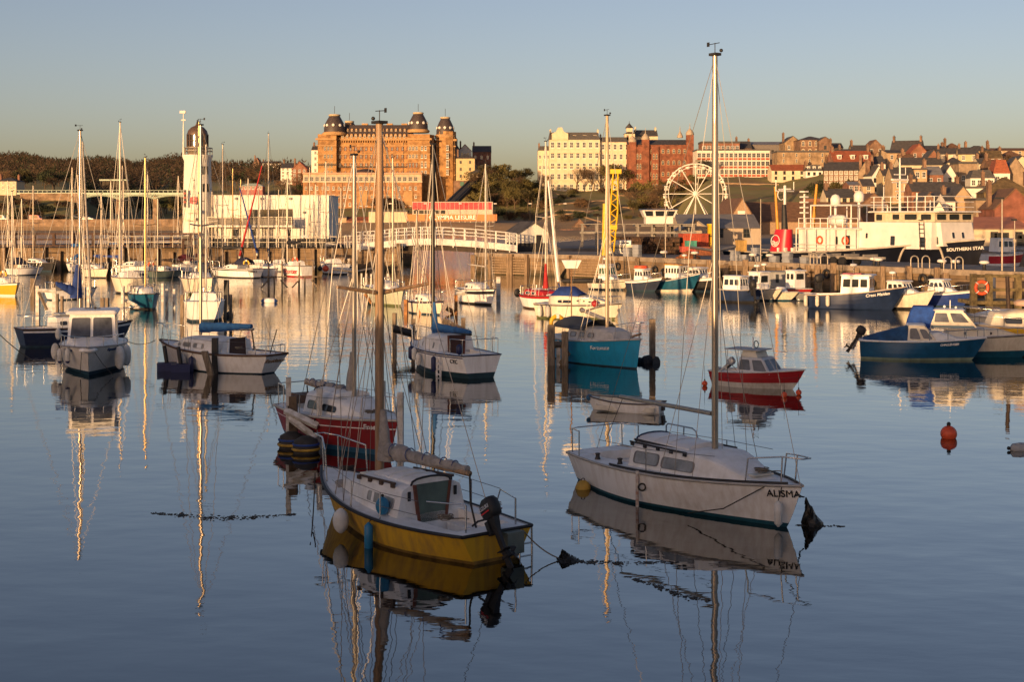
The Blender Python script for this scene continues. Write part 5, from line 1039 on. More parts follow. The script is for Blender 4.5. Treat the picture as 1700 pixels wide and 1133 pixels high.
sloop('grey green hulled boat carrying an orange lifebelt in the marina',274,461,50,7.0,2.5,1.1,1.0,pw=46,hull=mat('grey green paint',(.1,.14,.13),.4),mastpx=262,top=330,boomlen=0,n=12,group=YR,belt=('orange lifebelt hanging on the grey green boat',.3,ORANGE()))
sloop('white yacht under a maroon cover in the marina',318,452,50,8.5,2.8,1.5,1.3,pw=52,mastpx=322,top=300,cover=MAROON,boom_z=2.1,boomlen=3,n=12,group=YR,boomdir=1,hood=MAROON)
o,H = sloop('long sleek white yacht with a black side stripe and yellow lifebelt',392,461,146,10.5,3.2,1.35,1.25,pw=98,boot=BLACK(),stripe=(.78,.9),stripe_m=BLACK(),mastpx=366,top=240,cover=BLACK(),boom_z=3.6,boomlen=4.4,hood=NAVY,group=YR,rb=.9,wins=((.2,.7),(.9,1.4)),belt=('yellow lifebelt on the stern rail of the sleek white yacht',1.2),text=('NIMBLE',-4.0,.7,.3,1),tm=mat('black lettering',(.02,.02,.02)),boomdir=-1)
sloop('white yacht stern-on beside the sleek yacht, navy covered',446,459,100,8.0,2.7,1.2,1.15,pw=28,mastpx=441,top=222,cover=NAVY,boom_z=3.3,boomlen=3.2,n=12,group=YR,tw=.8,mast_m=mat('pale spar',(.62,.57,.5)))
o,H = sloop('white racing yacht with red waterline and big red name on its side',490,459,126,8.5,2.9,1.5,1.45,pw=66,boot=REDB,mastpx=463,top=290,cover=BLACK(),boom_z=3.9,boomlen=4.4,group=YR,tw=.8,wins=(),text=('Frontier',-.8,.5,.75,1),tm=mat('red lettering',(.5,.015,.02)),boomdir=-1,belt=('orange lifebelt on the stern of the racing yacht with the red name',1.2,ORANGE()))
lettering('eurosail',.5,WHITE(),o.children[0],(-2.4,.17,4.08),(-1,0,0),(0,0,1),'cover_lettering',.02)
o,H = sloop('white yacht with a cream boom cover and a round orange fender',552,455,122,8.5,2.9,1.6,1.5,pw=58,boot=BLACK(),mastpx=540,top=268,cover=CREAM(),boom_z=3.4,boomlen=4.0,group=YR,tw=.8,wins=(),boomdir=-1)
rd = thing('ball_fender','orange ball fender on the white yacht with the cream boom cover','fender',o.matrix_basis @ V((-2.0,1.7,.35))); MB().ball((0,0,.3),.33,10,8).build('ball',ORANGE(),rd); MB().ball((0,0,.66),.08,6,4).build('eye',BLACK(),rd)
rd = thing('ball_fender','black ball fender on the white yacht with the cream boom cover','fender',o.matrix_basis @ V((-.7,1.75,.35))); MB().ball((0,0,.25),.26,10,8).build('ball',BLACK(),rd); MB().ball((0,0,.54),.08,6,4).build('eye',BLACK(),rd)
sloop('small white boat with black stripes at the right end of the marina row',594,450,30,6.0,2.3,1.4,1.0,pw=26,stripe=(.5,.75),stripe_m=BLACK(),n=12,group=YR,rb=1.0,top=None)
for px,top,bot,Y,l in ((240,380,430,158,'slender'),(385,280,440,150,'tall gold'),(398,298,440,151,'thin gold'),(427,312,440,148,'pale'),(461,315,445,146,'leaning pale'),(513,278,440,150,'silver')):
    p0 = at(px,bot,Y); p0.z = .9; zt = zat(top,Y); m_ = GOLD if 'gold' in l else ALU()
    o = sloop(f'yacht low behind the front rank, known by its {l} mast',px + 2,447 if Y > 149 else 450,100,5.0,2.0,.9,.8,n=10,mastpx=px,top=top,boomlen=0,mast_m=m_,rails=False,wins=(),spread=((.55,.6),),group=YR)[0]
for i,(x0,y0,x1,y1,m_,l) in enumerate(((398,425,435,275,REDC,'red furled jib on a stay slanting above the sleek white yacht'),(427,420,398,312,BLUEC,'blue furled jib on a stay crossing the red one'))):
    a_ = at(x0,y0,143); b_ = at(x1,y1,143); o = thing('furled_jib',l,'furled jib',a_); MB().tube([(0,0,0),b_ - a_],[.12,.05],8).build('rolled_sail',m_,o); MB().lathe([(.12,-.3),(.16,-.1),(.1,0)],(0,0,0),8).build('furling_drum',ALU(),o)
o = thing('furled_jib','grey rolled sail on a stay leaning at the left of the marina','furled jib',at(150,480,100)); MB().tube([(0,0,0),at(137,235,100) - at(150,480,100)],[.1,.06],8).build('rolled_sail',mat('grey sailcloth',(.36,.33,.3)),o); MB().lathe([(.12,-.3),(.16,-.1),(.1,0)],(0,0,0),8).build('furling_drum',ALU(),o)
# ---- fishing boats along the right-hand pier
launch('white cabin cruiser with green tinted windows, left end of the fishing boats',1008,481,-40,6.0,2.3,1.3,1.0,pw=67,hull=CREAMH,stripe=(.72,.78),stripe_m=BLACK(),wh=((-.9,1.1,.85),(-.8,.5,.75),1.1,2.7),gm=mat('green tinted glass',(.05,.12,.07),.1),mast=(-.2,.45))
o,H = launch('dark hulled boat with a white cabin and an orange raft on its roof',1066,484,-45,5.6,2.3,1.7,1.2,pw=56,hull=mat('slate blue hull',(.03,.04,.07),.4),stripe=(.8,.99),stripe_m=WHITE(),wh=((-.8,1.1,.85),(-.7,.8,.75),1.3,2.5)); MB().lathe([(.5,0),(.6,.1),(.5,.22)],(-.1,0,2.5 * o['sz'] + .1),14).build('life_raft',ORANGE(),o)
o,H = launch('teal fishing boat with an orange edged flat wheelhouse roof',1120,484,-38,6.2,2.5,2.1,1.1,pw=71,hull=BLUET,boot=CREAMH,boot_k=.16,stripe=(.93,.99),stripe_m=WHITE(),wh=((-.9,1.5,1.0),(-.9,1.6,1.0),1.5,2.9,{'s': [(.05 + .19 * i,.2 + .19 * i,.35,.8) for i in range(5)],'f': [(.05,.33,.35,.88),(.36,.64,.35,.88),(.67,.95,.35,.88)]}),roof=mat('orange roof edge',(.65,.3,.04),.5),mast=(.9,.7)); MB().ball((-1.2,-1.0,.8),.2,8,6).build('green_float',mat('green float',(.05,.4,.15),.5),o)
launch('white topped cabin boat with a black hull, right of the teal fishing boat',1160,484,-45,5.6,2.3,1.8,1.5,pw=46,hull=BLACKP,stripe=(.8,.99),stripe_m=WHITE(),wh=((-1.3,1.2,.9),(-1.2,.8,.85),1.7,2.7))
launch('navy hulled boat with a rounded white wheelhouse behind the tall mast',1226,502,-42,6.2,2.4,1.45,1.3,pw=62,hull=mat('navy hull',(.015,.03,.08),.35),wh=((-1.9,1.0,.95),(-1.8,.8,.8),1.2,2.6),rails=True,boot=BLACK(),fore=False)
launch('white cabin boat with an upright wheelhouse right of the navy one',1262,499,-50,5.6,2.4,1.3,1.2,pw=42,hull=CREAMH,wh=((-1.4,.7,.9),(-1.3,.8,.8),1.2,2.9,{'s': [(.08,.42,.4,.85),(.52,.9,.4,.85)],'f': [(.1,.9,.4,.85)]}),mast=(-.3,.4),fore=False,rails=False)
o = thing('outboard_motor','black outboard raised on the white boat moored nearest the pier steps','outboard',wat(1251,505),rad(200)); o.matrix_basis = Matrix.Translation(wat(1251,505)) @ Matrix.Rotation(rad(100),4,'Z'); _ob = outboard(o,0,0,.8,.5,BLACK(),1.6,None,'black outboard raised at the stern of a white boat by the pier'); bpy.data.objects.remove(o)
launch('low white day boat tied outside the fishing boats',1292,499,-45,4.6,2.0,1.0,.95,pw=46,hull=CREAMH,boot=BLUET,fore=True,rails=False)
launch('white and red hulled boat with a square wheelhouse and green nets',1318,495,-55,5.0,2.3,1.1,1.1,pw=40,hull=CREAMH,stripe=(.7,.99),stripe_m=REDB,wh=((-.6,1.2,.9),(-.6,1.2,.85),1.1,2.9,{'s': [(.1,.45,.5,.88),(.52,.9,.5,.88)],'f': [(.1,.9,.5,.88)]}),fore=False,rails=False)
o,H = launch('grey boat with a long low deckhouse behind the red and white one',1290,489,-20,6.2,2.3,1.0,1.0,pw=62,hull=mat('grey paint',(.25,.26,.27),.5),wh=((-2.2,1.4,.9),(-2.2,1.4,.9),1.0,2.5,{'s': [(.05,.3,.3,.85),(.6,.75,.2,.9)]}),whm=mat('grey deckhouse',(.22,.23,.24),.6),fore=False,rails=False,mast=(-1.0,.5))
o = thing('outboard_motor','large dark outboard on the grey boat beside the navy fishing boat','outboard',wat(1362,505)); o.matrix_basis = Matrix.Translation(wat(1360,503)) @ Matrix.Rotation(rad(190),4,'Z'); outboard(o,0,0,1.2,.2,BLACK(),1.5,None,'dark outboard on the low grey boat by the pier piles'); bpy.data.objects.remove(o)
launch('low grey open boat with an orange buoy, behind the navy fishing boat',1352,500,-30,5.5,2.2,.9,.8,pw=46,hull=mat('grey paint',(.25,.26,.27)),fore=False,rails=False)
o,H = launch('navy fishing boat with a white wheelhouse and three hanging fenders',1412,513,-26,6.8,2.5,1.7,1.0,pw=146,hull=mat('navy hull',(.015,.03,.08),.35),boot=mat('navy hull',(.015,.03,.08)),boot_k=.05,wh=((-.6,1.7,.95),(-.5,1.7,.9),1.1,2.45),fore=False,rails=False,text=('Crest Maiden',2.5,.8,.28,-1),rb=.9,roof=WHITE(),mast=(.2,.6),strake=mat('buff gunwale',(.55,.45,.35),.6))
MB().box(-.4,.8,-.5,.5,2.45 * o['sz'] + .1,2.45 * o['sz'] + .16).build('red_roof_hatch',REDB,o)
for x,l in ((-3.0,'aftmost'),(-1.9,'middle'),(-1.2,'foremost')): fender(H,x,-1,f'buff fender on the navy fishing boat, {l} of three',CREAM(),.75,.13,low=-.05,root=o)
launch('white wheelhouse boat with a pale bow behind the navy fishing boat',1500,513,-45,6.6,2.5,1.9,1.2,pw=76,hull=CREAMH,boot=BLACK(),wh=((-1.8,1.0,1.0),(-1.7,.4,.9),1.5,2.55),mast=(-.8,.5))
launch('blue hulled cruiser with a white two part windscreen by the jetty',1562,510,-42,6.2,2.5,1.7,1.3,pw=78,hull=mat('royal blue hull',(.02,.05,.22),.35),stripe=(.85,.99),stripe_m=WHITE(),wh=((-1.2,1.2,1.0),(-1.0,.6,.85),1.5,2.5))
o,H = launch('dark blue cabin boat with a teal canvas tent and black outboard',1520,596,-14,4.5,1.9,.95,.8,hull=mat('deep teal blue hull',(.01,.085,.19),.3,var=.2),boot=mat('pale green bottom',(.25,.33,.25),.7),boot_k=.12,fore=True,text=('CHALLENGER',1.4,.8,.13,-1),rb=.6,strake=WHITE(),n=22)
house_on_deck(o,(-.35,.85,.72),(-.3,.35,.6),.78,1.42,CREAMH,roof=(.06,.02,.03,.06,DECK()),wins={'s': [(.06,.5,.12,.9),(.56,.94,.15,.85)],'f': [(.05,.48,.1,.9),(.52,.95,.1,.9)]},fr=.03,r=.08,gm=mat('dusky windscreen',(.12,.13,.15)))
TENT = mat('deep blue canvas tent',(.018,.08,.2),.85,var=.35,scale=3,bump=.3)
MB().loft([[V((x,w_ * math.cos(q),.78 + h * max(math.sin(q),0) ** .8)) for q in [math.pi * j / 10 for j in range(11)]] for x,w_,h in ((-2.15,.75,.1),(-1.5,.78,.32),(-.9,.76,.5),(-.3,.7,.66))],False,False).build('canvas_tent',TENT,o)
outboard(o,-2.35,0,.85,.55,BLACK(),.95,None,'black outboard tilted up on the dark blue cabin boat'); _q = outboard(o,-2.3,.45,.85,.4,mat('grey cowl',(.3,.3,.32),.4),.75,None,'smaller grey outboard beside the black one on the dark blue cabin boat')
o,H = launch('cream cruiser with a tall blue canvas aft and teal side bands',1606,590,-16,6.4,2.6,1.35,1.1,hull=CREAMH,boot=BLUET,boot_k=.3,fore=False,rb=.95,n=22,stripe=(.93,.98),stripe_m=BLACK())
cabin(H,o,[(-.9,1.05,.55),(.8,1.0,.52),(1.9,.75,.4),(2.9,.4,.05)],CREAMH,[(.1,1.6,.3,.7)],DKWOOD(),GLASS(),k=6)
house_on_deck(o,(-1.7,.9,1.05),(-1.5,.05,.85),1.55,2.55,CREAMH,roof=(.05,.1,.06,.08,DECK()),wins={'s': [(.06,.45,.36,.9),(.52,.92,.36,.9)],'f': [(.05,.33,.25,.9),(.36,.64,.25,.9),(.67,.95,.25,.9)]},fr=.03,r=.07,gm=mat('dusky windscreen',(.12,.13,.15)))
for sd in (1,-1): MB().hexa([(-1.65,sd * 1.06 - .012,1.62),(.75,sd * 1.06 - .012,1.62),(.75,sd * 1.06 + .012,1.62),(-1.65,sd * 1.06 + .012,1.62),(-1.6,sd * 1.04 - .012,1.76),(.6,sd * 1.04 - .012,1.76),(.6,sd * 1.04 + .012,1.76),(-1.6,sd * 1.04 + .012,1.76)]).build('teal_band',BLUET,o)
MB().loft([roundquad([V((x0,-w_,z_)),V((x1,-w_,z_)),V((x1,w_,z_)),V((x0,w_,z_))],3,.15) for x0,x1,w_,z_ in ((-3.1,-1.7,1.05,1.15),(-2.95,-1.55,1.0,1.9),(-2.75,-1.4,.95,2.5),(-2.6,-1.5,.8,2.75))]).build('canvas_enclosure',mat('bright blue canvas tent',(.012,.07,.34),.85,var=.3,scale=3,bump=.4),o)
nv = MB(); nv.tube([(-.6,0,2.6),(-.6,0,3.1)],.03,6); nv.ball((-.9,.3,2.72),.08,8,6); nv.ball((-.3,-.3,2.72),.07,8,6); nv.build('roof_lights',WHITE(),o)
o.scale = (.77,) * 3; o.location = wat(1596,591)
o,H = launch('yellow hulled boat with a cream cabin cut by the right edge',1722,590,172,6.0,2.4,1.4,1.2,hull=hullmat('clean yellow paint',(.6,.36,.015)),boot=BLACK(),boot_k=.1,fore=False,rb=.6,n=20)
cabin(H,o,[(-1.5,1.0,.8),(.8,.95,.75),(1.9,.8,.6),(2.1,.7,.1)],CREAMH,[(-.8,.4,.3,.75),(.8,1.5,.3,.75)],BLACK(),GLASS(),k=6)
MB().tube([(1.2,0,2.0),(1.25,0,3.4)],.09,6).build('stub_mast',DKWOOD(),o); MB().lathe([(.1,0),(.55,.05),(.6,.2),(.4,.3)],(.4,0,2.1),14).build('upturned_tender',mat('pink buff cover',(.5,.36,.28),.7),o)
launch('pale cabin boat behind the yellow hulled one at the right edge',1690,562,170,5.6,2.2,1.2,1.0,hull=CREAMH,fore=True,rails=True)

# ---- second and third ranks of the marina
for i,(px,py,hd,w_,mp,top,hm,cv,l) in enumerate(((40,457,40,40,36,330,None,None,'small white yacht low in front of the black hulled one'),(160,461,-48,60,168,322,CREAMH,BLUEC,'cream yacht with a blue cover near the bright blue spray hood'),(206,444,50,50,205,300,None,NAVY,'white yacht glimpsed behind the navy covered long one'),(300,443,130,46,296,292,CREAMH,None,'cream yacht half hidden by the tall dark pile'),(345,446,50,56,352,318,None,MAROON,'white yacht with a maroon cover behind the sleek one'),(415,447,130,52,412,296,None,NAVY,'white yacht with a navy cover close under the clubhouse'),(470,448,50,46,476,330,mat('navy hull',(.015,.03,.08)),None,'navy hulled yacht tucked behind the racing yacht'),(520,447,125,44,524,306,CREAMH,BLACK(),'cream yacht with a black cover right of the racing yacht'),(570,448,55,40,566,312,None,CREAM(),'pale yacht nearest the bridge end of the marina'))):
    sloop(l,px,py,hd,7.0,2.5,1.25,1.1,hull=hm,pw=w_,mastpx=mp,top=top,cover=cv,boomlen=2.6,boom_z=2.5,n=12,group=YR,boomdir=-1,boot=BLACK() if i % 2 else ANTI(),hood=NAVY if i % 3 == 0 else None)
# ================================================================ buildings
WM = {}
def wmesh(k):
    """one window: a frame that stands a few centimetres off the wall and its glass; 1 x 1, bottom centre at the origin, facing -y"""
    if k in WM: return WM[k]
    m = MB(); g = (GLASS(),glassmat('dim glass',(.05,.05,.055),.12))
    fm = {'w': mat('white window paint',(.7,.68,.62),.5,var=.1),'d': mat('dark window paint',(.05,.045,.04),.5),'s': mat('pale stone dressing',(.5,.36,.21),.85),'b': mat('grey window bar',(.4,.4,.38),.5),'c': mat('pale curtain window',(.62,.5,.33),.6),'r': mat('red brick arch',(.32,.09,.035),.85)}[k]
    def bar(x0,x1,z0,z1,y0=-.07,y1=.0): m.box(x0,x1,y0,y1,z0,z1,mi=0)
    if k in ('w','d','b'):
        bar(-.5,-.4,0,1); bar(.4,.5,0,1); bar(-.4,.4,0,.08); bar(-.4,.4,.93,1); bar(-.4,.4,.48,.53,-.055); bar(-.03,.03,.08,.48,-.05); bar(-.03,.03,.53,.93,-.05)
        m.box(-.4,.4,-.03,0,.08,.93,mi=1)
        if k == 'w': m.box(-.58,.58,-.12,0,-.07,0,mi=0)
    else:                                           # arched head
        n = 7; outer = [(-.5,0),(-.5,.72)] + [(-.5 * math.cos(math.pi * i / n),.72 + .28 * math.sin(math.pi * i / n)) for i in range(1,n)] + [(.5,.72),(.5,0)]
        inner = [(x * .74,z * .9 + .02) for x,z in outer]
        N = len(outer); vs = [(x,-.1,z) for x,z in outer] + [(x,-.1,z) for x,z in inner] + [(x,0,z) for x,z in outer]
        m.add(vs,[(i,N + i,N + i + 1,i + 1) for i in range(N - 1)] + [(i,i + 1,2 * N + i + 1,2 * N + i) for i in range(N - 1)],mi=0)
        m.poly([(x,-.02,z) for x,z in inner],(0,-1,0),.02,mi=1)
        m.box(-.03,.03,-.06,-.04,.02,.9,mi=2); m.box(-.37,.37,-.06,-.04,.46,.5,mi=2); m.box(-.6,.6,-.16,0,-.06,0,mi=0)
    me = m.build('window',[fm,g[1] if k in ('c',) else g[0],mat('white window paint',(.7,.68,.62))]).data
    bpy.data.objects.remove([o for o in COL.objects if o.data == me][0]); WM[k] = me; return me
def win(root,k,x,z,w,h,y=0.0,rz=0.0,name='window'):
    o = bpy.data.objects.new(name,wmesh(k)); COL.objects.link(o); o.parent = root; o.location = (x,y,z); o.scale = (w,1,h); o.rotation_euler = (0,0,rz); return o
SLATE = lambda: mat('slate roof',(.075,.07,.07),.75,var=.35,scale=1.2,stretch=(1,1,3)); TILE = lambda: mat('red clay tiles',(.3,.085,.04),.85,var=.3,scale=1.2,stretch=(1,1,3)); BROWNT = lambda: mat('brown tiles',(.17,.09,.05),.85,var=.3,scale=1,stretch=(1,1,3))
MOSS = lambda: mat('mossy tiles',(.16,.11,.05),.9,var=.4,scale=.8); LEAD = lambda: mat('lead grey roof',(.2,.2,.21),.6,var=.25,scale=.8)
BRICK = lambda: brickmat('red brick',(.31,.115,.06),(.25,.09,.05),(.3,.22,.16),1,.5,.18); BRICKB = lambda: brickmat('brown brick',(.24,.125,.075),(.19,.1,.06),(.25,.2,.15),1,.5,.18); BUFF = lambda: brickmat('buff brick',(.36,.24,.13),(.3,.2,.11),(.3,.24,.17),1,.5,.18)
REND = lambda: mat('cream render',(.62,.52,.36),.85,var=.15,scale=.6); WREND = lambda: mat('white render',(.72,.68,.6),.8,var=.12,scale=.6); YREND = lambda: mat('yellow render',(.54,.41,.22),.85,var=.15,scale=.6); GREND = lambda: mat('grey brown render',(.33,.24,.16),.9,var=.3,scale=.6); TREND = lambda: mat('tan render',(.46,.33,.2),.9,var=.2,scale=.6)
def bld(label,px0,px1,pye,Y,dep,wall,roof=('g',2.5,None),rot=0,cols=2,rows=2,win_k='w',ww=1.0,wh=1.5,pyb=None,chim=1,cat='house',name='house',group=None,z0=None,top=.55,side=0,door=True,base=.6,hstep=None,chm=None,vtrim=None):
    """walls from photo columns px0..px1 at distance Y, eaves at photo row pye; front faces the harbour"""
    w_ = (px1 - px0) * Y / F / max(math.cos(rad(rot)),.5); xc = xat((px0 + px1) / 2,Y); zg = z0 if z0 is not None else (zat(pyb,Y) if pyb else gxy(xc,Y) - .3); ze = zat(pye,Y); h = max(ze - zg,2.4); zg = ze - h
    o = thing(name,label,cat,(xc,Y,zg),rad(rot),group); a_ = w_ / 2
    MB().box(-a_,a_,0,dep,-6,h).build('walls',wall,o)
    ty,rise,rm = roof[0],roof[1],roof[2] or SLATE(); r = MB(); ov = .3
    if ty == 'g':                                   # ridge along the front
        r.add([(-a_ - .1,-ov,h - .1),(a_ + .1,-ov,h - .1),(a_ + .1,dep / 2,h + rise),(-a_ - .1,dep / 2,h + rise),(-a_ - .1,dep + ov,h - .1),(a_ + .1,dep + ov,h - .1)],[(0,1,2,3),(3,2,5,4),(0,4,5,1)])
        for s_ in (1,-1): MB().add([(s_ * a_,0,h - .001),(s_ * a_,dep,h - .001),(s_ * a_,dep / 2,h + rise - .12)],[(0,1,2)]).build('gable',wall,o)
    elif ty == 'f':                                 # gable to the front
        r.add([(-a_ - ov,-.2,h - .1),(0,-.2,h + rise),(a_ + ov,-.2,h - .1),(-a_ - ov,dep,h - .1),(0,dep,h + rise),(a_ + ov,dep,h - .1)],[(0,1,4,3),(1,2,5,4)])
        r.add([(-a_ - ov,-.2,h - .35),(0,-.2,h + rise - .25),(a_ + ov,-.2,h - .35),(-a_ - ov,-.2,h - .1),(0,-.2,h + rise),(a_ + ov,-.2,h - .1)],[(0,1,4,3),(1,2,5,4)])
        MB().add([(-a_,0,h),(a_,0,h),(0,0,h + rise - .1)],[(0,1,2)]).build('gable',wall,o)
    elif ty == 'h':
        k = min(a_,dep / 2) * .9; r.add([(-a_ - ov,-ov,h - .05),(a_ + ov,-ov,h - .05),(a_ + ov,dep + ov,h - .05),(-a_ - ov,dep + ov,h - .05),(-a_ + k,dep / 2,h + rise),(a_ - k,dep / 2,h + rise)],[(0,1,5,4),(1,2,5),(2,3,4,5),(3,0,4),(0,3,2,1)])
    elif ty == 'm':                                 # mansard
        k = .9; r.hexa([(-a_ - .1,-.1,h),(a_ + .1,-.1,h),(a_ + .1,dep + .1,h),(-a_ - .1,dep + .1,h),(-a_ + k,k,h + rise),(a_ - k,k,h + rise),(a_ - k,dep - k,h + rise),(-a_ + k,dep - k,h + rise)])
    else:
        for x0,x1,y0,y1 in ((-a_ - .15,a_ + .15,-.15,.25),(-a_ - .15,a_ + .15,dep - .25,dep + .15),(-a_ - .15,-a_ + .25,.25,dep - .25),(a_ - .25,a_ + .15,.25,dep - .25)): r.box(x0,x1,y0,y1,h + .002,h + rise)
        r.box(-a_ + .25,a_ - .25,.25,dep - .25,h - .1,h + .06)
    ro = r.build('roof',rm,o)
    fh = hstep or (h - base) / max(rows,1)
    for j in range(rows):
        for i in range(cols):
            x = -a_ + w_ * (i + .5) / cols
            win(o,win_k,x,h - (rows - j) * fh + fh * (1 - top) * .5,min(ww,w_ / cols * .75),min(wh,fh * .7))
    if side:
        for s_ in (1,-1):
            for j in range(rows): win(o,win_k,s_ * a_,h - (rows - j) * fh + fh * .25,0.9,min(wh,fh * .65),dep * .5,s_ * math.pi / 2)
    g = random.Random(int(px0 * 7 + Y))
    for c in range(chim):
        xx = (-a_ + .6) if (c % 2 == 0) else (a_ - .6); yy = dep / 2; zb = h if ty in ('p',) else h + rise * .6 if ty != 'f' else h
        if ty == 'f': xx = (a_ - .5) * (1 if c % 2 else -1)
        c_ = MB(); hh = (h + rise + g.uniform(.8,1.6)) if ty in 'gh' else h + rise + 1.2; c_.box(xx - .35,xx + .35,yy - .7,yy + .7,zb - .5,hh); c_.box(xx - .43,xx + .43,yy - .78,yy + .78,hh,hh + .15)
        for q in (-.4,0,.4): c_.lathe([(.14,0),(.11,.4)],(xx,yy + q,hh + .15),6)
        c_.build('chimney',chm or BRICKB(),ro)
    o['h'] = h; o['w'] = w_; return o
def dormers(o,n,m_,dep_y,w_=1.3,h_=1.3,k='w',rm=None,z=None,label=None):
    a_ = o['w'] / 2
    for i in range(n):
        x = -a_ + o['w'] * (i + .5) / n; zz = z if z is not None else o['h'] + .35
        d = MB(); d.box(x - w_ / 2,x + w_ / 2,dep_y,dep_y + 2.0,zz,zz + h_); d.box(x - w_ / 2 - .12,x + w_ / 2 + .12,dep_y - .12,dep_y + 2.1,zz + h_,zz + h_ + .12); db = d.build('dormer',m_,o); win(db,k,x,zz + .15,w_ * .72,h_ * .75,dep_y)
# ---- the big sandstone hotel with four domed corner towers
HY = 606; SAND = brickmat('golden hotel brick',(.44,.235,.085),(.38,.195,.07),(.4,.24,.1),1,.5,.2); SANDT = mat('sandstone trim',(.42,.25,.11),.85,var=.2,scale=.5); DOME = mat('dark dome slates',(.06,.045,.045),.6,var=.35,scale=1.5)
def hz(py): return zat(py,HY)
ht = thing('grand_hotel','huge golden brick hotel with four dark domed corner towers','hotel',(xat(637,HY),HY,hz(345)),rad(0))
hx = lambda px: xat(px,HY) - ht.location.x
hz_ = lambda py: zat(py,HY) - ht.location.z
def hbox(px0,px1,y0,y1,py0,py1,name,m_): return MB().box(hx(px0),hx(px1),y0,y1,hz_(py0),hz_(py1)).build(name,m_,ht)
hbox(528,717,6,40,352,226,'main_block',SAND)
hbox(526,557,3,42,352,222,'corner_wing',SAND)
def octo(px,R_,py0,py1,name,m_,y=8.0,taper=1.0,par=None): return MB().lathe([(R_,hz_(py0)),(R_ * taper,hz_(py1))],(hx(px),y,0),8,smooth=False).build(name,m_,par or ht)
octo(543,5.0,352,222,'tower_shaft',SAND,9); octo(695,6.2,352,222,'tower_shaft',SAND,10); hbox(676,713,2,14,352,222,'corner_wing',SAND)
octo(739,4.2,352,216,'tower_shaft',SAND,12); octo(563,4.6,330,222,'tower_shaft',SAND,34)
hbox(722,753,10,44,352,222,'side_wing',SAND); hbox(711,724,20,40,352,228,'recessed_link',SAND)
def dome(px,R_,py0,py1,y):
    zb,zt = hz_(py0),hz_(py1); d = MB(); d.lathe([(R_,zb),(R_ * .99,zb + (zt - zb) * .25),(R_ * .88,zb + (zt - zb) * .55),(R_ * .66,zb + (zt - zb) * .82),(R_ * .5,zt)],(hx(px),y,0),12); dm = d.build('dome',DOME,ht)
    c = MB(); c.lathe([(R_ * .5,zt),(R_ * .56,zt + .2),(R_ * .56,zt + .7),(R_ * .46,zt + .8),(.3,zt + .9)],(hx(px),y,0),12); c.build('lantern_rail',mat('buff stone cap',(.5,.4,.26),.85),dm)
    MB().tube([(hx(px),y,zt + 1.2),(hx(px),y,zt + 4.4)],.1,5).build('finial',BLACK(),dm)
    b = MB(); b.lathe([(R_ * 1.12,zb - 1.4),(R_ * 1.2,zb - .6),(R_ * 1.04,zb + .05)],(hx(px),y,0),12); b.build('tower_cornice',SANDT,dm)
    for i in range(5):
        q = rad(-90 + (i - 2) * 40); p = V((hx(px) + R_ * .96 * math.cos(q),y + R_ * .96 * math.sin(q),zb + (zt - zb) * .42)); w_ = MB(); ax = V((math.cos(q),math.sin(q),.2)); w_.lathe([(.62,0),(.62,.35),(.4,.4)],p - ax * .2,10,axis=ax); w_.build('round_window',mat('white window paint',(.7,.68,.62)),dm); w2 = MB(); w2.lathe([(.36,0),(.34,.04)],p + ax * .2,10,axis=ax)
dome(552,4.6,218,191,7); dome(565,3.8,215,195,34); dome(692,4.2,213,187,9); dome(737,3.9,221,194,12)
for i,(py,hh,pr) in enumerate(((232,.8,.9),(242,.5,.5),(256,.35,.3),(270,.35,.3),(290,.35,.3),(303,.3,.25))):
    c = MB(); c.box(hx(557),hx(676),6 - pr,6,hz_(py),hz_(py) + hh); c.box(hx(526) - pr,hx(557),3 - pr,3,hz_(py),hz_(py) + hh); c.box(hx(676),hx(713) + pr,2 - pr,2,hz_(py),hz_(py) + hh); c.box(hx(722),hx(753) + pr,10 - pr,10,hz_(py),hz_(py) + hh); c.build('cornice',SANDT,ht)
for px in range(560,676,4): MB().box(hx(px) - .12,hx(px) + .12,5.2,6,hz_(232) - .9,hz_(232)).build('bracket',SANDT,ht)
for px in (600,640,668): MB().box(hx(px) - .12,hx(px) + .12,5.9,6,hz_(330),hz_(230)).build('drainpipe',mat('dark iron',(.05,.045,.04),.6),ht)
r = MB(); r.hexa([(hx(557),6.0,hz_(226)),(hx(676),6.0,hz_(226)),(hx(676),40,hz_(226)),(hx(557),40,hz_(226)),(hx(559),9.5,hz_(205)),(hx(676),9.5,hz_(205)),(hx(676),38,hz_(205)),(hx(559),38,hz_(205))]); mr_ = r.build('mansard_roof',DOME,ht)
for px in (573,601,643,668): MB().box(hx(px - 5),hx(px + 5),11,14,hz_(207),hz_(202)).build('chimney',SANDT,mr_)
for i in range(15):
    px = 566 + i * 7.4
    for py,k_,s_,yy in ((217,'w',.7,7.6),(228.5,'s',1.0,5.85)):
        d = MB(); d.box(hx(px) - s_ * .6,hx(px) + s_ * .6,yy,yy + 2.0,hz_(py) - .1,hz_(py) + s_ * 1.6); d.add([(hx(px) - s_ * .75,yy,hz_(py) + s_ * 1.6),(hx(px) + s_ * .75,yy,hz_(py) + s_ * 1.6),(hx(px),yy,hz_(py) + s_ * 2.1),(hx(px) - s_ * .75,yy + 2,hz_(py) + s_ * 1.6),(hx(px) + s_ * .75,yy + 2,hz_(py) + s_ * 1.6),(hx(px),yy + 2,hz_(py) + s_ * 2.1)],[(0,1,2),(0,2,5,3),(2,1,4,5)]); db = d.build('dormer',SANDT,mr_); win(db,'c',hx(px),hz_(py) + .15,s_ * .8,s_ * 1.35,yy)
rows_ = ((249.5,'r',1.2,1.9),(262.5,'r',1.2,1.9),(278,'r',1.3,2.6),(290.5,'r',1.25,1.9))
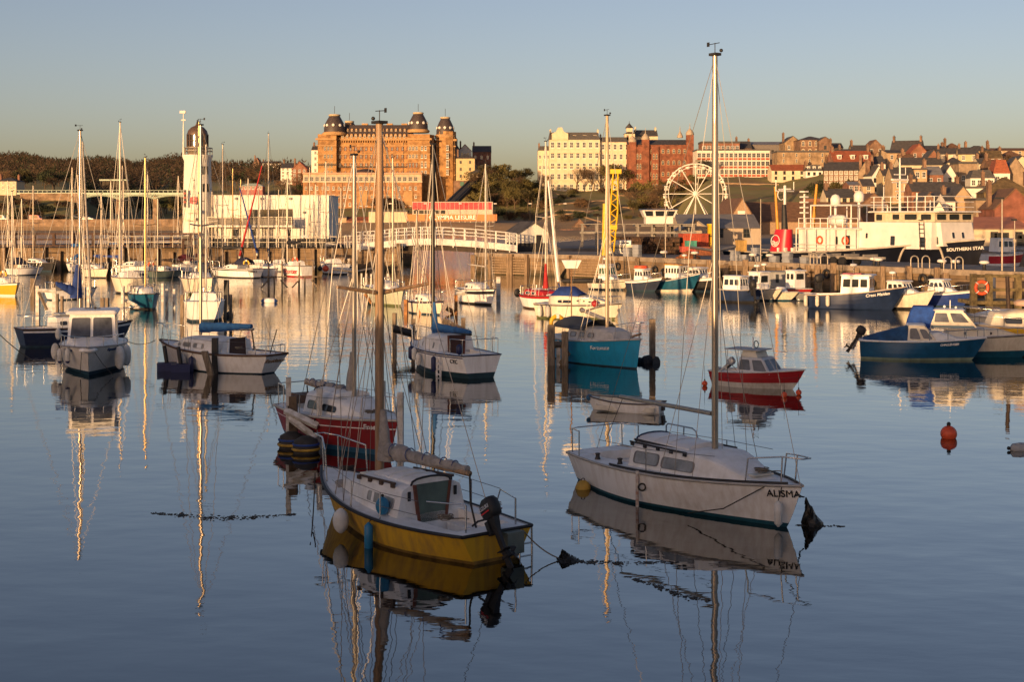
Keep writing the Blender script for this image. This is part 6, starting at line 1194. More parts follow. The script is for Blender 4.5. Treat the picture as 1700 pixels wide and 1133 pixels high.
for py,k_,ww,wh in rows_:
    for i in range(14): win(ht,k_,hx(562 + i * 8.7),hz_(py) ,ww,wh,6)
    for px in (680,685.5,691): win(ht,'c' if py < 270 else 'r',hx(px),hz_(py),1.15,wh,2)
    for px in (538,543.5,549): win(ht,'s',hx(px),hz_(py),1.1,wh,3)
    for px in (700,706): win(ht,'w',hx(px),hz_(py),.9,wh,2)
    for px in (741.5,): win(ht,'w',hx(px),hz_(py) + .3,1.1,wh * 1.2,7.6)
for py in (299,281): bq = MB(); bq.box(hx(527),hx(558),1.7,3,hz_(py - 7),hz_(py - 7) + .5); bq.box(hx(557),hx(676),4.6,6,hz_(py - 4),hz_(py - 4) + .4) if py < 290 else None; bq.build('balcony',mat('dark balcony iron',(.06,.05,.04),.7),ht)
# front range of the hotel, lower
FY = 596
hf = thing('hotel_annex','long lower brick range with a white top floor in front of the hotel','hotel wing',(xat(601,FY),FY,zat(346,FY))); fx = lambda px: xat(px,FY) - hf.location.x; fz = lambda py: zat(py,FY) - hf.location.z
MB().box(fx(503),fx(700),0,9,-5,fz(303)).build('walls',brickmat('orange brick',(.42,.2,.085),(.35,.165,.07),(.4,.26,.13),1,.5,.2),hf)
MB().box(fx(503),fx(700),.3,9,fz(303) + .002,fz(289)).build('attic_storey',mat('pale terracotta band',(.55,.4,.27),.8,var=.2,scale=.5),hf); MB().box(fx(502),fx(701),-.5,9,fz(289),fz(286.5)).build('parapet',mat('pinkish parapet',(.5,.3,.2),.85),hf); MB().box(fx(502),fx(701),-.4,0,fz(303),fz(303) + .5).build('string_course',mat('pale cornice',(.6,.48,.34),.8),hf)
MB().box(fx(503),fx(700),-.15,0,fz(325),fz(325) + .3).build('string_course',SANDT,hf); MB().lathe([(4.2,0),(3.4,1.2),(.8,1.7)],(fx(605),4,fz(286.5)),12).build('roof_pavilion',DOME,hf)
for i in range(21):
    px = 508 + i * 9.1; win(hf,'b',fx(px),fz(301),1.7,1.9,.3)
    for py in (315.5,329,342.5): win(hf,'w' if i % 3 else 'c',fx(px),fz(py),1.0,1.5)
for px in (603,678): MB().box(fx(px) - 1.8,fx(px) + 1.8,-.5,0,fz(341),fz(317)).build('bay',SANDT,hf)
for px in (512,540,568,632,656): MB().tube([(fx(px),-.1,fz(345)),(fx(px),-.1,fz(304))],.09,5).build('drainpipe',mat('dark iron',(.05,.045,.04),.6),hf)
# ---- lighthouse
LY = 166.0; lx0 = xat(328,LY); lzz = LZ
lh = thing('lighthouse','round white lighthouse tower with a dark domed glass lantern','lighthouse',(lx0,LY,lzz)); WW = mat('white lime wash',(.74,.71,.64),.75,var=.15,scale=.9,stretch=(1,1,.4)); s_ = LY / F
zl = lambda py: zat(py,LY) - lzz
MB().lathe([(24.5 * s_,-.2),(24.3 * s_,zl(370)),(23.2 * s_,zl(320)),(21.8 * s_,zl(268)),(24.5 * s_,zl(261)),(25.2 * s_,zl(258.5)),(24,zl(258)) if False else (25.2 * s_,zl(257.5)),(.5,zl(257.2))],n=32).build('tower',WW,lh)
MB().lathe([(16.5 * s_,zl(257.4)),(16.5 * s_,zl(243))],n=20).build('lantern_base',mat('weathered brown lantern wall',(.17,.13,.09),.8,var=.3),lh)
ln = MB().lathe([(15.3 * s_,zl(243)),(15.3 * s_,zl(224))],n=16).build('lantern_glass',glassmat('lantern glass',(.04,.045,.05),.12),lh)
b = MB()
for i in range(8): q = i * math.pi / 4 + .2; MB().tube([(16.3 * s_ * math.cos(q),16.3 * s_ * math.sin(q),zl(244)),(16.3 * s_ * math.cos(q),16.3 * s_ * math.sin(q),zl(223))],.12,4).build('glazing_bar',mat('brown lantern frame',(.1,.06,.04),.6),lh)
MB().ring((0,0,zl(234)),16.2 * s_,.06,(0,0,1),20,5).build('glazing_ring',MATS['brown lantern frame'],lh)
MB().lathe([(17.2 * s_,zl(224.5)),(17 * s_,zl(222)),(15.5 * s_,zl(217)),(10.5 * s_,zl(211.5)),(4 * s_,zl(208.5)),(2.5 * s_,zl(206)),(1.6 * s_,zl(203))],n=20).build('lantern_dome',mat('brown copper dome',(.12,.075,.055),.5,.2,var=.3),lh)
MB().tube([(0,0,zl(204)),(0,0,zl(199))],.1,6).build('finial',BLACK(),lh)
for z_ in (zl(251),zl(246)): MB().ring((0,0,z_),24.2 * s_,.05,(0,0,1),28,4).build('gallery_rail',mat('galvanised rail',(.45,.4,.33),.5,.5),lh)
for i in range(16): q = i * math.pi / 8; MB().tube([(24.2 * s_ * math.cos(q),24.2 * s_ * math.sin(q),zl(257.5)),(24.2 * s_ * math.cos(q),24.2 * s_ * math.sin(q),zl(246))],.04,4).build('gallery_post',MATS['galvanised rail'],lh)
for px,py in ((343,290),(345,319)):
    q = math.asin(min((px - 328) / 23.0,.95)); win(lh,'d',22.8 * s_ * math.sin(q),zl(py),.9,.95,-22.8 * s_ * math.cos(q),q)
dr = MB(); dr.box(-1.6,-.9,-1.75,-1.5,.4,1.9)
MB().box(-1.45,-.65,-1.75,-1.4,0,1.25).build('door',mat('dark door',(.03,.025,.025),.5),lh)
pl = MB(); pl.box(-1.15,.3,-2.35,-1.5,zl(366),zl(362)); pl.build('platform',MATS['galvanised rail'],lh)
sg = thing('signal_board','round red signal disc with lamps on the front of the lighthouse','signal',(lx0,LY - 24.5 * s_ - .35,zat(333,LY))); MB().lathe([(.45,0),(.45,.08)],(0,0,0),20,axis=V((0,-1,0))).build('disc',mat('red disc',(.5,.03,.03),.5),sg); MB().box(-1.1,-.85,-.15,.1,-.8,1.2).build('lamp_column',BLACK(),sg)
for z_ in (.8,.3,-.2): MB().lathe([(.13,0),(.15,.12)],(-.97,-.15,z_),10,axis=V((0,-1,0))).build('signal_lamp',mat('signal lens',(.3,.04,.03),.2),sg)
MB().box(-1.0,.7,-.3,.2,-1.5,-1.1).build('board',MATS['galvanised rail'],sg)
po = thing('weather_pole','white pole with a wind vane and floodlight beside the lighthouse lantern','pole',(xat(308.5,LY),LY - 1.2,zat(257,LY))); MB().tube([(0,0,0),(0,0,4.8)],[.11,.05],8).build('pole',WW,po); MB().box(-.25,.25,-.05,.05,3.9,4.05).build('cross_arm',WW,po); MB().box(-.4,.25,-.15,.15,4.75,5.05).build('floodlight',WW,po)
# ---- white two storey clubhouse
CY = 166.0; cb = thing('clubhouse','flat roofed white clubhouse with a glazed balcony beside the lighthouse','clubhouse',(xat(447,CY),CY,LZ)); cx_ = lambda px: xat(px,CY) - cb.location.x; cz = lambda py: zat(py,CY) - LZ
CW = mat('white weatherboard',(.76,.72,.64),.7,var=.08,scale=.5)
MB().box(cx_(347),cx_(546),0,9,cz(392) if False else .9,cz(325)).build('walls',CW,cb); MB().box(cx_(347),cx_(546),.25,8.8,-.3,.9).build('plinth',mat('black plinth',(.02,.02,.022),.7),cb)
MB().box(cx_(346),cx_(547),-.1,9.1,cz(325),cz(324)).build('roof_edge',WW,cb)
MB().box(cx_(350),cx_(490),-2.3,0,cz(377),cz(374)).build('balcony_floor',CW,cb)
for px in (352,380,408,436,464,489): MB().box(cx_(px) - .05,cx_(px) + .05,-2.25,-2.15,cz(374),cz(360)).build('balcony_post',MATS['galvanised rail'],cb); MB().box(cx_(px) - .07,cx_(px) + .07,-2.2,-2.06,-.2,cz(377)).build('balcony_leg',CW,cb)
MB().box(cx_(350),cx_(490),-2.3,-2.1,cz(361),cz(360)).build('balcony_handrail',MATS['galvanised rail'],cb)
MB().box(cx_(351),cx_(489),-2.2,-2.18,cz(373),cz(362)).build('balcony_panels',mat('smoked balcony glass',(.22,.2,.17),.15,var=.2),cb)
for px,a_,b_,h in ((422,8,366,348),(448,16,372,348),(474,12,372,347)): MB().box(cx_(px) - a_ * s_ / 1,cx_(px) + a_ * s_,-.05,.1,cz(b_),cz(h)).build('balcony_door',GLASS(),cb)
for px in (390,420,480): MB().box(cx_(px) - .3,cx_(px) + .3,-.06,.1,1.0,2.0).build('lower_window',GLASS(),cb)
for px,py in ((392,329),(435,329),(482,329),(505,352)): MB().lathe([(.1,0),(.16,.2)],(cx_(px),-.05,cz(py)),8,axis=V((0,-1,-.4))).build('wall_lamp',mat('grey lamp',(.3,.3,.3),.5),cb)
# railings on the lighthouse pier
def railing(label,pts,h,n,m_,name='railing',r=.045,rails=(1.0,.5)):
    o = thing(name,label,'railing',pts[0]); P = [V(p) - V(pts[0]) for p in pts]; Ls = [(P[i + 1] - P[i]).length for i in range(len(P) - 1)]
    for f in rails: MB().tube([p + V((0,0,h * f)) for p in P],r,5).build('rail',m_,o)
    for i in range(n):
        d = sum(Ls) * i / (n - 1); k = 0
        while k < len(Ls) - 1 and d > Ls[k]: d -= Ls[k]; k += 1
        p = P[k].lerp(P[k + 1],d / Ls[k]); MB().tube([p,p + V((0,0,h))],r * 1.1,5).build('rail_post',m_,o)
    return o
WR = mat('cream railing paint',(.62,.56,.44),.6)
railing('cream two bar railing along the pier left of the lighthouse',[at(180,406,158.6).xy.to_3d() + V((0,0,LZ)),at(302,406,158.8).xy.to_3d() + V((0,0,LZ))],1.25,9,WR)
railing('cream two bar railing in front of the clubhouse',[at(345,406,158).xy.to_3d() + V((0,0,LZ)),at(575,408,157).xy.to_3d() + V((0,0,LZ))],1.25,15,WR)
o = railing('close white railing with pickets at the bridge approach',[at(572,408,157).xy.to_3d() + V((0,0,LZ)),at(625,408,156.5).xy.to_3d() + V((0,0,LZ))],1.35,13,mat('white bridge paint',(.72,.7,.66),.6))
WBP = MATS['white bridge paint']
# ---- the white footbridge over the gap
BY = 158.0; br = thing('footbridge','white lattice railed footbridge arching over the harbour gap','bridge',(xat(588,BY),BY,0)); bpts = [(588,405),(625,402.5),(660,398.5),(700,396),(735,396.5),(790,400),(840,405),(858,407.5)]
bp = [V((xat(px,BY) - br.location.x,0,zat(py + 2,BY))) for px,py in bpts]
dk = MB()
for a_,b_ in zip(bp,bp[1:]): dk.hexa([a_ + V((0,-1.6,-.55)),b_ + V((0,-1.6,-.55)),b_ + V((0,1.6,-.55)),a_ + V((0,1.6,-.55)),a_ + V((0,-1.6,.15)),b_ + V((0,-1.6,.15)),b_ + V((0,1.6,.15)),a_ + V((0,1.6,.15))])
dk.build('deck',WBP,br)
gd = MB()
for a_,b_ in zip(bp[2:],bp[3:]): gd.hexa([a_ + V((0,-1.2,-1.15)),b_ + V((0,-1.2,-1.15)),b_ + V((0,1.2,-1.15)),a_ + V((0,1.2,-1.15)),a_ + V((0,-1.2,-.56)),b_ + V((0,-1.2,-.56)),b_ + V((0,1.2,-.56)),a_ + V((0,1.2,-.56))])
gd.build('dark_girder',mat('dark bridge girder',(.05,.035,.025),.8),br)
def blerp(q):
    q *= len(bp) - 1; k = min(int(q),len(bp) - 2); return bp[k].lerp(bp[k + 1],q - k)
for sd in (-1.55,1.55):
    for f in (1.25,.85,.5): MB().tube([p + V((0,sd,.15 + f)) for p in bp],.05,4).build('rail',WBP,br)
    for i in range(22): p = blerp(i / 21); MB().box(p.x - .06,p.x + .06,sd - .06,sd + .06,p.z - .75 if i % 2 else p.z - .1,p.z + 1.42).build('rail_post',WBP,br)
# ---- white hut with a black base
KY = 160.0; kz = QZ; k = thing('harbour_hut','small white hut with black base and slate roof at the bridge end','hut',(xat(886,KY),KY,kz),rad(18)); u = KY / F
MB().box(-1.75,1.75,0,4.6,0,1.0).build('black_base',mat('black plinth',(.02,.02,.022)),k); MB().box(-1.72,1.72,.02,4.58,1.0,2.25).build('walls',WW,k); MB().add([(-1.72,.02,2.25),(1.72,.02,2.25),(0,.02,3.3)],[(0,1,2)]).build('gable',WW,k)
MB().add([(-2.0,-.25,2.1),(0,-.25,3.42),(2.0,-.25,2.1),(-2.0,4.8,2.1),(0,4.8,3.42),(2.0,4.8,2.1),(-2.0,-.25,1.98),(0,-.25,3.28),(2.0,-.25,1.98)],[(0,1,4,3),(1,2,5,4),(6,7,1,0),(7,8,2,1)]).build('roof',SLATE(),k); MB().box(.3,1.0,-.05,.02,0,1.9).build('door',BLACK(),k); MB().box(-1.2,-.3,-.05,.02,1.2,1.9).build('window',WW,k)
# ---- Spa bridge on stone piers, far left
SY = 566; sb = thing('iron_bridge','long pale green iron arch bridge on stone piers across the wooded valley','bridge',(xat(180,SY),SY,0)); sx = lambda px: xat(px,SY) - sb.location.x; GRN = mat('pale green iron',(.42,.5,.4),.6,var=.15)
MB().box(sx(30),sx(312),-1.5,1.5,zat(323,SY),zat(320,SY)).build('deck',GRN,sb); MB().box(sx(30),sx(312),-1.6,-1.4,zat(316.5,SY),zat(315.8,SY)).build('handrail',GRN,sb)
for i in range(36): px = 34 + i * 7.7; MB().box(sx(px) - .1,sx(px) + .1,-1.6,-1.45,zat(320,SY),zat(316,SY)).build('rail_post',GRN,sb)
for a_,b_ in ((137,198),(198,258),(258,318)):
    ar = MB(); P = [V((sx(a_ + (b_ - a_) * i / 16),0,zat(330,SY) + (zat(324,SY) - zat(330,SY)) * (1 - (2 * i / 16 - 1) ** 2))) for i in range(17)]
    for yy in (-1.2,1.2): ar.tube([p + V((0,yy,0)) for p in P],.42,4)
    ar.build('arch_rib',GRN,sb); lt = MB()
    for i in range(16):
        p,q = P[i],P[i + 1]
        if abs(i - 7.5) > 3: lt.tube([V((p.x,-1.2,p.z)),V((q.x,-1.2,zat(323,SY)))],.19,4); lt.tube([V((q.x,-1.2,q.z)),V((p.x,-1.2,zat(323,SY)))],.19,4)
    lt.build('lattice',GRN,sb)
for px in (137,198,259): MB().hexa([(sx(px) - 1.1,-1.6,-2),(sx(px) + 1.1,-1.6,-2),(sx(px) + 1.1,1.6,-2),(sx(px) - 1.1,1.6,-2),(sx(px) - .85,-1.3,zat(326,SY)),(sx(px) + .85,-1.3,zat(326,SY)),(sx(px) + .85,1.3,zat(326,SY)),(sx(px) - .85,1.3,zat(326,SY))]).build('stone_pier',STONE2(),sb)
rw = MB(); rw.box(xat(33,562),xat(134,562),562,566,8,zat(321,562)); T(rw.build('retaining_wall',STONE2()),'tawny stone retaining wall at the left end of the green bridge','wall')
sw_ = MB()
for a_,b_ in zip(range(-500,620,40),range(-460,660,40)): sw_.add([(xat(a_,500),500,-.5),(xat(b_,500),500,-.5),(xat(b_,502.5),502.5,5.1),(xat(a_,502.5),502.5,5.1),(xat(b_,503.2),503.2,5.1),(xat(a_,503.2),503.2,5.1),(xat(b_,503.2),503.2,2),(xat(a_,503.2),503.2,2)],[(0,1,2,3),(3,2,4,5),(5,4,6,7)])
T(sw_.build('promenade_wall',STONE2()),'long sloping stone sea wall above the far beach','wall')
MB2 = MB()
pv = thing('bridge_pavilion','low pale green columned shelter on the slope behind the iron bridge','pavilion',(xat(187,690),690,zat(309,690))); MB().box(-6.5,6.5,0,5,2.6,3.3).build('roof',GRN,pv)
for i in range(7): MB().box(-6 + i * 2 - .15,-6 + i * 2 + .15,.2,.5,-3,2.6).build('column',mat('dark column',(.06,.045,.03),.8),pv)
MB().box(-6,6,3,4.5,-3,2.6).build('back_wall',mat('dark column',(.06,.045,.03)),pv)
# ================================================================ seafront
ol = thing('amusement_arcade','red and white seafront arcade with an orange lettered fascia band','arcade',(xat(750,480),480,zat(387,480))); u = lambda px: xat(px,480) - ol.location.x; v = lambda py: zat(py,480) - ol.location.z
MB().box(u(684),u(818),1.5,12,v(356),v(335)).build('upper_storey',mat('pale upper cladding',(.55,.47,.38),.7),ol); MB().box(u(676),u(825),-.2,12,v(367),v(356)).build('fascia',mat('orange fascia',(.55,.2,.06),.6,var=.1),ol); MB().box(u(678),u(822),.6,12,-3,v(367)).build('ground_floor',mat('dull ground floor',(.2,.16,.13),.7),ol)
for i in range(17):
    px = 688 + i * 7.8; MB().box(u(px) - .7,u(px) + .7,1.35,1.5,v(348),v(336)).build('red_panel',mat('red cladding panel',(.62,.03,.04),.5,var=.1),ol)
for i in range(6): MB().box(u(690 + i * 9) - .75,u(690 + i * 9) + .75,1.4,1.5,v(355),v(349)).build('upper_window',GLASS(),ol)
for i in range(15): px = 684 + i * 9.3; MB().box(u(px) - .7,u(px) + .7,.5,.6,v(381),v(369)).build('shop_window',mat('shop glazing',(.16,.17,.17),.15,var=.4,scale=.5),ol)
for i in range(16): px = 679 + i * 9.3; MB().box(u(px) - .16,u(px) + .16,.35,.6,-1,v(367)).build('shop_pillar',mat('pale pillar',(.5,.42,.32),.7),ol)
lettering('OLYMPIA LEISURE',2.0,WHITE(),ol,(u(751),-.24,v(361.5)),(1,0,0),(0,0,1),'fascia_lettering',.06,bold=.03)
for i,(a_,b_,t,bt,wl,c,lb,rf) in enumerate(((612,676,352,388,REND(),3,'plain cream single storey kiosk block left of the arcade',('p',.6,None)),(575,612,366,388,BRICK(),3,'low tawny brick shop on the seafront right of the clubhouse',('g',1.2,TILE())),(548,575,362,386,TREND(),2,'small tan seafront shop hidden by the clubhouse corner',('p',.5,None)))):
    bld(lb,a_,b_,t,480,8,wl,rf,0,c,1,'d',1.2,1.5,pyb=bt,chim=0,cat='shop',name='seafront_shop')
for px,py,l,m_ in ((170,380,'red van parked on the promenade at the far left',mat('red van paint',(.5,.03,.03),.35)),(255,381,'white car parked on the promenade far left',WHITE()),(112,386,'pale blue van parked by the far beach',mat('pale van paint',(.5,.6,.6),.35)),(420,382,'red car on the promenade behind the clubhouse',mat('red van paint',(.5,.03,.03)))):
    Y = 507; c = thing('parked_car',l,'car',(xat(px - 110 if px < 300 else 700,Y),Y,4.45)); van = 'van' in l; hgt = 2.1 if van else 1.35
    MB().loft([[V((x,w_,z)) for x,z in (((-2.3,.35),(2.3,.35),(2.35,.9),(1.5,1.0),(.9,hgt),(-1.6 if not van else -2.3,hgt),(-2.3,.95)))] for w_ in (-.85,.85)],smooth=False).build('body',m_,c)
    MB().box(-1.4,.7,-.87,.87,1.0,hgt - .15).build('side_glass',GLASS(),c)
    for x in (-1.4,1.45):
        for s_ in (-.8,.8): MB().lathe([(.34,-.1),(.34,.1)],(x,s_,.34),12,axis=V((0,1,0))).build('wheel',BLACK(),c)
# ---- hilltop and hillside buildings: label, px0, px1, eave row, distance, depth, wall, roof, rot, cols, rows, ...
hb = bld('white gabled villa with dark windows left of the hotel',466,489,279,640,12,WREND(),('g',2.5,SLATE()),0,3,4,pyb=303,chim=1)
bld('red brick house with white trimmed pointed gable left of the hotel',485,509,281,636,10,BRICK(),('f',3.5,TILE()),0,3,3,pyb=304)
bld('tall narrow white house squeezed against the left side of the hotel',517,530,249,632,9,WREND(),('g',2,SLATE()),0,1,5,pyb=300)
bld('small brown gabled house high on the wooded hill',420,432,272,900,8,BRICKB(),('f',4,TILE()),0,1,1,pyb=283)
bld('long pale house among trees on the left hill',434,465,271,940,8,WREND(),('g',1.5,SLATE()),0,4,1,pyb=277)
bld('white villa with tall chimneys and two bays at the far left',-8,27,301,575,10,REND(),('h',1.6,SLATE()),0,4,2,pyb=318,chim=2,chm=BRICK()); bld('pale terrace on the far left hillside seen over the trees',150,205,273,1120,8,REND(),('p',.5,None),0,8,1,pyb=277,chim=0)
bld('long green roofed shelter below the trees left of the hotel',398,436,309,590,6,mat('rosy shelter wall',(.35,.14,.12),.8),('h',1.2,GRN),0,6,1,'w',pyb=314,chim=0,cat='shelter',name='seafront_shelter')
bld('cream hotel house with a hipped roof right of the big hotel',757,788,263,606,10,YREND(),('h',2.2,SLATE()),0,2,3,'d',.9,1.3,pyb=300)
bld('blue grey house between the big hotel and the cream one',753,762,247,630,8,mat('blue grey render',(.25,.3,.38),.8),('h',2,SLATE()),0,1,4,pyb=300)
bld('red roofed house with a white gable behind the cream hotel house',762,782,250,640,9,WREND(),('f',3,TILE()),0,2,2,pyb=275); bld('brick house with slate roof on the skyline behind the cliff trees',784,815,252,660,10,BRICK(),('g',3,SLATE()),0,3,2,pyb=285); bld('low slate roofed cliff lift station with white posts',778,806,288,590,8,REND(),('h',1.8,SLATE()),0,4,1,'d',pyb=298,chim=0,cat='station',name='lift_station')
wl_ = MB(); wl_.box(xat(753,588),xat(775,588),588,592,8,zat(300,588)); T(wl_.build('brick_basement',BRICKB()),'brown brick retaining basement with a green door by the hotel','wall'); T(MB().box(xat(764,587.8),xat(770,587.8),587.8,588,zat(309,588),zat(302,588)).build('garage_door',mat('green door',(.03,.13,.09),.5)),'green door in the brown brick basement by the hotel','door')
cl = thing('cliff_lift','dark sloping cliff tramway track running down beside the hotel','tramway',at(790,297,588)); d = at(748,338,520) - at(790,297,588); MB().hexa([d + V((-2,0,-1)),d + V((2,0,-1)),V((2,0,-1)),V((-2,0,-1)),d + V((-2,0,.5)),d + V((2,0,.5)),V((2,0,.5)),V((-2,0,.5))]).build('track_bed',mat('dark track',(.035,.028,.022),.9),cl)
for s_ in (-1.2,1.2): MB().tube([V((s_,0,.62)),d + V((s_,0,.62))],.12,4).build('rail',mat('dark iron',(.05,.045,.04)),cl)
# cream crescent hotel on the right-hand clifftop
ch = bld('cream stucco seaside hotel with a shaped gable and slate mansard',912,996,232,604,12,REND(),('m',3.2,SLATE()),0,8,5,'w',1.5,2.5,pyb=322,chim=2,cat='hotel',name='stucco_hotel',chm=REND()); a_ = ch['w'] / 2
MB().poly([(-a_ + 1,-.15,ch['h']),(-a_ + 8,-.15,ch['h']),(-a_ + 8,-.15,ch['h'] + 2.6),(-a_ + 6.2,-.15,ch['h'] + 3.4),(-a_ + 5.3,-.15,ch['h'] + 5.2),(-a_ + 3.7,-.15,ch['h'] + 5.2),(-a_ + 2.8,-.15,ch['h'] + 3.4),(-a_ + 1,-.15,ch['h'] + 2.6)],(0,-1,0),.4).build('shaped_gable',REND(),ch); dormers(ch,5,REND(),.6,1.3,1.5)
for z_ in (.25,.5,.75): MB().box(-a_ - .2,a_ + .2,-.35,0,ch['h'] * z_,ch['h'] * z_ + .35).build('string_course',REND(),ch)
MB().lathe([(.9,0),(.7,1.2),(.08,4)],(-a_ + .4,.5,ch['h']),8).build('corner_turret',DOME,ch)
bld('cream terrace wing right of the stucco hotel behind the bare trees',996,1046,236,606,12,REND(),('m',2.2,SLATE()),0,5,5,'w',1.4,2.4,pyb=320,chim=2,chm=REND()); bld('pale terrace set back at the left of the stucco hotel',893,914,250,612,12,REND(),('m',2,SLATE()),0,3,4,'w',pyb=322,chim=1)
bt = bld('square cream belvedere tower with a slate pyramid cap',1037,1054,222,625,5,REND(),('h',1.2,SLATE()),0,2,3,'d',.7,1.4,pyb=300,chim=0,cat='tower',name='belvedere_tower'); MB().box(-1.3,1.3,1.2,3.8,bt['h'] + .9,bt['h'] + 2.6).build('lantern_stage',REND(),bt); MB().lathe([(2.0,0),(.12,2.2),(.05,3.2)],(0,2.5,bt['h'] + 2.6),4,smooth=False).build('cap',SLATE(),bt)
bld('cream gabled house right of the belvedere tower',1054,1092,226,632,10,REND(),('g',3,SLATE()),0,5,3,'w',pyb=290,chim=2,chm=REND())
th = bld('red brick town hall with stone capped turrets above the gardens',1042,1150,240,600,14,brickmat('deep red brick',(.26,.075,.035),(.19,.055,.03),(.24,.13,.08),1,.5,.2),('g',2.4,SLATE()),0,12,4,'s',1.2,1.9,pyb=318,chim=3,cat='town hall',name='town_hall'); a_ = th['w'] / 2
for x,h_ in ((-a_ + 2,0),(-a_ + 7.5,1),(a_ - 1.2,3)):
    MB().box(x - 1.5,x + 1.5,-1.4,1.6,-6,th['h'] + 1 + h_).build('turret_shaft',MATS['deep red brick'],th); MB().lathe([(1.7,0),(1.8,.5),(1.5,1.3),(.8,2.2),(.2,2.8),(.06,5)],(x,0,th['h'] + 1 + h_),10).build('ogee_cap',mat('grey stone cap',(.4,.33,.25),.8),th)
MB().lathe([(1.2,0),(1.3,.5),(1.0,1.3),(.2,2.8),(.06,5)],(a_ - 5,3,th['h'] + 3),10).build('ogee_cap',MATS['grey stone cap'],th)
for x in (-a_ + 4.7,-a_ + 11.5):
    by_ = MB().box(x - 1.5,x + 1.5,-1.0,0,-6,th['h'] - 1).build('bay_window',MATS['deep red brick'],th)
    for j in range(4): win(by_,'s',x - .6,1 + j * 4.2,.8,2.4,-1.0); win(by_,'s',x + .6,1 + j * 4.2,.8,2.4,-1.0)
# white and red office block
ob = bld('white concrete office block banded with red brick panels',1157,1278,250,530,12,mat('office concrete',(.66,.6,.5),.75,var=.08),('p',.5,None),0,0,0,pyb=302,chim=0,cat='office block',name='office_block'); a_ = ob['w'] / 2; HH = ob['h']
for j in range(3):
    for i in range(16):
        x = -a_ + ob['w'] * (i + .5) / 16; win(ob,'b',x,HH - 2.6 - j * 3.1,1.4,1.7); MB().box(x - .72,x + .72,-.05,.0,HH - 3.55 - j * 3.1,HH - 2.75 - j * 3.1).build('brick_panel',mat('office red panel',(.34,.07,.03),.7),ob)
MB().box(a_ * .08,a_ * .42,-.06,.0,-.5,1.8).build('garage_opening',BLACK(),ob)
bld('red brick upper block on the roofline behind the office block',1165,1228,238,560,10,BRICK(),('p',.8,None),0,8,1,'w',1.4,1.7,pyb=255,chim=0,cat='building'); bld('long grey clad hall roof behind the office block',1245,1320,240,570,14,mat('grey cladding',(.16,.14,.13),.7),('g',1.5,LEAD()),0,3,1,'d',pyb=262,chim=1,cat='hall',name='hall'); bld('slate roofed brown house left of the grey hall',1223,1248,246,566,9,BRICKB(),('g',3,SLATE()),0,2,1,pyb=262)
bld('tall brown brick mill with rows of pale framed windows',1328,1372,232,540,12,BRICKB(),('h',1.6,SLATE()),0,4,3,'c',1.3,2.0,pyb=275,chim=0,cat='mill',name='brick_mill'); bld('brown gabled block left of the tall mill',1303,1330,236,552,12,BUFF(),('f',2.5,SLATE()),0,2,2,pyb=270); bld('brick stair tower at the right end of the mill',1360,1380,233,536,8,BRICKB(),('f',1.5,SLATE()),0,1,2,'d',pyb=275,chim=0); bld('ochre building with arched ornaments right of the mill',1380,1400,245,560,8,YREND(),('g',2,SLATE()),0,3,1,pyb=262)
bld('blank grey brown brick block with small blocked windows',1290,1376,253,509,10,BUFF(),('p',.6,None),0,4,2,'c',.8,1.8,pyb=275,chim=0,cat='building'); bld('cream terrace with a red roof above the green bank',1281,1338,283,505,8,REND(),('g',2.2,TILE()),0,4,2,'d',.9,1.3,pyb=304,chim=0); wf = bld('white house with three dormers at the end of the cream terrace',1338,1366,284,500,8,WREND(),('m',2.2,SLATE()),0,3,2,'d',.9,1.2,pyb=306,chim=1); dormers(wf,3,WREND(),.3,1.0,1.2)
rt = bld('house with a long red roof and three white dormers',1384,1450,268,450,10,BRICK(),('g',3.6,TILE()),0,5,1,pyb=290,chim=2); dormers(rt,3,WREND(),1.0,1.3,1.3,z=rt['h'] + .7)
tr_ = bld('tall dark brick terrace with four storeys of pale windows',1369,1432,283,405,10,BRICKB(),('g',2.6,SLATE()),-14,8,3,'w',.95,1.7,pyb=313,chim=3,side=1)
bld('grey brown gable end of the tall brick terrace',1426,1450,286,400,9,GREND(),('f',3.6,SLATE()),-14,0,0,pyb=320,chim=2); bld('white gabled house behind the ship radar mast',1447,1470,292,395,8,WREND(),('f',3,SLATE()),10,2,2,'d',.9,1.3,pyb=325)
bld('red brick house with two white letter shaped windows',1409,1434,307,370,7,BRICK(),('g',1.0,LEAD()),0,3,1,'w',pyb=325,chim=0); bld('tan rendered house right of the brick one',1432,1452,309,368,7,TREND(),('g',2,SLATE()),0,1,2,'w',pyb=330,chim=0); bld('low slate cottage row on the bank behind the ship',1372,1420,328,345,7,REND(),('g',2.2,SLATE()),0,4,1,'d',pyb=338,chim=1); bld('brown brick gabled warehouse behind the ship radar domes',1428,1475,341,320,9,BRICKB(),('f',2.8,BROWNT()),0,3,1,'d',1.0,1.6,pyb=362,chim=0)
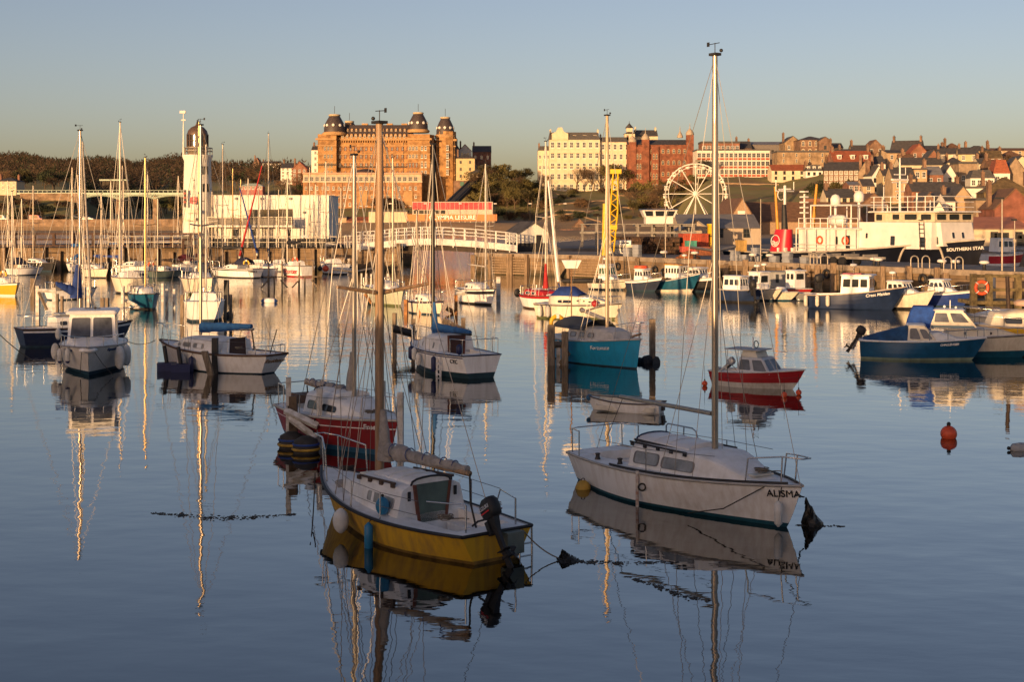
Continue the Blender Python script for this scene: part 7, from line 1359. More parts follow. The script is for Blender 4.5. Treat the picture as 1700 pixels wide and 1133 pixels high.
H_ = [ # label, px0, px1, eave, Y, depth, wall, roof(type, rise, mat), rot, cols, rows
 ('house with a steep brown gable on the skyline above the red roof',1440,1468,246,520,9,BRICKB(),('f',3.2,BROWNT()),0,2,2),('big buff gabled house on the skyline with twin chimneys',1480,1525,252,500,10,TREND(),('g',4.2,SLATE()),-25,2,2),('buff rendered box house with a flat dark eave',1472,1504,254,465,8,TREND(),('g',1.2,SLATE()),12,2,2),('red gabled pair of cottages with tall chimneys on the skyline',1512,1540,254,490,8,BRICK(),('f',3.2,TILE()),0,2,2),('long slate roofed terrace on the skyline right of centre',1530,1572,248,530,8,BRICKB(),('g',1.6,SLATE()),0,6,1),('brown hipped house on the skyline',1572,1600,248,540,9,BRICKB(),('h',2.6,BROWNT()),0,3,1),('cream house with slate roof and a blue grey side',1556,1592,256,470,8,REND(),('g',2.2,SLATE()),-18,2,2),('slate roofed cream house with one dark window',1592,1624,256,455,8,YREND(),('g',2.4,SLATE()),-12,2,2),('yellow end house with a hipped slate roof on the skyline',1606,1648,251,520,8,YREND(),('h',2.2,SLATE()),0,3,1),('wide low roofed building along the right skyline',1645,1720,250,540,10,TREND(),('g',1.2,BROWNT()),0,7,1),('mossy roofed hall on the right skyline',1632,1664,262,470,10,BRICKB(),('g',2.6,MOSS()),-10,3,1),('brown house with pale windows at the upper right edge',1664,1704,262,480,9,TREND(),('h',2.6,BROWNT()),0,4,1),('cream gable house below the upper right edge',1682,1712,272,440,8,REND(),('f',2.6,SLATE()),0,2,2),
 ('dark roofed house with a white ground floor behind the ship mast',1450,1470,272,455,8,WREND(),('g',2.6,SLATE()),0,2,1),('long cream terrace with a slate roof in the middle of the hill',1494,1566,274,430,7,REND(),('g',2.4,SLATE()),0,6,1),('pale cream cottage with porch right of the cream terrace',1572,1598,270,440,7,REND(),('h',1.8,SLATE()),-8,3,1),('tall square tan block with two round windows',1592,1622,272,405,8,GREND(),('p',.6,None),0,2,1),('cream three storey house left of the ship mast',1466,1482,292,380,7,YREND(),('g',2,SLATE()),0,2,3),('tan rendered house with two sash windows',1482,1520,297,370,8,TREND(),('g',3.2,SLATE()),0,2,2),('tan gabled house with square windows right of the ship mast',1518,1539,282,372,8,TREND(),('p',.4,None),0,2,3),('red brick house with a lead coloured roof and white bays',1538,1566,290,375,8,BRICK(),('g',2.4,LEAD()),0,2,2),('white house with a half timbered dormer under the tan block',1566,1588,292,385,7,WREND(),('f',3,SLATE()),0,1,2),('white villa with long rows of attic windows',1612,1650,296,370,8,WREND(),('m',2.2,SLATE()),-8,4,2),('white house with a red mansard roof and one round dormer',1650,1676,288,372,8,WREND(),('m',3.6,TILE()),-8,2,2),('tall bare tan gable right of the red mansard house',1672,1700,282,376,8,GREND(),('f',3.4,SLATE()),-8,0,0),('white balcony fronted cafe low on the hill',1604,1640,313,345,7,WREND(),('p',.5,None),-6,5,1),('slate roofed row with a chimney below the white house',1514,1600,318,340,7,BRICK(),('g',2.4,SLATE()),0,7,1),('brown twin gabled shop with pale barge boards, left one',1532,1552,334,300,7,BRICKB(),('f',2.0,SLATE()),0,2,1),('brown twin gabled shop with pale barge boards, right one',1553,1573,334,300,7,BRICKB(),('f',2.0,SLATE()),0,2,1),('narrow white house with grey bay windows beside a tan gable',1570,1586,335,290,7,WREND(),('g',1.8,SLATE()),0,1,2),('blank tan gable end beside the narrow white house',1585,1612,326,292,9,TREND(),('f',2.2,SLATE()),6,0,0),('half timbered black and white gable by the ship bridge',1549,1568,350,282,6,WREND(),('f',2.0,SLATE()),0,3,1),('large mossy hipped roof building at the right',1636,1712,320,320,12,MOSS(),('h',3.6,MOSS()),-10,4,1),('flat roofed brown block in front of the mossy roof',1620,1652,333,285,8,GREND(),('p',.5,None),0,2,1),('big plain red brick gable at the right edge',1652,1720,347,270,12,brickmat('old red brick',(.28,.09,.06),(.24,.075,.05),(.22,.12,.08),1,.5,.18),('f',4.0,BROWNT()),-4,1,0),
 ('brick gable house behind the long cream terrace',1540,1560,262,455,7,BRICK(),('f',2.6,SLATE()),0,2,1),('small tan house squeezed between two roofs mid hill',1500,1520,266,445,7,TREND(),('g',2,BROWNT()),0,2,1),('cream cottage peeping behind the tall tan block',1625,1645,272,430,7,REND(),('g',2,SLATE()),0,2,1),('brown brick cottage at the middle right of the hill',1640,1668,276,420,7,BRICKB(),('g',2.2,BROWNT()),0,2,1),('buff house with a broad slate roof under the skyline',1415,1442,252,515,8,BUFF(),('g',2.6,SLATE()),0,3,1),('low dark house behind the red roofed one',1395,1425,256,500,8,BRICKB(),('g',2,SLATE()),0,3,1),
]
for t in H_: bld(*t,chim=(1 if t[7][0] in 'gh' else 0) + (1 if t[2] - t[1] > 40 else 0),side=1 if abs(t[8]) > 9 else 0)
# ---- warehouses and sheds by the fish quay
sh_ = bld('long orange roofed cream shed behind the ship bow',1548,1712,380,190,14,REND(),('g',1.6,mat('orange sheet roof',(.42,.17,.09),.7,var=.2,scale=.8)),0,4,1,'d',1.0,1.0,pyb=405,chim=0,cat='shed',name='quay_shed'); win(sh_,'d',2.5,0,2.2,1.9); win(sh_,'d',5.5,-.2,1.8,1.9)
MB().box(-8,-3,1.5,3.0,sh_['h'] + .9,sh_['h'] + 1.1).build('skylight',mat('dusty skylight',(.5,.45,.38),.3),sh_)
s2 = bld('grey roofed fish market shed with a striped gable',1128,1262,378,200,12,mat('ribbed cream cladding',(.42,.34,.25),.7,var=.15,scale=2,stretch=(8,8,.3)),('g',1.9,mat('grey sheet roof',(.2,.19,.18),.6,var=.2,scale=.5)),0,3,1,'d',1.0,1.6,pyb=407,chim=0,cat='shed',name='market_shed')
s3 = bld('small striped gable shed joined to the fish market',1130,1180,382,192,7,MATS['ribbed cream cladding'],('f',1.5,MATS['grey sheet roof']),0,0,0,pyb=407,chim=0,cat='shed',name='market_shed')
bg = bld('big brown tiled barn with a white shutter in its gable',1214,1250,360,290,26,mat('tan barn wall',(.36,.24,.15),.9,var=.2),('f',3.9,BROWNT()),0,0,0,pyb=375,chim=0,cat='barn',name='barn'); MB().box(-.9,.6,-.1,0,bg['h'] - .9,bg['h'] + 1.2).build('shutter',WREND(),bg)
bld('long brown tiled roof range running right of the barn',1240,1432,368,300,14,MATS['tan barn wall'],('g',4.2,BROWNT()),0,0,0,pyb=375,chim=0,cat='warehouse',name='warehouse')
bld('pink and red brick wall block on the bank behind the ship',1335,1400,330,360,5,BRICK(),('p',.3,None),0,6,1,'d',.6,.6,pyb=345,chim=0,cat='wall block',name='terrace_wall')
bw = MB(); bw.box(xat(1165,524),xat(1322,524),524,525,14,zat(303,524) + 1.2); T(bw.build('boundary_wall',BRICK()),'red brick boundary wall along the top of the green bank','wall')
# garden paths on the slope
pm = mat('pale garden path',(.33,.22,.13),.95,var=.25,scale=.3)
def path(pts,w_):
    P = []
    for px,py,Y in pts: X = xat(px,Y); P.append(V((X,Y,gxy(X,Y) + .25)))
    Q = []
    for a_,b_ in zip(P,P[1:]):
        for i in range(8): q = a_.lerp(b_,i / 8); q.z = gxy(q.x,q.y) + .28; Q.append(q)
    m = MB(); n = len(Q); vs = []
    for q in Q: vs += [q + V((0,-w_ / 2,-.05)),q + V((0,w_ / 2,.2)),q + V((0,-w_ / 2,-1.0))]
    m.add(vs,[(3 * i,3 * i + 3,3 * i + 4,3 * i + 1) for i in range(n - 1)] + [(3 * i,3 * i + 2,3 * i + 5,3 * i + 3) for i in range(n - 1)]); struct('path',m,pm)
path([(905,0,588),(930,0,583),(940,0,574),(915,0,566),(895,0,560)],2.4); path([(890,0,548),(930,0,545),(980,0,552),(1020,0,556)],1.6); path([(890,0,532),(940,0,522),(985,0,515),(960,0,506),(985,0,492),(1000,0,486)],2.0); path([(900,0,515),(945,0,510),(1000,0,520)],1.5); path([(1020,0,575),(1060,0,566),(1110,0,562)],1.5); path([(1020,0,530),(1080,0,520),(1140,0,516)],1.6); path([(1180,0,505),(1240,0,500),(1300,0,498)],1.4)
gt = bld('small brown gabled shelter at the foot of the gardens',951,974,378,475,6,BRICKB(),('f',3,BROWNT()),0,1,1,'d',pyb=388,chim=0,cat='shelter',name='garden_shelter')
w_ = MB(); w_.box(xat(905,470),xat(1010,470),470,471,0,zat(381,470)); T(w_.build('garden_wall',BRICK()),'low red brick garden wall along the foot of the slope','wall')
railing('dark promenade railing above the sand below the gardens',[(xat(905,452),452,1.6),(xat(1010,452),452,2.0)],1.5,16,mat('dark iron',(.05,.045,.04)),r=.06)
# ================================================================ trees
def treemat(name,c1,c2):
    m = mat(name,c1,.9,var=.3,scale=.35,dark=c2); t = m.node_tree; n = t.nodes; b = n['Principled BSDF']
    oi = n.new('ShaderNodeObjectInfo'); hs = n.new('ShaderNodeHueSaturation'); mr = n.new('ShaderNodeMapRange'); mr.inputs[3].default_value = .6; mr.inputs[4].default_value = 1.35; t.links.new(oi.outputs['Random'],mr.inputs[0]); t.links.new(mr.outputs[0],hs.inputs['Value'])
    t.links.new(b.inputs['Base Color'].links[0].from_socket,hs.inputs['Color']); t.links.new(hs.outputs[0],b.inputs['Base Color']); return m
TW = treemat('bare brown twigs',(.125,.075,.036),(.055,.03,.016)); TO = treemat('olive spring leaf',(.11,.09,.025),(.055,.048,.014)); TG = treemat('dark evergreen leaf',(.035,.045,.015),(.018,.024,.009)); BARK = mat('tree bark',(.12,.08,.05),.95,var=.4,scale=3)
def tree_proto(kind,seed,bare):
    g = random.Random(seed); t = MB(); c = MB(); H_ = 10.0; tips = []
    def limb(p,d,L,r,lv):
        q = p + d * L; mid = p + d * L * .5 + V((g.uniform(-.1,.1),g.uniform(-.1,.1),.05)) * L; t.tube([p,mid,q],[r,r * .8,r * .55],5 if lv < 2 else 3,False)
        if lv >= (3 if bare else 2): tips.append((q,d)); return
        for i in range(g.choice((3,4)) if lv else 6):
            a_ = g.random() * 6.28; sp = g.uniform(.5,1.0); nd = (d + V((math.cos(a_) * sp,math.sin(a_) * sp,g.uniform(-.15,.35)))).normalized(); limb(p.lerp(q,g.uniform(.5,1)),nd,L * g.uniform(.5,.72),r * .5,lv + 1)
    limb(V((0,0,-.6)),V((g.uniform(-.06,.06),g.uniform(-.06,.06),1)),H_ * .45,.24,0)
    for q,d in tips:
        for k in range(7 if bare else 30):
            s_ = g.gauss(0,.3) if bare else g.gauss(0,.75); o_ = q + V((s_,g.gauss(0,.3 if bare else .75),g.gauss(0,.3 if bare else .6))); dd = (d + V((g.uniform(-.8,.8),g.uniform(-.8,.8),g.uniform(-.4,.8)))).normalized(); L = g.uniform(.5,1.2) if bare else g.uniform(.28,.6); w_ = dd.orthogonal().normalized() * ((.03 if bare else .22) * g.uniform(.6,1.3))
            c.add([o_ - w_,o_ + w_,o_ + dd * L + w_ * .3,o_ + dd * L * .6 - w_],[(0,1,2,3)])
    tr,cr = t.build('trunk',BARK),c.build('crown',kind); return tr,cr
def bush_proto(kind,seed,n=900):
    g = random.Random(seed); c = MB(); bl = [(V((g.uniform(-2,2),g.uniform(-1.5,1.5),g.uniform(.8,2.6))),g.uniform(.8,1.5)) for _ in range(9)]
    for i in range(n):
        b,r_ = g.choice(bl); d = V((g.gauss(0,1),g.gauss(0,1),g.gauss(0,1))).normalized(); o_ = b + d * r_ * g.uniform(.6,1.05); dd = (d + V((g.uniform(-.7,.7),g.uniform(-.7,.7),g.uniform(-.3,.7)))).normalized(); w_ = dd.orthogonal().normalized() * .16; c.add([o_ - w_,o_ + w_,o_ + dd * .5],[(0,1,2)])
    t = MB()
    for b,r_ in bl[:4]: t.tube([(b.x * .2,b.y * .2,-.5),b],.08,4)
    return t.build('trunk',BARK),c.build('crown',kind)
PR = [tree_proto(TW,1,True),tree_proto(TW,2,True),tree_proto(TO,3,False),tree_proto(TO,4,False),tree_proto(TG,5,False),bush_proto(TW,6),bush_proto(TO,7),bush_proto(TG,8)]
def tree(k,px,Y,h,label,group,pyb=None,name='tree',wide=1.0):
    X = xat(px,Y); z = zat(pyb,Y) if pyb else gxy(X,Y); o = thing(name,label,'shrub' if k > 4 else 'tree',(X,Y,z),RNG.random() * 6.28,group); f = h / (10.5 if k <= 4 else 3.6); o.scale = (f * wide,f * wide,f)
    for p in PR[k]: c = p.copy(); COL.objects.link(c); c.parent = o
    return o
g = random.Random(21); GC = 'trees on the cliff beside the hotel'
for i in range(40):
    px = g.uniform(785,905); Y = g.uniform(540,606); tree(g.choice((2,2,3,2,0)),px,Y,g.uniform(7,11.5),'olive brown tree in the thicket on the cliff right of the hotel',GC,wide=1.15)
for i in range(26): tree(g.choice((5,6,5,7)),g.uniform(775,905),g.uniform(520,585),g.uniform(2.5,4.5),'low scrub bush on the cliff slope below the thicket','bushes on the cliff',name='bush')
for px,h,l in ((958,14,'leftmost'),(985,15,'second'),(1012,15,'third'),(1035,12,'rightmost')): tree(g.choice((0,1)) if px < 1000 else 2,px,597,h,f'bare branched tree in front of the cream hotel, {l} of the four','trees before the cream hotel')
for i in range(30):
    px = g.uniform(1040,1175); Y = g.uniform(505,592); tree(g.choice((0,1,2,0,3)),px,Y,g.uniform(5,9.5),'brown bare tree on the garden slope below the town hall','trees below the town hall',wide=1.2)
for i in range(46): tree(g.choice((5,6,7,5)),g.uniform(900,1165),g.uniform(486,590),g.uniform(1.2,2.8),'small garden shrub on the terraced slope','shrubs in the terraced gardens',name='bush',wide=1.5)
for px,Y,h in ((628,590,5.5),(640,590,6),(650,590,4.5),(735,590,4),(722,590,4.5),(745,585,4)): tree(5,px,Y,h * .9,'rounded brown bush at the foot of the hotel front','bushes below the hotel',name='bush',wide=1.3)
for i in range(34): tree(g.choice((0,1,0,2,4)),g.uniform(330,520),g.uniform(590,760),g.uniform(6,10),'bare brown tree on the slope between lighthouse and hotel','trees left of the hotel',wide=1.2)
for i in range(56): tree(g.choice((0,1,0,4,4,2)),g.uniform(-20,325),g.uniform(590,720),g.uniform(7,11),'brown tree at the edge of the wood behind the green bridge','trees behind the green bridge',wide=1.25)
for i in range(24): tree(g.choice((5,7,5)),g.uniform(-20,140),g.uniform(515,560),g.uniform(1.5,3),'brown scrub on the bank below the green bridge','bushes below the bridge',name='bush',wide=1.5)
for i in range(30):
    px = g.uniform(1340,1690); Y = g.uniform(330,470); tree(g.choice((4,7,5,6,3)),px,Y,g.uniform(3,5.5),'dark garden tree between the hillside houses','trees among the hillside houses')
for a_ in PR:
    for p in a_: bpy.data.objects.remove(p)
wd_ = MB(); g = random.Random(5)
for i in range(3900):
    px = g.uniform(-60,525); Y = 700 + 780 * g.random() ** .8; X = xat(px,Y); z = gxy(X,Y); R_ = g.uniform(2.2,4.8); h = g.uniform(4.5,11); wd_.cur = g.choice((0,0,0,1,2))
    for k in range(28):
        d = V((g.gauss(0,1),g.gauss(0,1),g.gauss(0,.8))).normalized(); p = V((X,Y,z + h * .6)) + V((d.x * R_,d.y * R_,d.z * h * .45)); q = (d + V((g.uniform(-.9,.9),g.uniform(-.9,.9),g.uniform(-.2,1)))).normalized(); w_ = q.orthogonal().normalized() * g.uniform(.22,.5); wd_.add([p - w_,p + w_,p + q * g.uniform(1.2,2.4)],[(0,1,2)])
o = wd_.build('woodland',[mat('wood twig brown',(.1,.064,.036),.95),mat('wood twig dark',(.06,.04,.024),.9),mat('wood evergreen',(.03,.04,.015),.9)]); o['kind'] = 'stuff'; o['label'] = 'dense leafless wood covering the long hill on the left'
# ================================================================ ferris wheel
FWY = 392; fw = thing('ferris_wheel','white ferris wheel with closed gondolas standing below the town','ferris wheel',at(1155,322,FWY),rad(-8)); R_ = 50 * FWY / F; FWM = mat('white wheel paint',(.74,.7,.62),.5,var=.08)
for yy in (-.55,.55):
    MB().ring((0,yy,0),R_,.17,(0,1,0),48,5).build('rim',FWM,fw); MB().ring((0,yy,0),R_ * .9,.1,(0,1,0),48,4).build('inner_rim',FWM,fw)
for i in range(24):
    q = i * math.pi / 12; d = V((math.cos(q),0,math.sin(q)))
    if i % 2 == 0:
        for yy in (-.55,.55): MB().tube([V((0,yy * 1.6,0)),d * R_ + V((0,yy,0))],.12,5).build('spoke',FWM,fw)
    b = MB(); b.tube([d * R_ + V((0,-.6,0)),d * R_ + V((0,.6,0))],.06,4); b.tube([d * R_ * .9 + V((0,-.55,0)),d * R_ + V((0,-.55,0))],.06,4); b.build('cross_tie',FWM,fw)
    c = d * (R_ + .05); gn = MB(); gn.lathe([(.2,-1.25),(.58,-1.2),(.62,-.62)],c,8); gn.lathe([(.68,-.22),(.58,-.0),(.12,.14)],c,8)
    for s_ in (-1,1): gn.tube([c + V((s_ * .4,0,-.62)),c + V((s_ * .42,0,-.2))],.04,4)
    gn.build('gondola',FWM,fw)
MB().lathe([(.3,-1.1),(.75,-1.0),(.85,0),(.75,1.0),(.3,1.1)],(0,0,0),18,axis=V((0,1,0))).build('hub',FWM,fw)
zb = 2.4 - fw.location.z
for sx_ in (-1,1):
    for yy in (-1,1): MB().tube([(0,yy * 1.1,0),(sx_ * 4.6,yy * 2.6,zb)],.2,6).build('support_leg',FWM,fw)
MB().box(-5.5,5.5,-2.8,2.8,zb - .5,zb + .5).build('platform',FWM,fw)
# ================================================================ ship
S0,S1 = V((25.4,156.0,0)),V((42.2,130.8,0)); d = S1 - S0; shp = thing('tender_ship','dark blue hulled ship with white decks and a red funnel behind the pier','ship',(S0 + S1) / 2,math.atan2(d.y,d.x)); shp.matrix_basis = Matrix.Translation((S0 + S1) / 2) @ Matrix.Rotation(math.atan2(d.y,d.x),4,'Z')
H = Hull(d.length,7.6,3.95,2.35,rb=1.6,rs=.3,tw=.75,tm=.45,p=3.8,sag=.35,wl=.9); off = -3.6
SHW = mat('ship white paint',(.74,.71,.66),.45,var=.12,scale=.8); NVB = mat('ship navy paint',(.007,.009,.018),.4,var=.3,scale=.6,spec=.25)
H.build(shp,[NVB,mat('ship red boot',(.2,.02,.02),.6),ANTI(),NVB],boot=.08,n=40); H.build_deck(shp,mat('green grey deck',(.2,.21,.18),.8),None); H.strake(shp,mat('pale capping rail',(.5,.45,.38),.6),.09)
sxl = lambda px,f=off: lx(shp,px,f); szl = lambda px,py,f=off: lz(shp,sxl(px,f),py,f)
def sh_box(px0,px1,w0,w1,py0,py1,name,m_,roof=None,wins=None,f=None,sl=0.0,gm=None,pr=None):
    f = -w0 if f is None else f; x0,x1 = sxl(px0,f),sxl(px1,f); xm_ = (x0 + x1) / 2; z0,z1 = lz(shp,xm_,py0,f),lz(shp,xm_,py1,f); return house_on_deck(shp,(x0,x1,w0),(x0,x1 - sl,w1),z0,z1,m_,roof,wins,fr=.06,r=.12,name=name,gm=gm),x0,x1,z0,z1
_,x0,x1,z0,z1 = sh_box(1326,1424,3.3,3.3,424,381,'deckhouse',SHW,(.2,.3,.3,.16,SHW),{'r': [(.62,.68,.4,.75),(.8,.88,.1,.8)]})
for i in range(7): xx = x0 + (x1 - x0) * i / 6; MB().tube([(xx,-3.65,z0),(xx,-3.65,z1)],.06,5).build('deck_pillar',SHW,shp)
ri = MB()
for zz in (.35,.7,1.05): ri.tube([(x0 - .3,-3.7,z0 + zz),(x1,-3.7,z0 + zz)],.035,4)
ri.build('deck_rail',SHW,shp)
lr = MB(); lr.tube([(x0,-3.3,z1 + 1.1),(x1,-3.3,z1 + 1.1)],.04,4); lr.tube([(x0,-3.3,z1 + .6),(x1,-3.3,z1 + .6)],.03,4)
for i in range(9): xx = x0 + (x1 - x0) * i / 8; lr.tube([(xx,-3.3,z1),(xx,-3.3,z1 + 1.1)],.04,4)
lr.build('boat_deck_rail',SHW,shp)
for px in (1358,1400): MB().ring((sxl(px),-3.36,(z0 + z1) / 2 + .2),.36,.1,(0,1,0),14,6).build('lifebuoy',ORANGE(),shp)
MB().lathe([(.1,-1.1),(.5,-.9),(.55,0),(.5,.9),(.1,1.1)],(sxl(1390,-2.6),-2.6,z1 + .9),12,axis=V((1,0,0))).build('raft_canister',SHW,shp)
_,fx0,fx1,fz0,fz1 = sh_box(1424,1546,3.1,2.9,413,369,'forward_house',SHW,None,{'r': [(.1,.14,.35,.6),(.45,.52,.1,.5),(.84,.93,.05,.45)]},sl=.1); _,a9,b9,_,_ = sh_box(1544,1566,2.3,2.2,409,369.3,'forward_house',SHW,None,{'r': [(.3,.7,.05,.42)],'f': [(.3,.4,.3,.6),(.6,.7,.3,.6)]},sl=.4,f=-2.3)
_,bx0,bx1,bz0,bz1 = sh_box(1452,1552,2.7,2.7,368.5,353,'bridge',mat('cream bridge paint',(.62,.52,.36),.5),(.6,.7,.35,.14,SHW),{'r': [(.02,.14,.1,.85),(.3,.43,.2,.85),(.5,.72,.2,.85),(.77,.95,.2,.85)],'f': [(.04,.3,.2,.85),(.36,.64,.2,.85),(.7,.96,.2,.85)]})
br_ = MB()
for zz in (.5,1.0,1.5): br_.tube([(bx0 - .4,-2.8,bz1 + zz),(bx1,-2.8,bz1 + zz),(bx1,2.8,bz1 + zz)],.035,4)
for i in range(8): xx = bx0 + (bx1 - bx0) * i / 7; br_.tube([(xx,-2.8,bz1),(xx,-2.8,bz1 + 1.5)],.045,4)
br_.build('monkey_island_rail',SHW,shp)
mm = MB(); xx = sxl(1494,0); mm.tube([(xx,0,bz1),(xx,0,lz(shp,xx,262,0))],[.14,.07],6)
for py,w_ in ((290,.8),(303,1.1),(318,.6)): mm.tube([(xx,-w_,lz(shp,xx,py,0)),(xx,w_,lz(shp,xx,py,0))],.06,4); mm.tube([(xx,w_,lz(shp,xx,py,0)),(xx,w_,lz(shp,xx,py - 12,0))],.04,4)
mm.build('radar_mast',SHW,shp); MB().box(xx - .15,xx + .15,-1.1,1.1,lz(shp,xx,300,0),lz(shp,xx,297,0)).build('radar_scanner',SHW,shp)
for px,py,h in ((1513,320,.9),(1458,310,.5),(1535,332,.4)): xx = sxl(px,0); MB().tube([(xx,.8,bz1),(xx,.8,lz(shp,xx,py,0))],.09 if h > .8 else .05,5).build('aerial',SHW,shp)
for px,py in ((1387,332),(1426,326)): xx = sxl(px,0); zz = lz(shp,xx,py,0); MB().tube([(xx,0,z1),(xx,0,zz - .5)],.15,6).build('dome_post',SHW,shp); MB().lathe([(.3,-.6),(.5,-.5),(.52,.1),(.35,.45),(.05,.58)],(xx,0,zz),14).build('satellite_dome',SHW,shp)
gt_ = MB(); xa,xb = sxl(1353,-2),sxl(1420,-2)
for xx in (xa,(xa + xb) / 2,xb): gt_.tube([(xx,-2.6,z1),(xx,-2.6,z1 + 2.4),(xx,2.6,z1 + 2.4),(xx,2.6,z1)],.08,4)
gt_.tube([(xa,-2.6,z1 + 2.4),(xb,-2.6,z1 + 2.4)],.08,4); gt_.build('awning_frame',SHW,shp)
RF = mat('red funnel paint',(.5,.02,.035),.4,var=.1); xf = sxl(1290,-2.0); zf0,zf1 = lz(shp,xf,416,-2.0),lz(shp,xf,381,-2.0)
sec = lambda z_,s_,dx: [V((xf + dx + s_ * 1.25 * math.copysign(abs(math.cos(q)) ** .8,math.cos(q)),-1.2 + s_ * .85 * math.sin(q),z_)) for q in [6.283 * j / 16 for j in range(16)]]
fn = MB().loft([sec(zf0 - .5,1.12,-.25),sec(zf0,1.1,-.2),sec(zf1,.82,.2)]).build('funnel',RF,shp); MB().tube([(xf + .3,-1.2,zf1),(xf + .2,-1.2,zf1 + 2.6)],[.35,.22],8).build('exhaust_pipe',BLACK(),fn)
lg = MB(); zc = (zf0 + zf1) / 2 - .1
lg.ring((xf - .15,-2.12,zc),.6,.045,(0,1,-.12),22,5); lgo = lg.build('funnel_emblem',SHW,fn)
for k in range(3): MB().tube([(xf - .55 + .8 * j / 6,-2.16,zc - .1 - .16 * k + .1 * math.sin(j * 1.05 + .5)) for j in range(7)],.05,4).build('emblem_wave',SHW,lgo)
am = MB(); xx = sxl(1303,0); zt = lz(shp,xx,308,0); am.tube([(xx,0,zf0),(xx,0,zt)],.16,6); zz = zt - .6; am.tube([(xx,-1.3,zz),(xx,1.3,zz)],.07,4); am.tube([(xx - .9,0,zz + .2),(xx + .9,0,zz + .2)],.07,4); am.tube([(xx,-1.3,zz),(xx,-1.3,zz + 1.2)],.05,4); am.tube([(xx,1.3,zz),(xx,1.3,zz + 1.0)],.05,4); am.ring((xx,-.5,zz - .4),.55,.06,(1,0,0),12,4); am.build('signal_mast',SHW,shp)
dk_ = MB(); xx = sxl(1332,0); dk_.tube([(xx,.3,z1),(xx,.3,lz(shp,xx,322,0))],.1,5)
for i in range(5): dk_.box(xx - .3,xx + .4,-.1,.5,z1 + 1.6 + i * .55,z1 + 1.75 + i * .55)
dk_.build('aerial_stack',SHW,shp)
cr_ = MB(); p0 = V((sxl(1349,-1),-1,z1)); cr_.tube([p0,V((sxl(1356,-1),-1,lz(shp,p0.x,306,-1)))],[.22,.13],6); cr_.build('derrick_boom',mat('orange derrick',(.6,.28,.03),.5),shp)
cr_ = MB(); p0 = V((sxl(1293,1),1,zf0)); cr_.tube([p0,V((sxl(1287,1),1,lz(shp,p0.x,310,1)))],[.2,.14],6); cr_.build('derrick_boom',MATS['orange derrick'],shp)
MB().loft([[V((sxl(1300,0) + .25 * i,.9 * math.cos(q) - .5,z0 + 1.2 + .5 * math.sin(q))) for q in [6.283 * j / 8 for j in range(8)]] for i in range(5)]).build('workboat_tubes',BLACK(),shp)
wt = MB()
for i in range(10): xx = x0 - 1.0 - .35 * i; wt.box(xx - .1,xx + .1,-2.2 + .3 * (i % 3),-1.9 + .3 * (i % 3),z0 - .3,z0 + .3 + .3 * (i % 2))
for p_ in [wt.build('deck_gear',SHW,shp)]: p_['kind'] = 'stuff'
for px0,px1 in ((1486,1499),(1538,1552)):
    t0,t1 = H.t_at(sxl(px0)),H.t_at(sxl(px1)); up = px0 < 1500
    MB().tube([H.P(t0 + (t1 - t0) * i / 8,(.35 + .6 * math.sin(math.pi / 2 * i / 8)) if up else (.35 + .6 * math.cos(math.pi / 2 * i / 8)),-1,.03) for i in range(9)],.11,5).build('rubbing_bow',mat('buff rubbing bar',(.5,.44,.36),.6),shp)
H.text(shp,'SOUTHERN STAR',sxl(1590,-2.2),.8,.42,SHW,-1,bold=.01); H.text(shp,'SOUTHERN STAR',sxl(1268),.78,.62,SHW,-1,bold=.008)
ldr = MB()
for s_ in (0,.55): ldr.tube([(sxl(1530,-3) + s_,-3.2,fz0),(sxl(1530,-3) + s_ - .3,-3.0,fz1)],.05,4)
for i in range(7): ldr.tube([(sxl(1530,-3) - .04 * i,-3.2,fz0 + .3 + .4 * i),(sxl(1530,-3) + .55 - .04 * i,-3.2,fz0 + .3 + .4 * i)],.035,4)
ldr.build('side_ladder',BLACK(),shp)
# ================================================================ crane, control cabin, quay clutter
CRY = 141.5; YP = mat('yellow crane paint',(.72,.46,.02),.45,var=.15); ck = thing('quay_crane','yellow derrick crane with a lattice jib on the pier','crane',at(1004,424,CRY) - V((0,0,at(1004,424,CRY).z - QZ))); cz_ = lambda py: zat(py,CRY) - QZ; cxx = lambda px: xat(px,CRY) - ck.location.x
MB().hexa([(cxx(999),-.3,0),(cxx(1010),-.3,0),(cxx(1010),.4,0),(cxx(999),.4,0),(cxx(1001),-.2,cz_(338)),(cxx(1006.5),-.2,cz_(338)),(cxx(1006.5),.3,cz_(338)),(cxx(1001),.3,cz_(338))]).build('column',YP,ck); MB().box(cxx(1000),cxx(1024),-.5,.5,cz_(381),cz_(374)).build('jib_foot',YP,ck)
j = MB(); A_ = V((cxx(1016),0,cz_(418))); B_ = V((cxx(1022),0,cz_(287))); W0 = .38
for sx_ in (-1,1):
    for sy_ in (-.25,.25): j.tube([A_ + V((sx_ * W0 * .45,sy_,0)),A_.lerp(B_,.5) + V((sx_ * W0,sy_,0)),B_ + V((sx_ * W0 * .6,sy_,0))],.065,4)
for i in range(13):
    p,q = A_.lerp(B_,.1 + .065 * i),A_.lerp(B_,.165 + .065 * i)
    for sy_ in (-.25,.25): s_ = 1 if i % 2 else -1; j.tube([p + V((s_ * W0 * .9,sy_,0)),q + V((-s_ * W0 * .9,sy_,0))],.045,4)
j.build('lattice_jib',YP,ck); hd_ = MB(); hd_.box(B_.x - .55,B_.x + .55,-.35,.35,B_.z - .1,B_.z + .35); hd_.build('jib_head',YP,ck); MB().tube([B_,V((cxx(1003),0,cz_(338)))],.03,4).build('luffing_cable',WIRE(),ck)
CBY = 186; cc = thing('control_cabin','white harbour control cabin with outward sloping windows and a blue roof','cabin',(xat(1093,CBY),CBY,2.1)); ccz = lambda py: zat(py,CBY) - 2.1
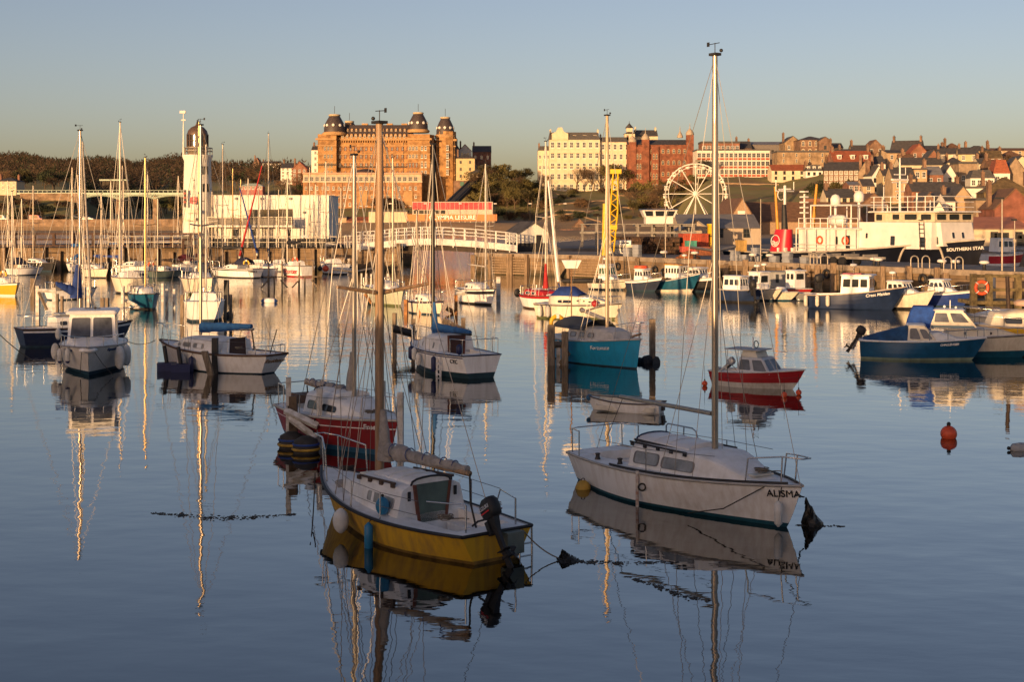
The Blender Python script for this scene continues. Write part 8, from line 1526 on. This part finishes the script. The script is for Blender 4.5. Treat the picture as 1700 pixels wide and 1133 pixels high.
house_on_deck(cc,(-1.9,1.9,1.7),(-2.3,2.3,2.0),ccz(361),ccz(349),SHW,(.1,.1,.1,.16,mat('navy roof',(.02,.04,.1),.5)),{'r': [(.05,.3,.15,.9),(.36,.64,.15,.9),(.7,.95,.15,.9)],'l': [(.1,.9,.2,.9)]},name='lookout',r=.03)
MB().box(-1.75,1.75,-1.6,1.6,ccz(372),ccz(361) - .003).build('lower_walls',SHW,cc); MB().box(-3.2,4.2,-2,2,ccz(376),ccz(372)).build('platform',mat('grey steel',(.25,.23,.2),.6,.3),cc)
for x in (-2.8,-.5,1.8,3.9): MB().box(x - .15,x + .15,-.3,.3,0,ccz(376)).build('platform_leg',MATS['grey steel'],cc)
ww_ = thing('steel_walkway','long grey steel walkway on posts left of the control cabin','walkway',(xat(1065,184),184,2.1)); MB().box(-8,7,-.8,.8,1.7,2.0).build('deck',MATS['grey steel'],ww_); MB().box(-8,7,-.8,-.7,2.9,3.0).build('handrail',MATS['grey steel'],ww_)
for i in range(9): MB().box(-7.8 + i * 1.8,-7.55 + i * 1.8,-.5,.3,0,3.0).build('support_post',MATS['grey steel'],ww_)
cr = MB()
for x in (-.35,0,.35): cr.tube([(x,-.28,0),(x,-.26,.22),(x,0,.4),(x,.26,.22),(x,.28,0)],.03,4)
for y_,z_ in ((-.28,.02),(.28,.02),(0,.4),(-.25,.24),(.25,.24)): cr.tube([(-.36,y_,z_),(.36,y_,z_)],.028,4)
cr0 = cr.build('lobster_pot',mat('tarry creel',(.07,.045,.03),.9,var=.5,scale=6)); n2 = MB(); n2.loft([[V((x,.25 * math.cos(q),.02 + .36 * math.sin(q))) for q in [math.pi * i / 5 for i in range(6)]] for x in (-.34,.34)]); n2.build('netting',mat('creel netting',(.11,.06,.035),.95,var=.5,scale=14),cr0)
T(cr0,'dark netted lobster pot in the long stack on the pier','lobster pot','stacked lobster pots'); g = random.Random(2); first = True
for i in range(150):
    px = g.uniform(1012,1128); lv = min(int(g.random() * 4),3); Y = 152 + g.uniform(-.6,1.6) - (px - 1060) * .045; p = V((xat(px,Y),Y,QZ + .02 + lv * .42)); rz_ = g.uniform(-.5,.5)
    if first: cr0.location = p; cr0.rotation_euler = (0,0,rz_); first = False
    else: dup(cr0,p,rz_,sc=1.25)
cr0.scale = (1.25,) * 3
def crate(px0,px1,py0,py1,Y,m_,label,name='fish_crate',dep=1.2,cat='crate',ribs=6):
    zb = zat(py0,Y); o = thing(name,label,cat,(xat((px0 + px1) / 2,Y),Y,zb),rad(6)); w_ = (px1 - px0) * Y / F / 2; h = (py0 - py1) * Y / F; b = MB(); b.box(-w_,w_,0,dep,0,h); b.build('box_body',m_,o)
    r = MB()
    for i in range(ribs): x = -w_ + 2 * w_ * (i + .5) / ribs; r.box(x - .05,x + .05,-.05,0,.05,h - .05)
    r.box(-w_ - .04,w_ + .04,-.06,dep + .05,h,h + .06); r.build('ribs',m_,o)
crate(1134,1177,413,389,149,mat('red container paint',(.42,.07,.03),.6,var=.2),'rust red shipping container on the pier below the control cabin','shipping_container',2.4,'container',14)
crate(1141,1157,410,401,146,mat('turquoise tub',(.08,.35,.28),.6),'turquoise fish tub on top of the red one'); crate(1132,1156,419,410.5,146,mat('faded red tub',(.5,.1,.07),.6),'faded red fish tub under the turquoise one'); crate(1225,1240,418,400,144,mat('yellow board',(.5,.32,.1),.8),'tan board crate beside the ship stern',ribs=3); crate(1160,1186,424,411,143,mat('rusty skip',(.3,.1,.04),.8,var=.4),'rusty open skip on the pier edge','skip',1.4,'skip',5)
p = thing('vent_pipe','thick yellow vent pipe standing beside the fish market','pipe',V((xat(1181,150),150,QZ))); MB().lathe([(.42,0),(.42,3.0),(.5,3.05),(.5,3.2)],n=14).build('pipe',YP,p)
for z_ in (.9,1.9): MB().ring((0,0,z_),.43,.05,(0,0,1),14,4).build('band',BLACK(),p)
def quay_p(px,back=1.2):
    A,B = (QB,QC) if px > 995 else (QA,QB); q = on_wall(px,A,B,-back); q.z = QZ + .012; return q
bd = thing('mooring_bollard','iron mooring bollard with a white cap along the pier edge','bollard',quay_p(1085),0,'bollards on the pier edge'); MB().lathe([(.22,0),(.2,.1),(.13,.15),(.13,.5),(.12,.55)],n=12).build('post',BLACK(),bd); MB().lathe([(.12,.5),(.34,.55),(.36,.66),(.28,.74),(.05,.77)],n=14).build('cap',SHW,bd)
for px in (1122,1218,1246,1330,1418,1443,1530,1552,1600,1682): dup(bd,quay_p(px,1.0 if px % 2 else 2.2))
hp0 = thing('ladder_hoop','pair of tall steel ladder hoops on the pier edge','ladder hoop',quay_p(1352,.5),0,'ladder hoops on the pier')
for s_ in (-.42,.42): MB().tube([(s_ - .28,0,0),(s_ - .28,0,.75)] + [(s_ - .28 * math.cos(q),0,.75 + .28 * math.sin(q)) for q in (.5,1.1,1.57,2.1,2.7)] + [(s_ + .28,0,.75),(s_ + .28,0,0)],.05,5).build('hoop',MATS['galvanised rail'],hp0)
for px in (1520,1575): dup(hp0,quay_p(px,.5))
tr = thing('boat_trailer','long galvanised boat trailer parked on the pier edge','trailer',quay_p(1360,2.6),math.atan2(-40,25.5)); 
for y_ in (-.6,.6): MB().box(-4,4,y_ - .08,y_ + .08,.55,.75).build('chassis_beam',MATS['galvanised rail'],tr)
for x in (-1.2,-.2,.8):
    for y_ in (-.85,.85): MB().lathe([(.36,-.1),(.36,.1)],(x,y_,.37),14,axis=V((0,1,0))).build('wheel',BLACK(),tr)
for x in (-3,-1,1,3): MB().box(x - .06,x + .06,-.8,.8,.76,.95).build('cross_bar',MATS['galvanised rail'],tr)
def lamp_post(px,top,base,label,back=1.0,arm=.6,r=.07):
    q = quay_p(px,back); h = zat(top,q.y) - q.z; o = thing('lamp_post',label,'lamp post',q); MB().tube([(0,0,0),(0,0,h)],[r,r * .6],8).build('pole',MATS['galvanised rail'],o); MB().box(-arm,.12,-.12,.12,h - .02,h + .1).build('lamp_head',BLACK(),o)
lamp_post(1648,330,450,'tall grey lamp post on the pier at the far right'); lamp_post(1672,366,450,'shorter thin lamp post right of the tall one',.8,.2,.05); lamp_post(1241,330,440,'thin lamp post on the pier by the ship stern',1.5,.2,.05); lamp_post(1063,308,420,'thin pole left of the control cabin',3,.3,.05); lamp_post(1345,420,440,'short signal pole by the trailer',.4,.1,.05); lamp_post(856,352,400,'twin floodlight pole behind the footbridge',6,.5,.06); lamp_post(931,360,400,'plain pole behind the white hut',6,.1,.05)
# boat ashore by the crane
o = thing('motor_boat','white cabin boat stored ashore on the pier left of the crane','motor boat',quay_p(972,5.5),rad(170)); o.matrix_basis = Matrix.Translation(quay_p(972,5.5) + V((0,0,.5))) @ Matrix.Rotation(rad(172),4,'Z'); H2 = Hull(2.9,1.3,.75,.6,rb=.4,rs=.05,tw=.85,tm=.4,p=2.3); H2.build(o,[CREAMH,WHITE(),WHITE(),NVB],stripe=(.45,.6),boot=.1,n=14); H2.build_deck(o,DECK()); cabin(H2,o,[(-1.2,.55,.5),(.4,.5,.45),(1.3,.25,.05)],DECK(),[(-1.0,-.2,.3,.75)],DECK(),GLASS(),fr=.02)
for x in (-.8,.7): MB().box(x - .08,x + .08,-.5,.5,-.5,.06).build('keel_block',TIMBER(),o)
# red boat beyond the ship's bow
launch('small red and white boat beyond the bow of the ship',1662,446,12,3.2,2.2,1.7,1.5,hull=WHITE(),stripe=(.35,.85),stripe_m=mat('red hull paint',(.5,.02,.03),.4),wh=((-.8,.9,.8),(-.7,.8,.7),1.7,3.0),fore=False,pw=72)
# timber jetty at the right with an orange lifebuoy
JT = mat('green stained jetty timber',(.17,.13,.06),.9,var=.5,scale=3,bump=.4); JY = 84.0; jt = thing('timber_jetty','green stained timber jetty with rails at the right edge','jetty',(xat(1616,JY),JY,0)); jz = lambda py: zat(py,JY); jx = lambda px: xat(px,JY) - jt.location.x
for px in (1616,1642,1690,1720): MB().box(jx(px) - .17,jx(px) + .17,-.17,.17,-1,jz(455)).build('jetty_pile',JT,jt)
for py in (458,481,502): MB().box(jx(1613),jx(1740),-.1,.1,jz(py + 3),jz(py - 2)).build('jetty_rail',JT,jt)
MB().box(jx(1613),jx(1740),.1,2.6,jz(506),jz(500)).build('deck',JT,jt); MB().tube([(jx(1640),0,.1),(jx(1612),.1,jz(500))],.1,5).build('brace',JT,jt)
lb = thing('lifebuoy','orange lifebuoy hanging on the jetty rail','lifebuoy',at(1630,478,83.7)); MB().ring((0,0,0),.36,.1,(0,1,0),22,8).build('ring',ORANGE(),lb)
for q in (.8,2.4,3.9,5.5): MB().ring((.36 * math.cos(q),0,.36 * math.sin(q)),.115,.03,(-math.sin(q),0,math.cos(q)),10,4).build('white_band',SHW,lb)
pb = thing('notice_box','white notice cabinet on a post behind the lifebuoy','cabinet',at(1645,500,86)); MB().box(-.3,.3,0,.25,.0,1.6).build('cabinet',mat('pale cabinet',(.5,.48,.42),.6),pb); MB().box(-.24,.24,-.03,0,.9,1.5).build('door',SHW,pb)
# people-free bustle: sea birds' perch pole, promenade lamp posts far behind
for i in range(12):
    px = 300 + i * 58; Y = 508; 
    if 480 < px < 1000: o = thing('street_lamp','thin dark street lamp on the far promenade','street lamp',(xat(px,Y - 30),Y - 30,4.3),0,'promenade lamps'); MB().tube([(0,0,-.5),(0,0,6)],.08,5).build('pole',BLACK(),o); MB().box(-.5,.5,-.15,.15,6,6.25).build('lamp_head',SHW,o)

# ================================================================ working clutter of the pier
t0 = None
for px in (1028,1090,1105,1150,1196,1256,1290,1330,1375,1405,1450,1490,1535,1548):
    A,B = QB,QC; p = on_wall(px,A,B,.22); p.z = RNG.uniform(.7,1.5)
    if t0 is None:
        t0 = thing('tyre_fender','old black tyre hung on the pier wall as a fender','tyre',p,math.atan2(-40,25.5),'tyres hung on the pier wall'); MB().ring((0,0,0),.3,.11,(0,1,0),18,7).build('tyre',BLACK(),t0); MB().tube([(0,0,.3),(0,.1,1.0)],.02,4).build('chain',ROPEK(),t0)
    else: dup(t0,p)
for px,l in ((1040,'iron ladder down the pier wall left of the tall mast'),(1398,'iron ladder down the pier wall behind the navy fishing boat'),(905,'iron ladder on the pier below the white hut')):
    A,B = (QB,QC) if px > 995 else (QA,QB); p = on_wall(px,A,B,.14); d = (B - A); o = thing('wall_ladder',l,'ladder',p,math.atan2(d.y,d.x))
    for x in (-.2,.2): MB().tube([(x,0,-.4),(x,0,QZ + .2)],.03,5).build('ladder_rail',MATS['dark iron'],o)
    for i in range(8): MB().tube([(-.2,0,.1 + i * .26),(.2,0,.1 + i * .26)],.022,4).build('rung',MATS['dark iron'],o)
fb = None
for i,(px,back,lv) in enumerate([(px_,b_,l_) for px_,b_,n_ in ((1012,2.2,3),(1022,2.6,4),(1192,2.0,3),(1200,2.4,2),(1212,3.0,4),(1262,1.6,2),(1275,2.2,3),(1310,1.8,2)) for l_ in range(n_)]):
    p = quay_p(px,back) + V((0,0,lv * .31))
    if fb is None:
        fb = thing('fish_box','plastic fish box stacked on the pier','fish box',p,-.9,'stacked fish boxes'); b = MB()
        for x0_,x1_,y0_,y1_,z0_,z1_ in ((-.4,.4,-.25,.25,0,.03),(-.4,.4,-.25,-.22,.03,.3),(-.4,.4,.22,.25,.03,.3),(-.4,-.37,-.22,.22,.03,.3),(.37,.4,-.22,.22,.03,.3)): b.box(x0_,x1_,y0_,y1_,z0_,z1_)
        b.build('box_body',mat('sun bleached fish box',(.3,.32,.36),.6,var=.4,scale=.4),fb); MB().box(-.43,.43,-.28,-.252,.26,.31).build('rim',MATS['sun bleached fish box'],fb)
    else: dup(fb,p,-.9 + RNG.uniform(-.2,.2))
for px,back,l,m_ in ((1205,5,'heap of dark green fishing net by the ship stern',mat('green net',(.03,.07,.04),.95,var=.6,scale=6)),(1228,4,'heap of black and brown nets on the pier behind the bollards',mat('brown net',(.06,.04,.03),.95,var=.6,scale=6)),(1100,3,'low heap of orange twine in front of the lobster pots',mat('orange twine',(.4,.14,.04),.95,var=.6,scale=6))):
    g = random.Random(px); o = thing('net_heap',l,'fishing net',quay_p(px,back)); m = MB()
    for j in range(46): a_ = g.random() * 6.28; r_ = g.random() ** .6 * 1.1; z_ = max(.08,.85 * (1 - r_ / 1.15)); m.tube([(r_ * math.cos(a_ + q * .5) + g.uniform(-.1,.1),r_ * .7 * math.sin(a_ + q * .5),z_ * (.7 + .3 * g.random())) for q in range(5)],g.uniform(.06,.13),5)
    m.build('net_folds',m_,o); MB().lathe([(1.05,-.02),(.9,.25),(.5,.6),(.1,.75)],n=12).build('net_core',m_,o)
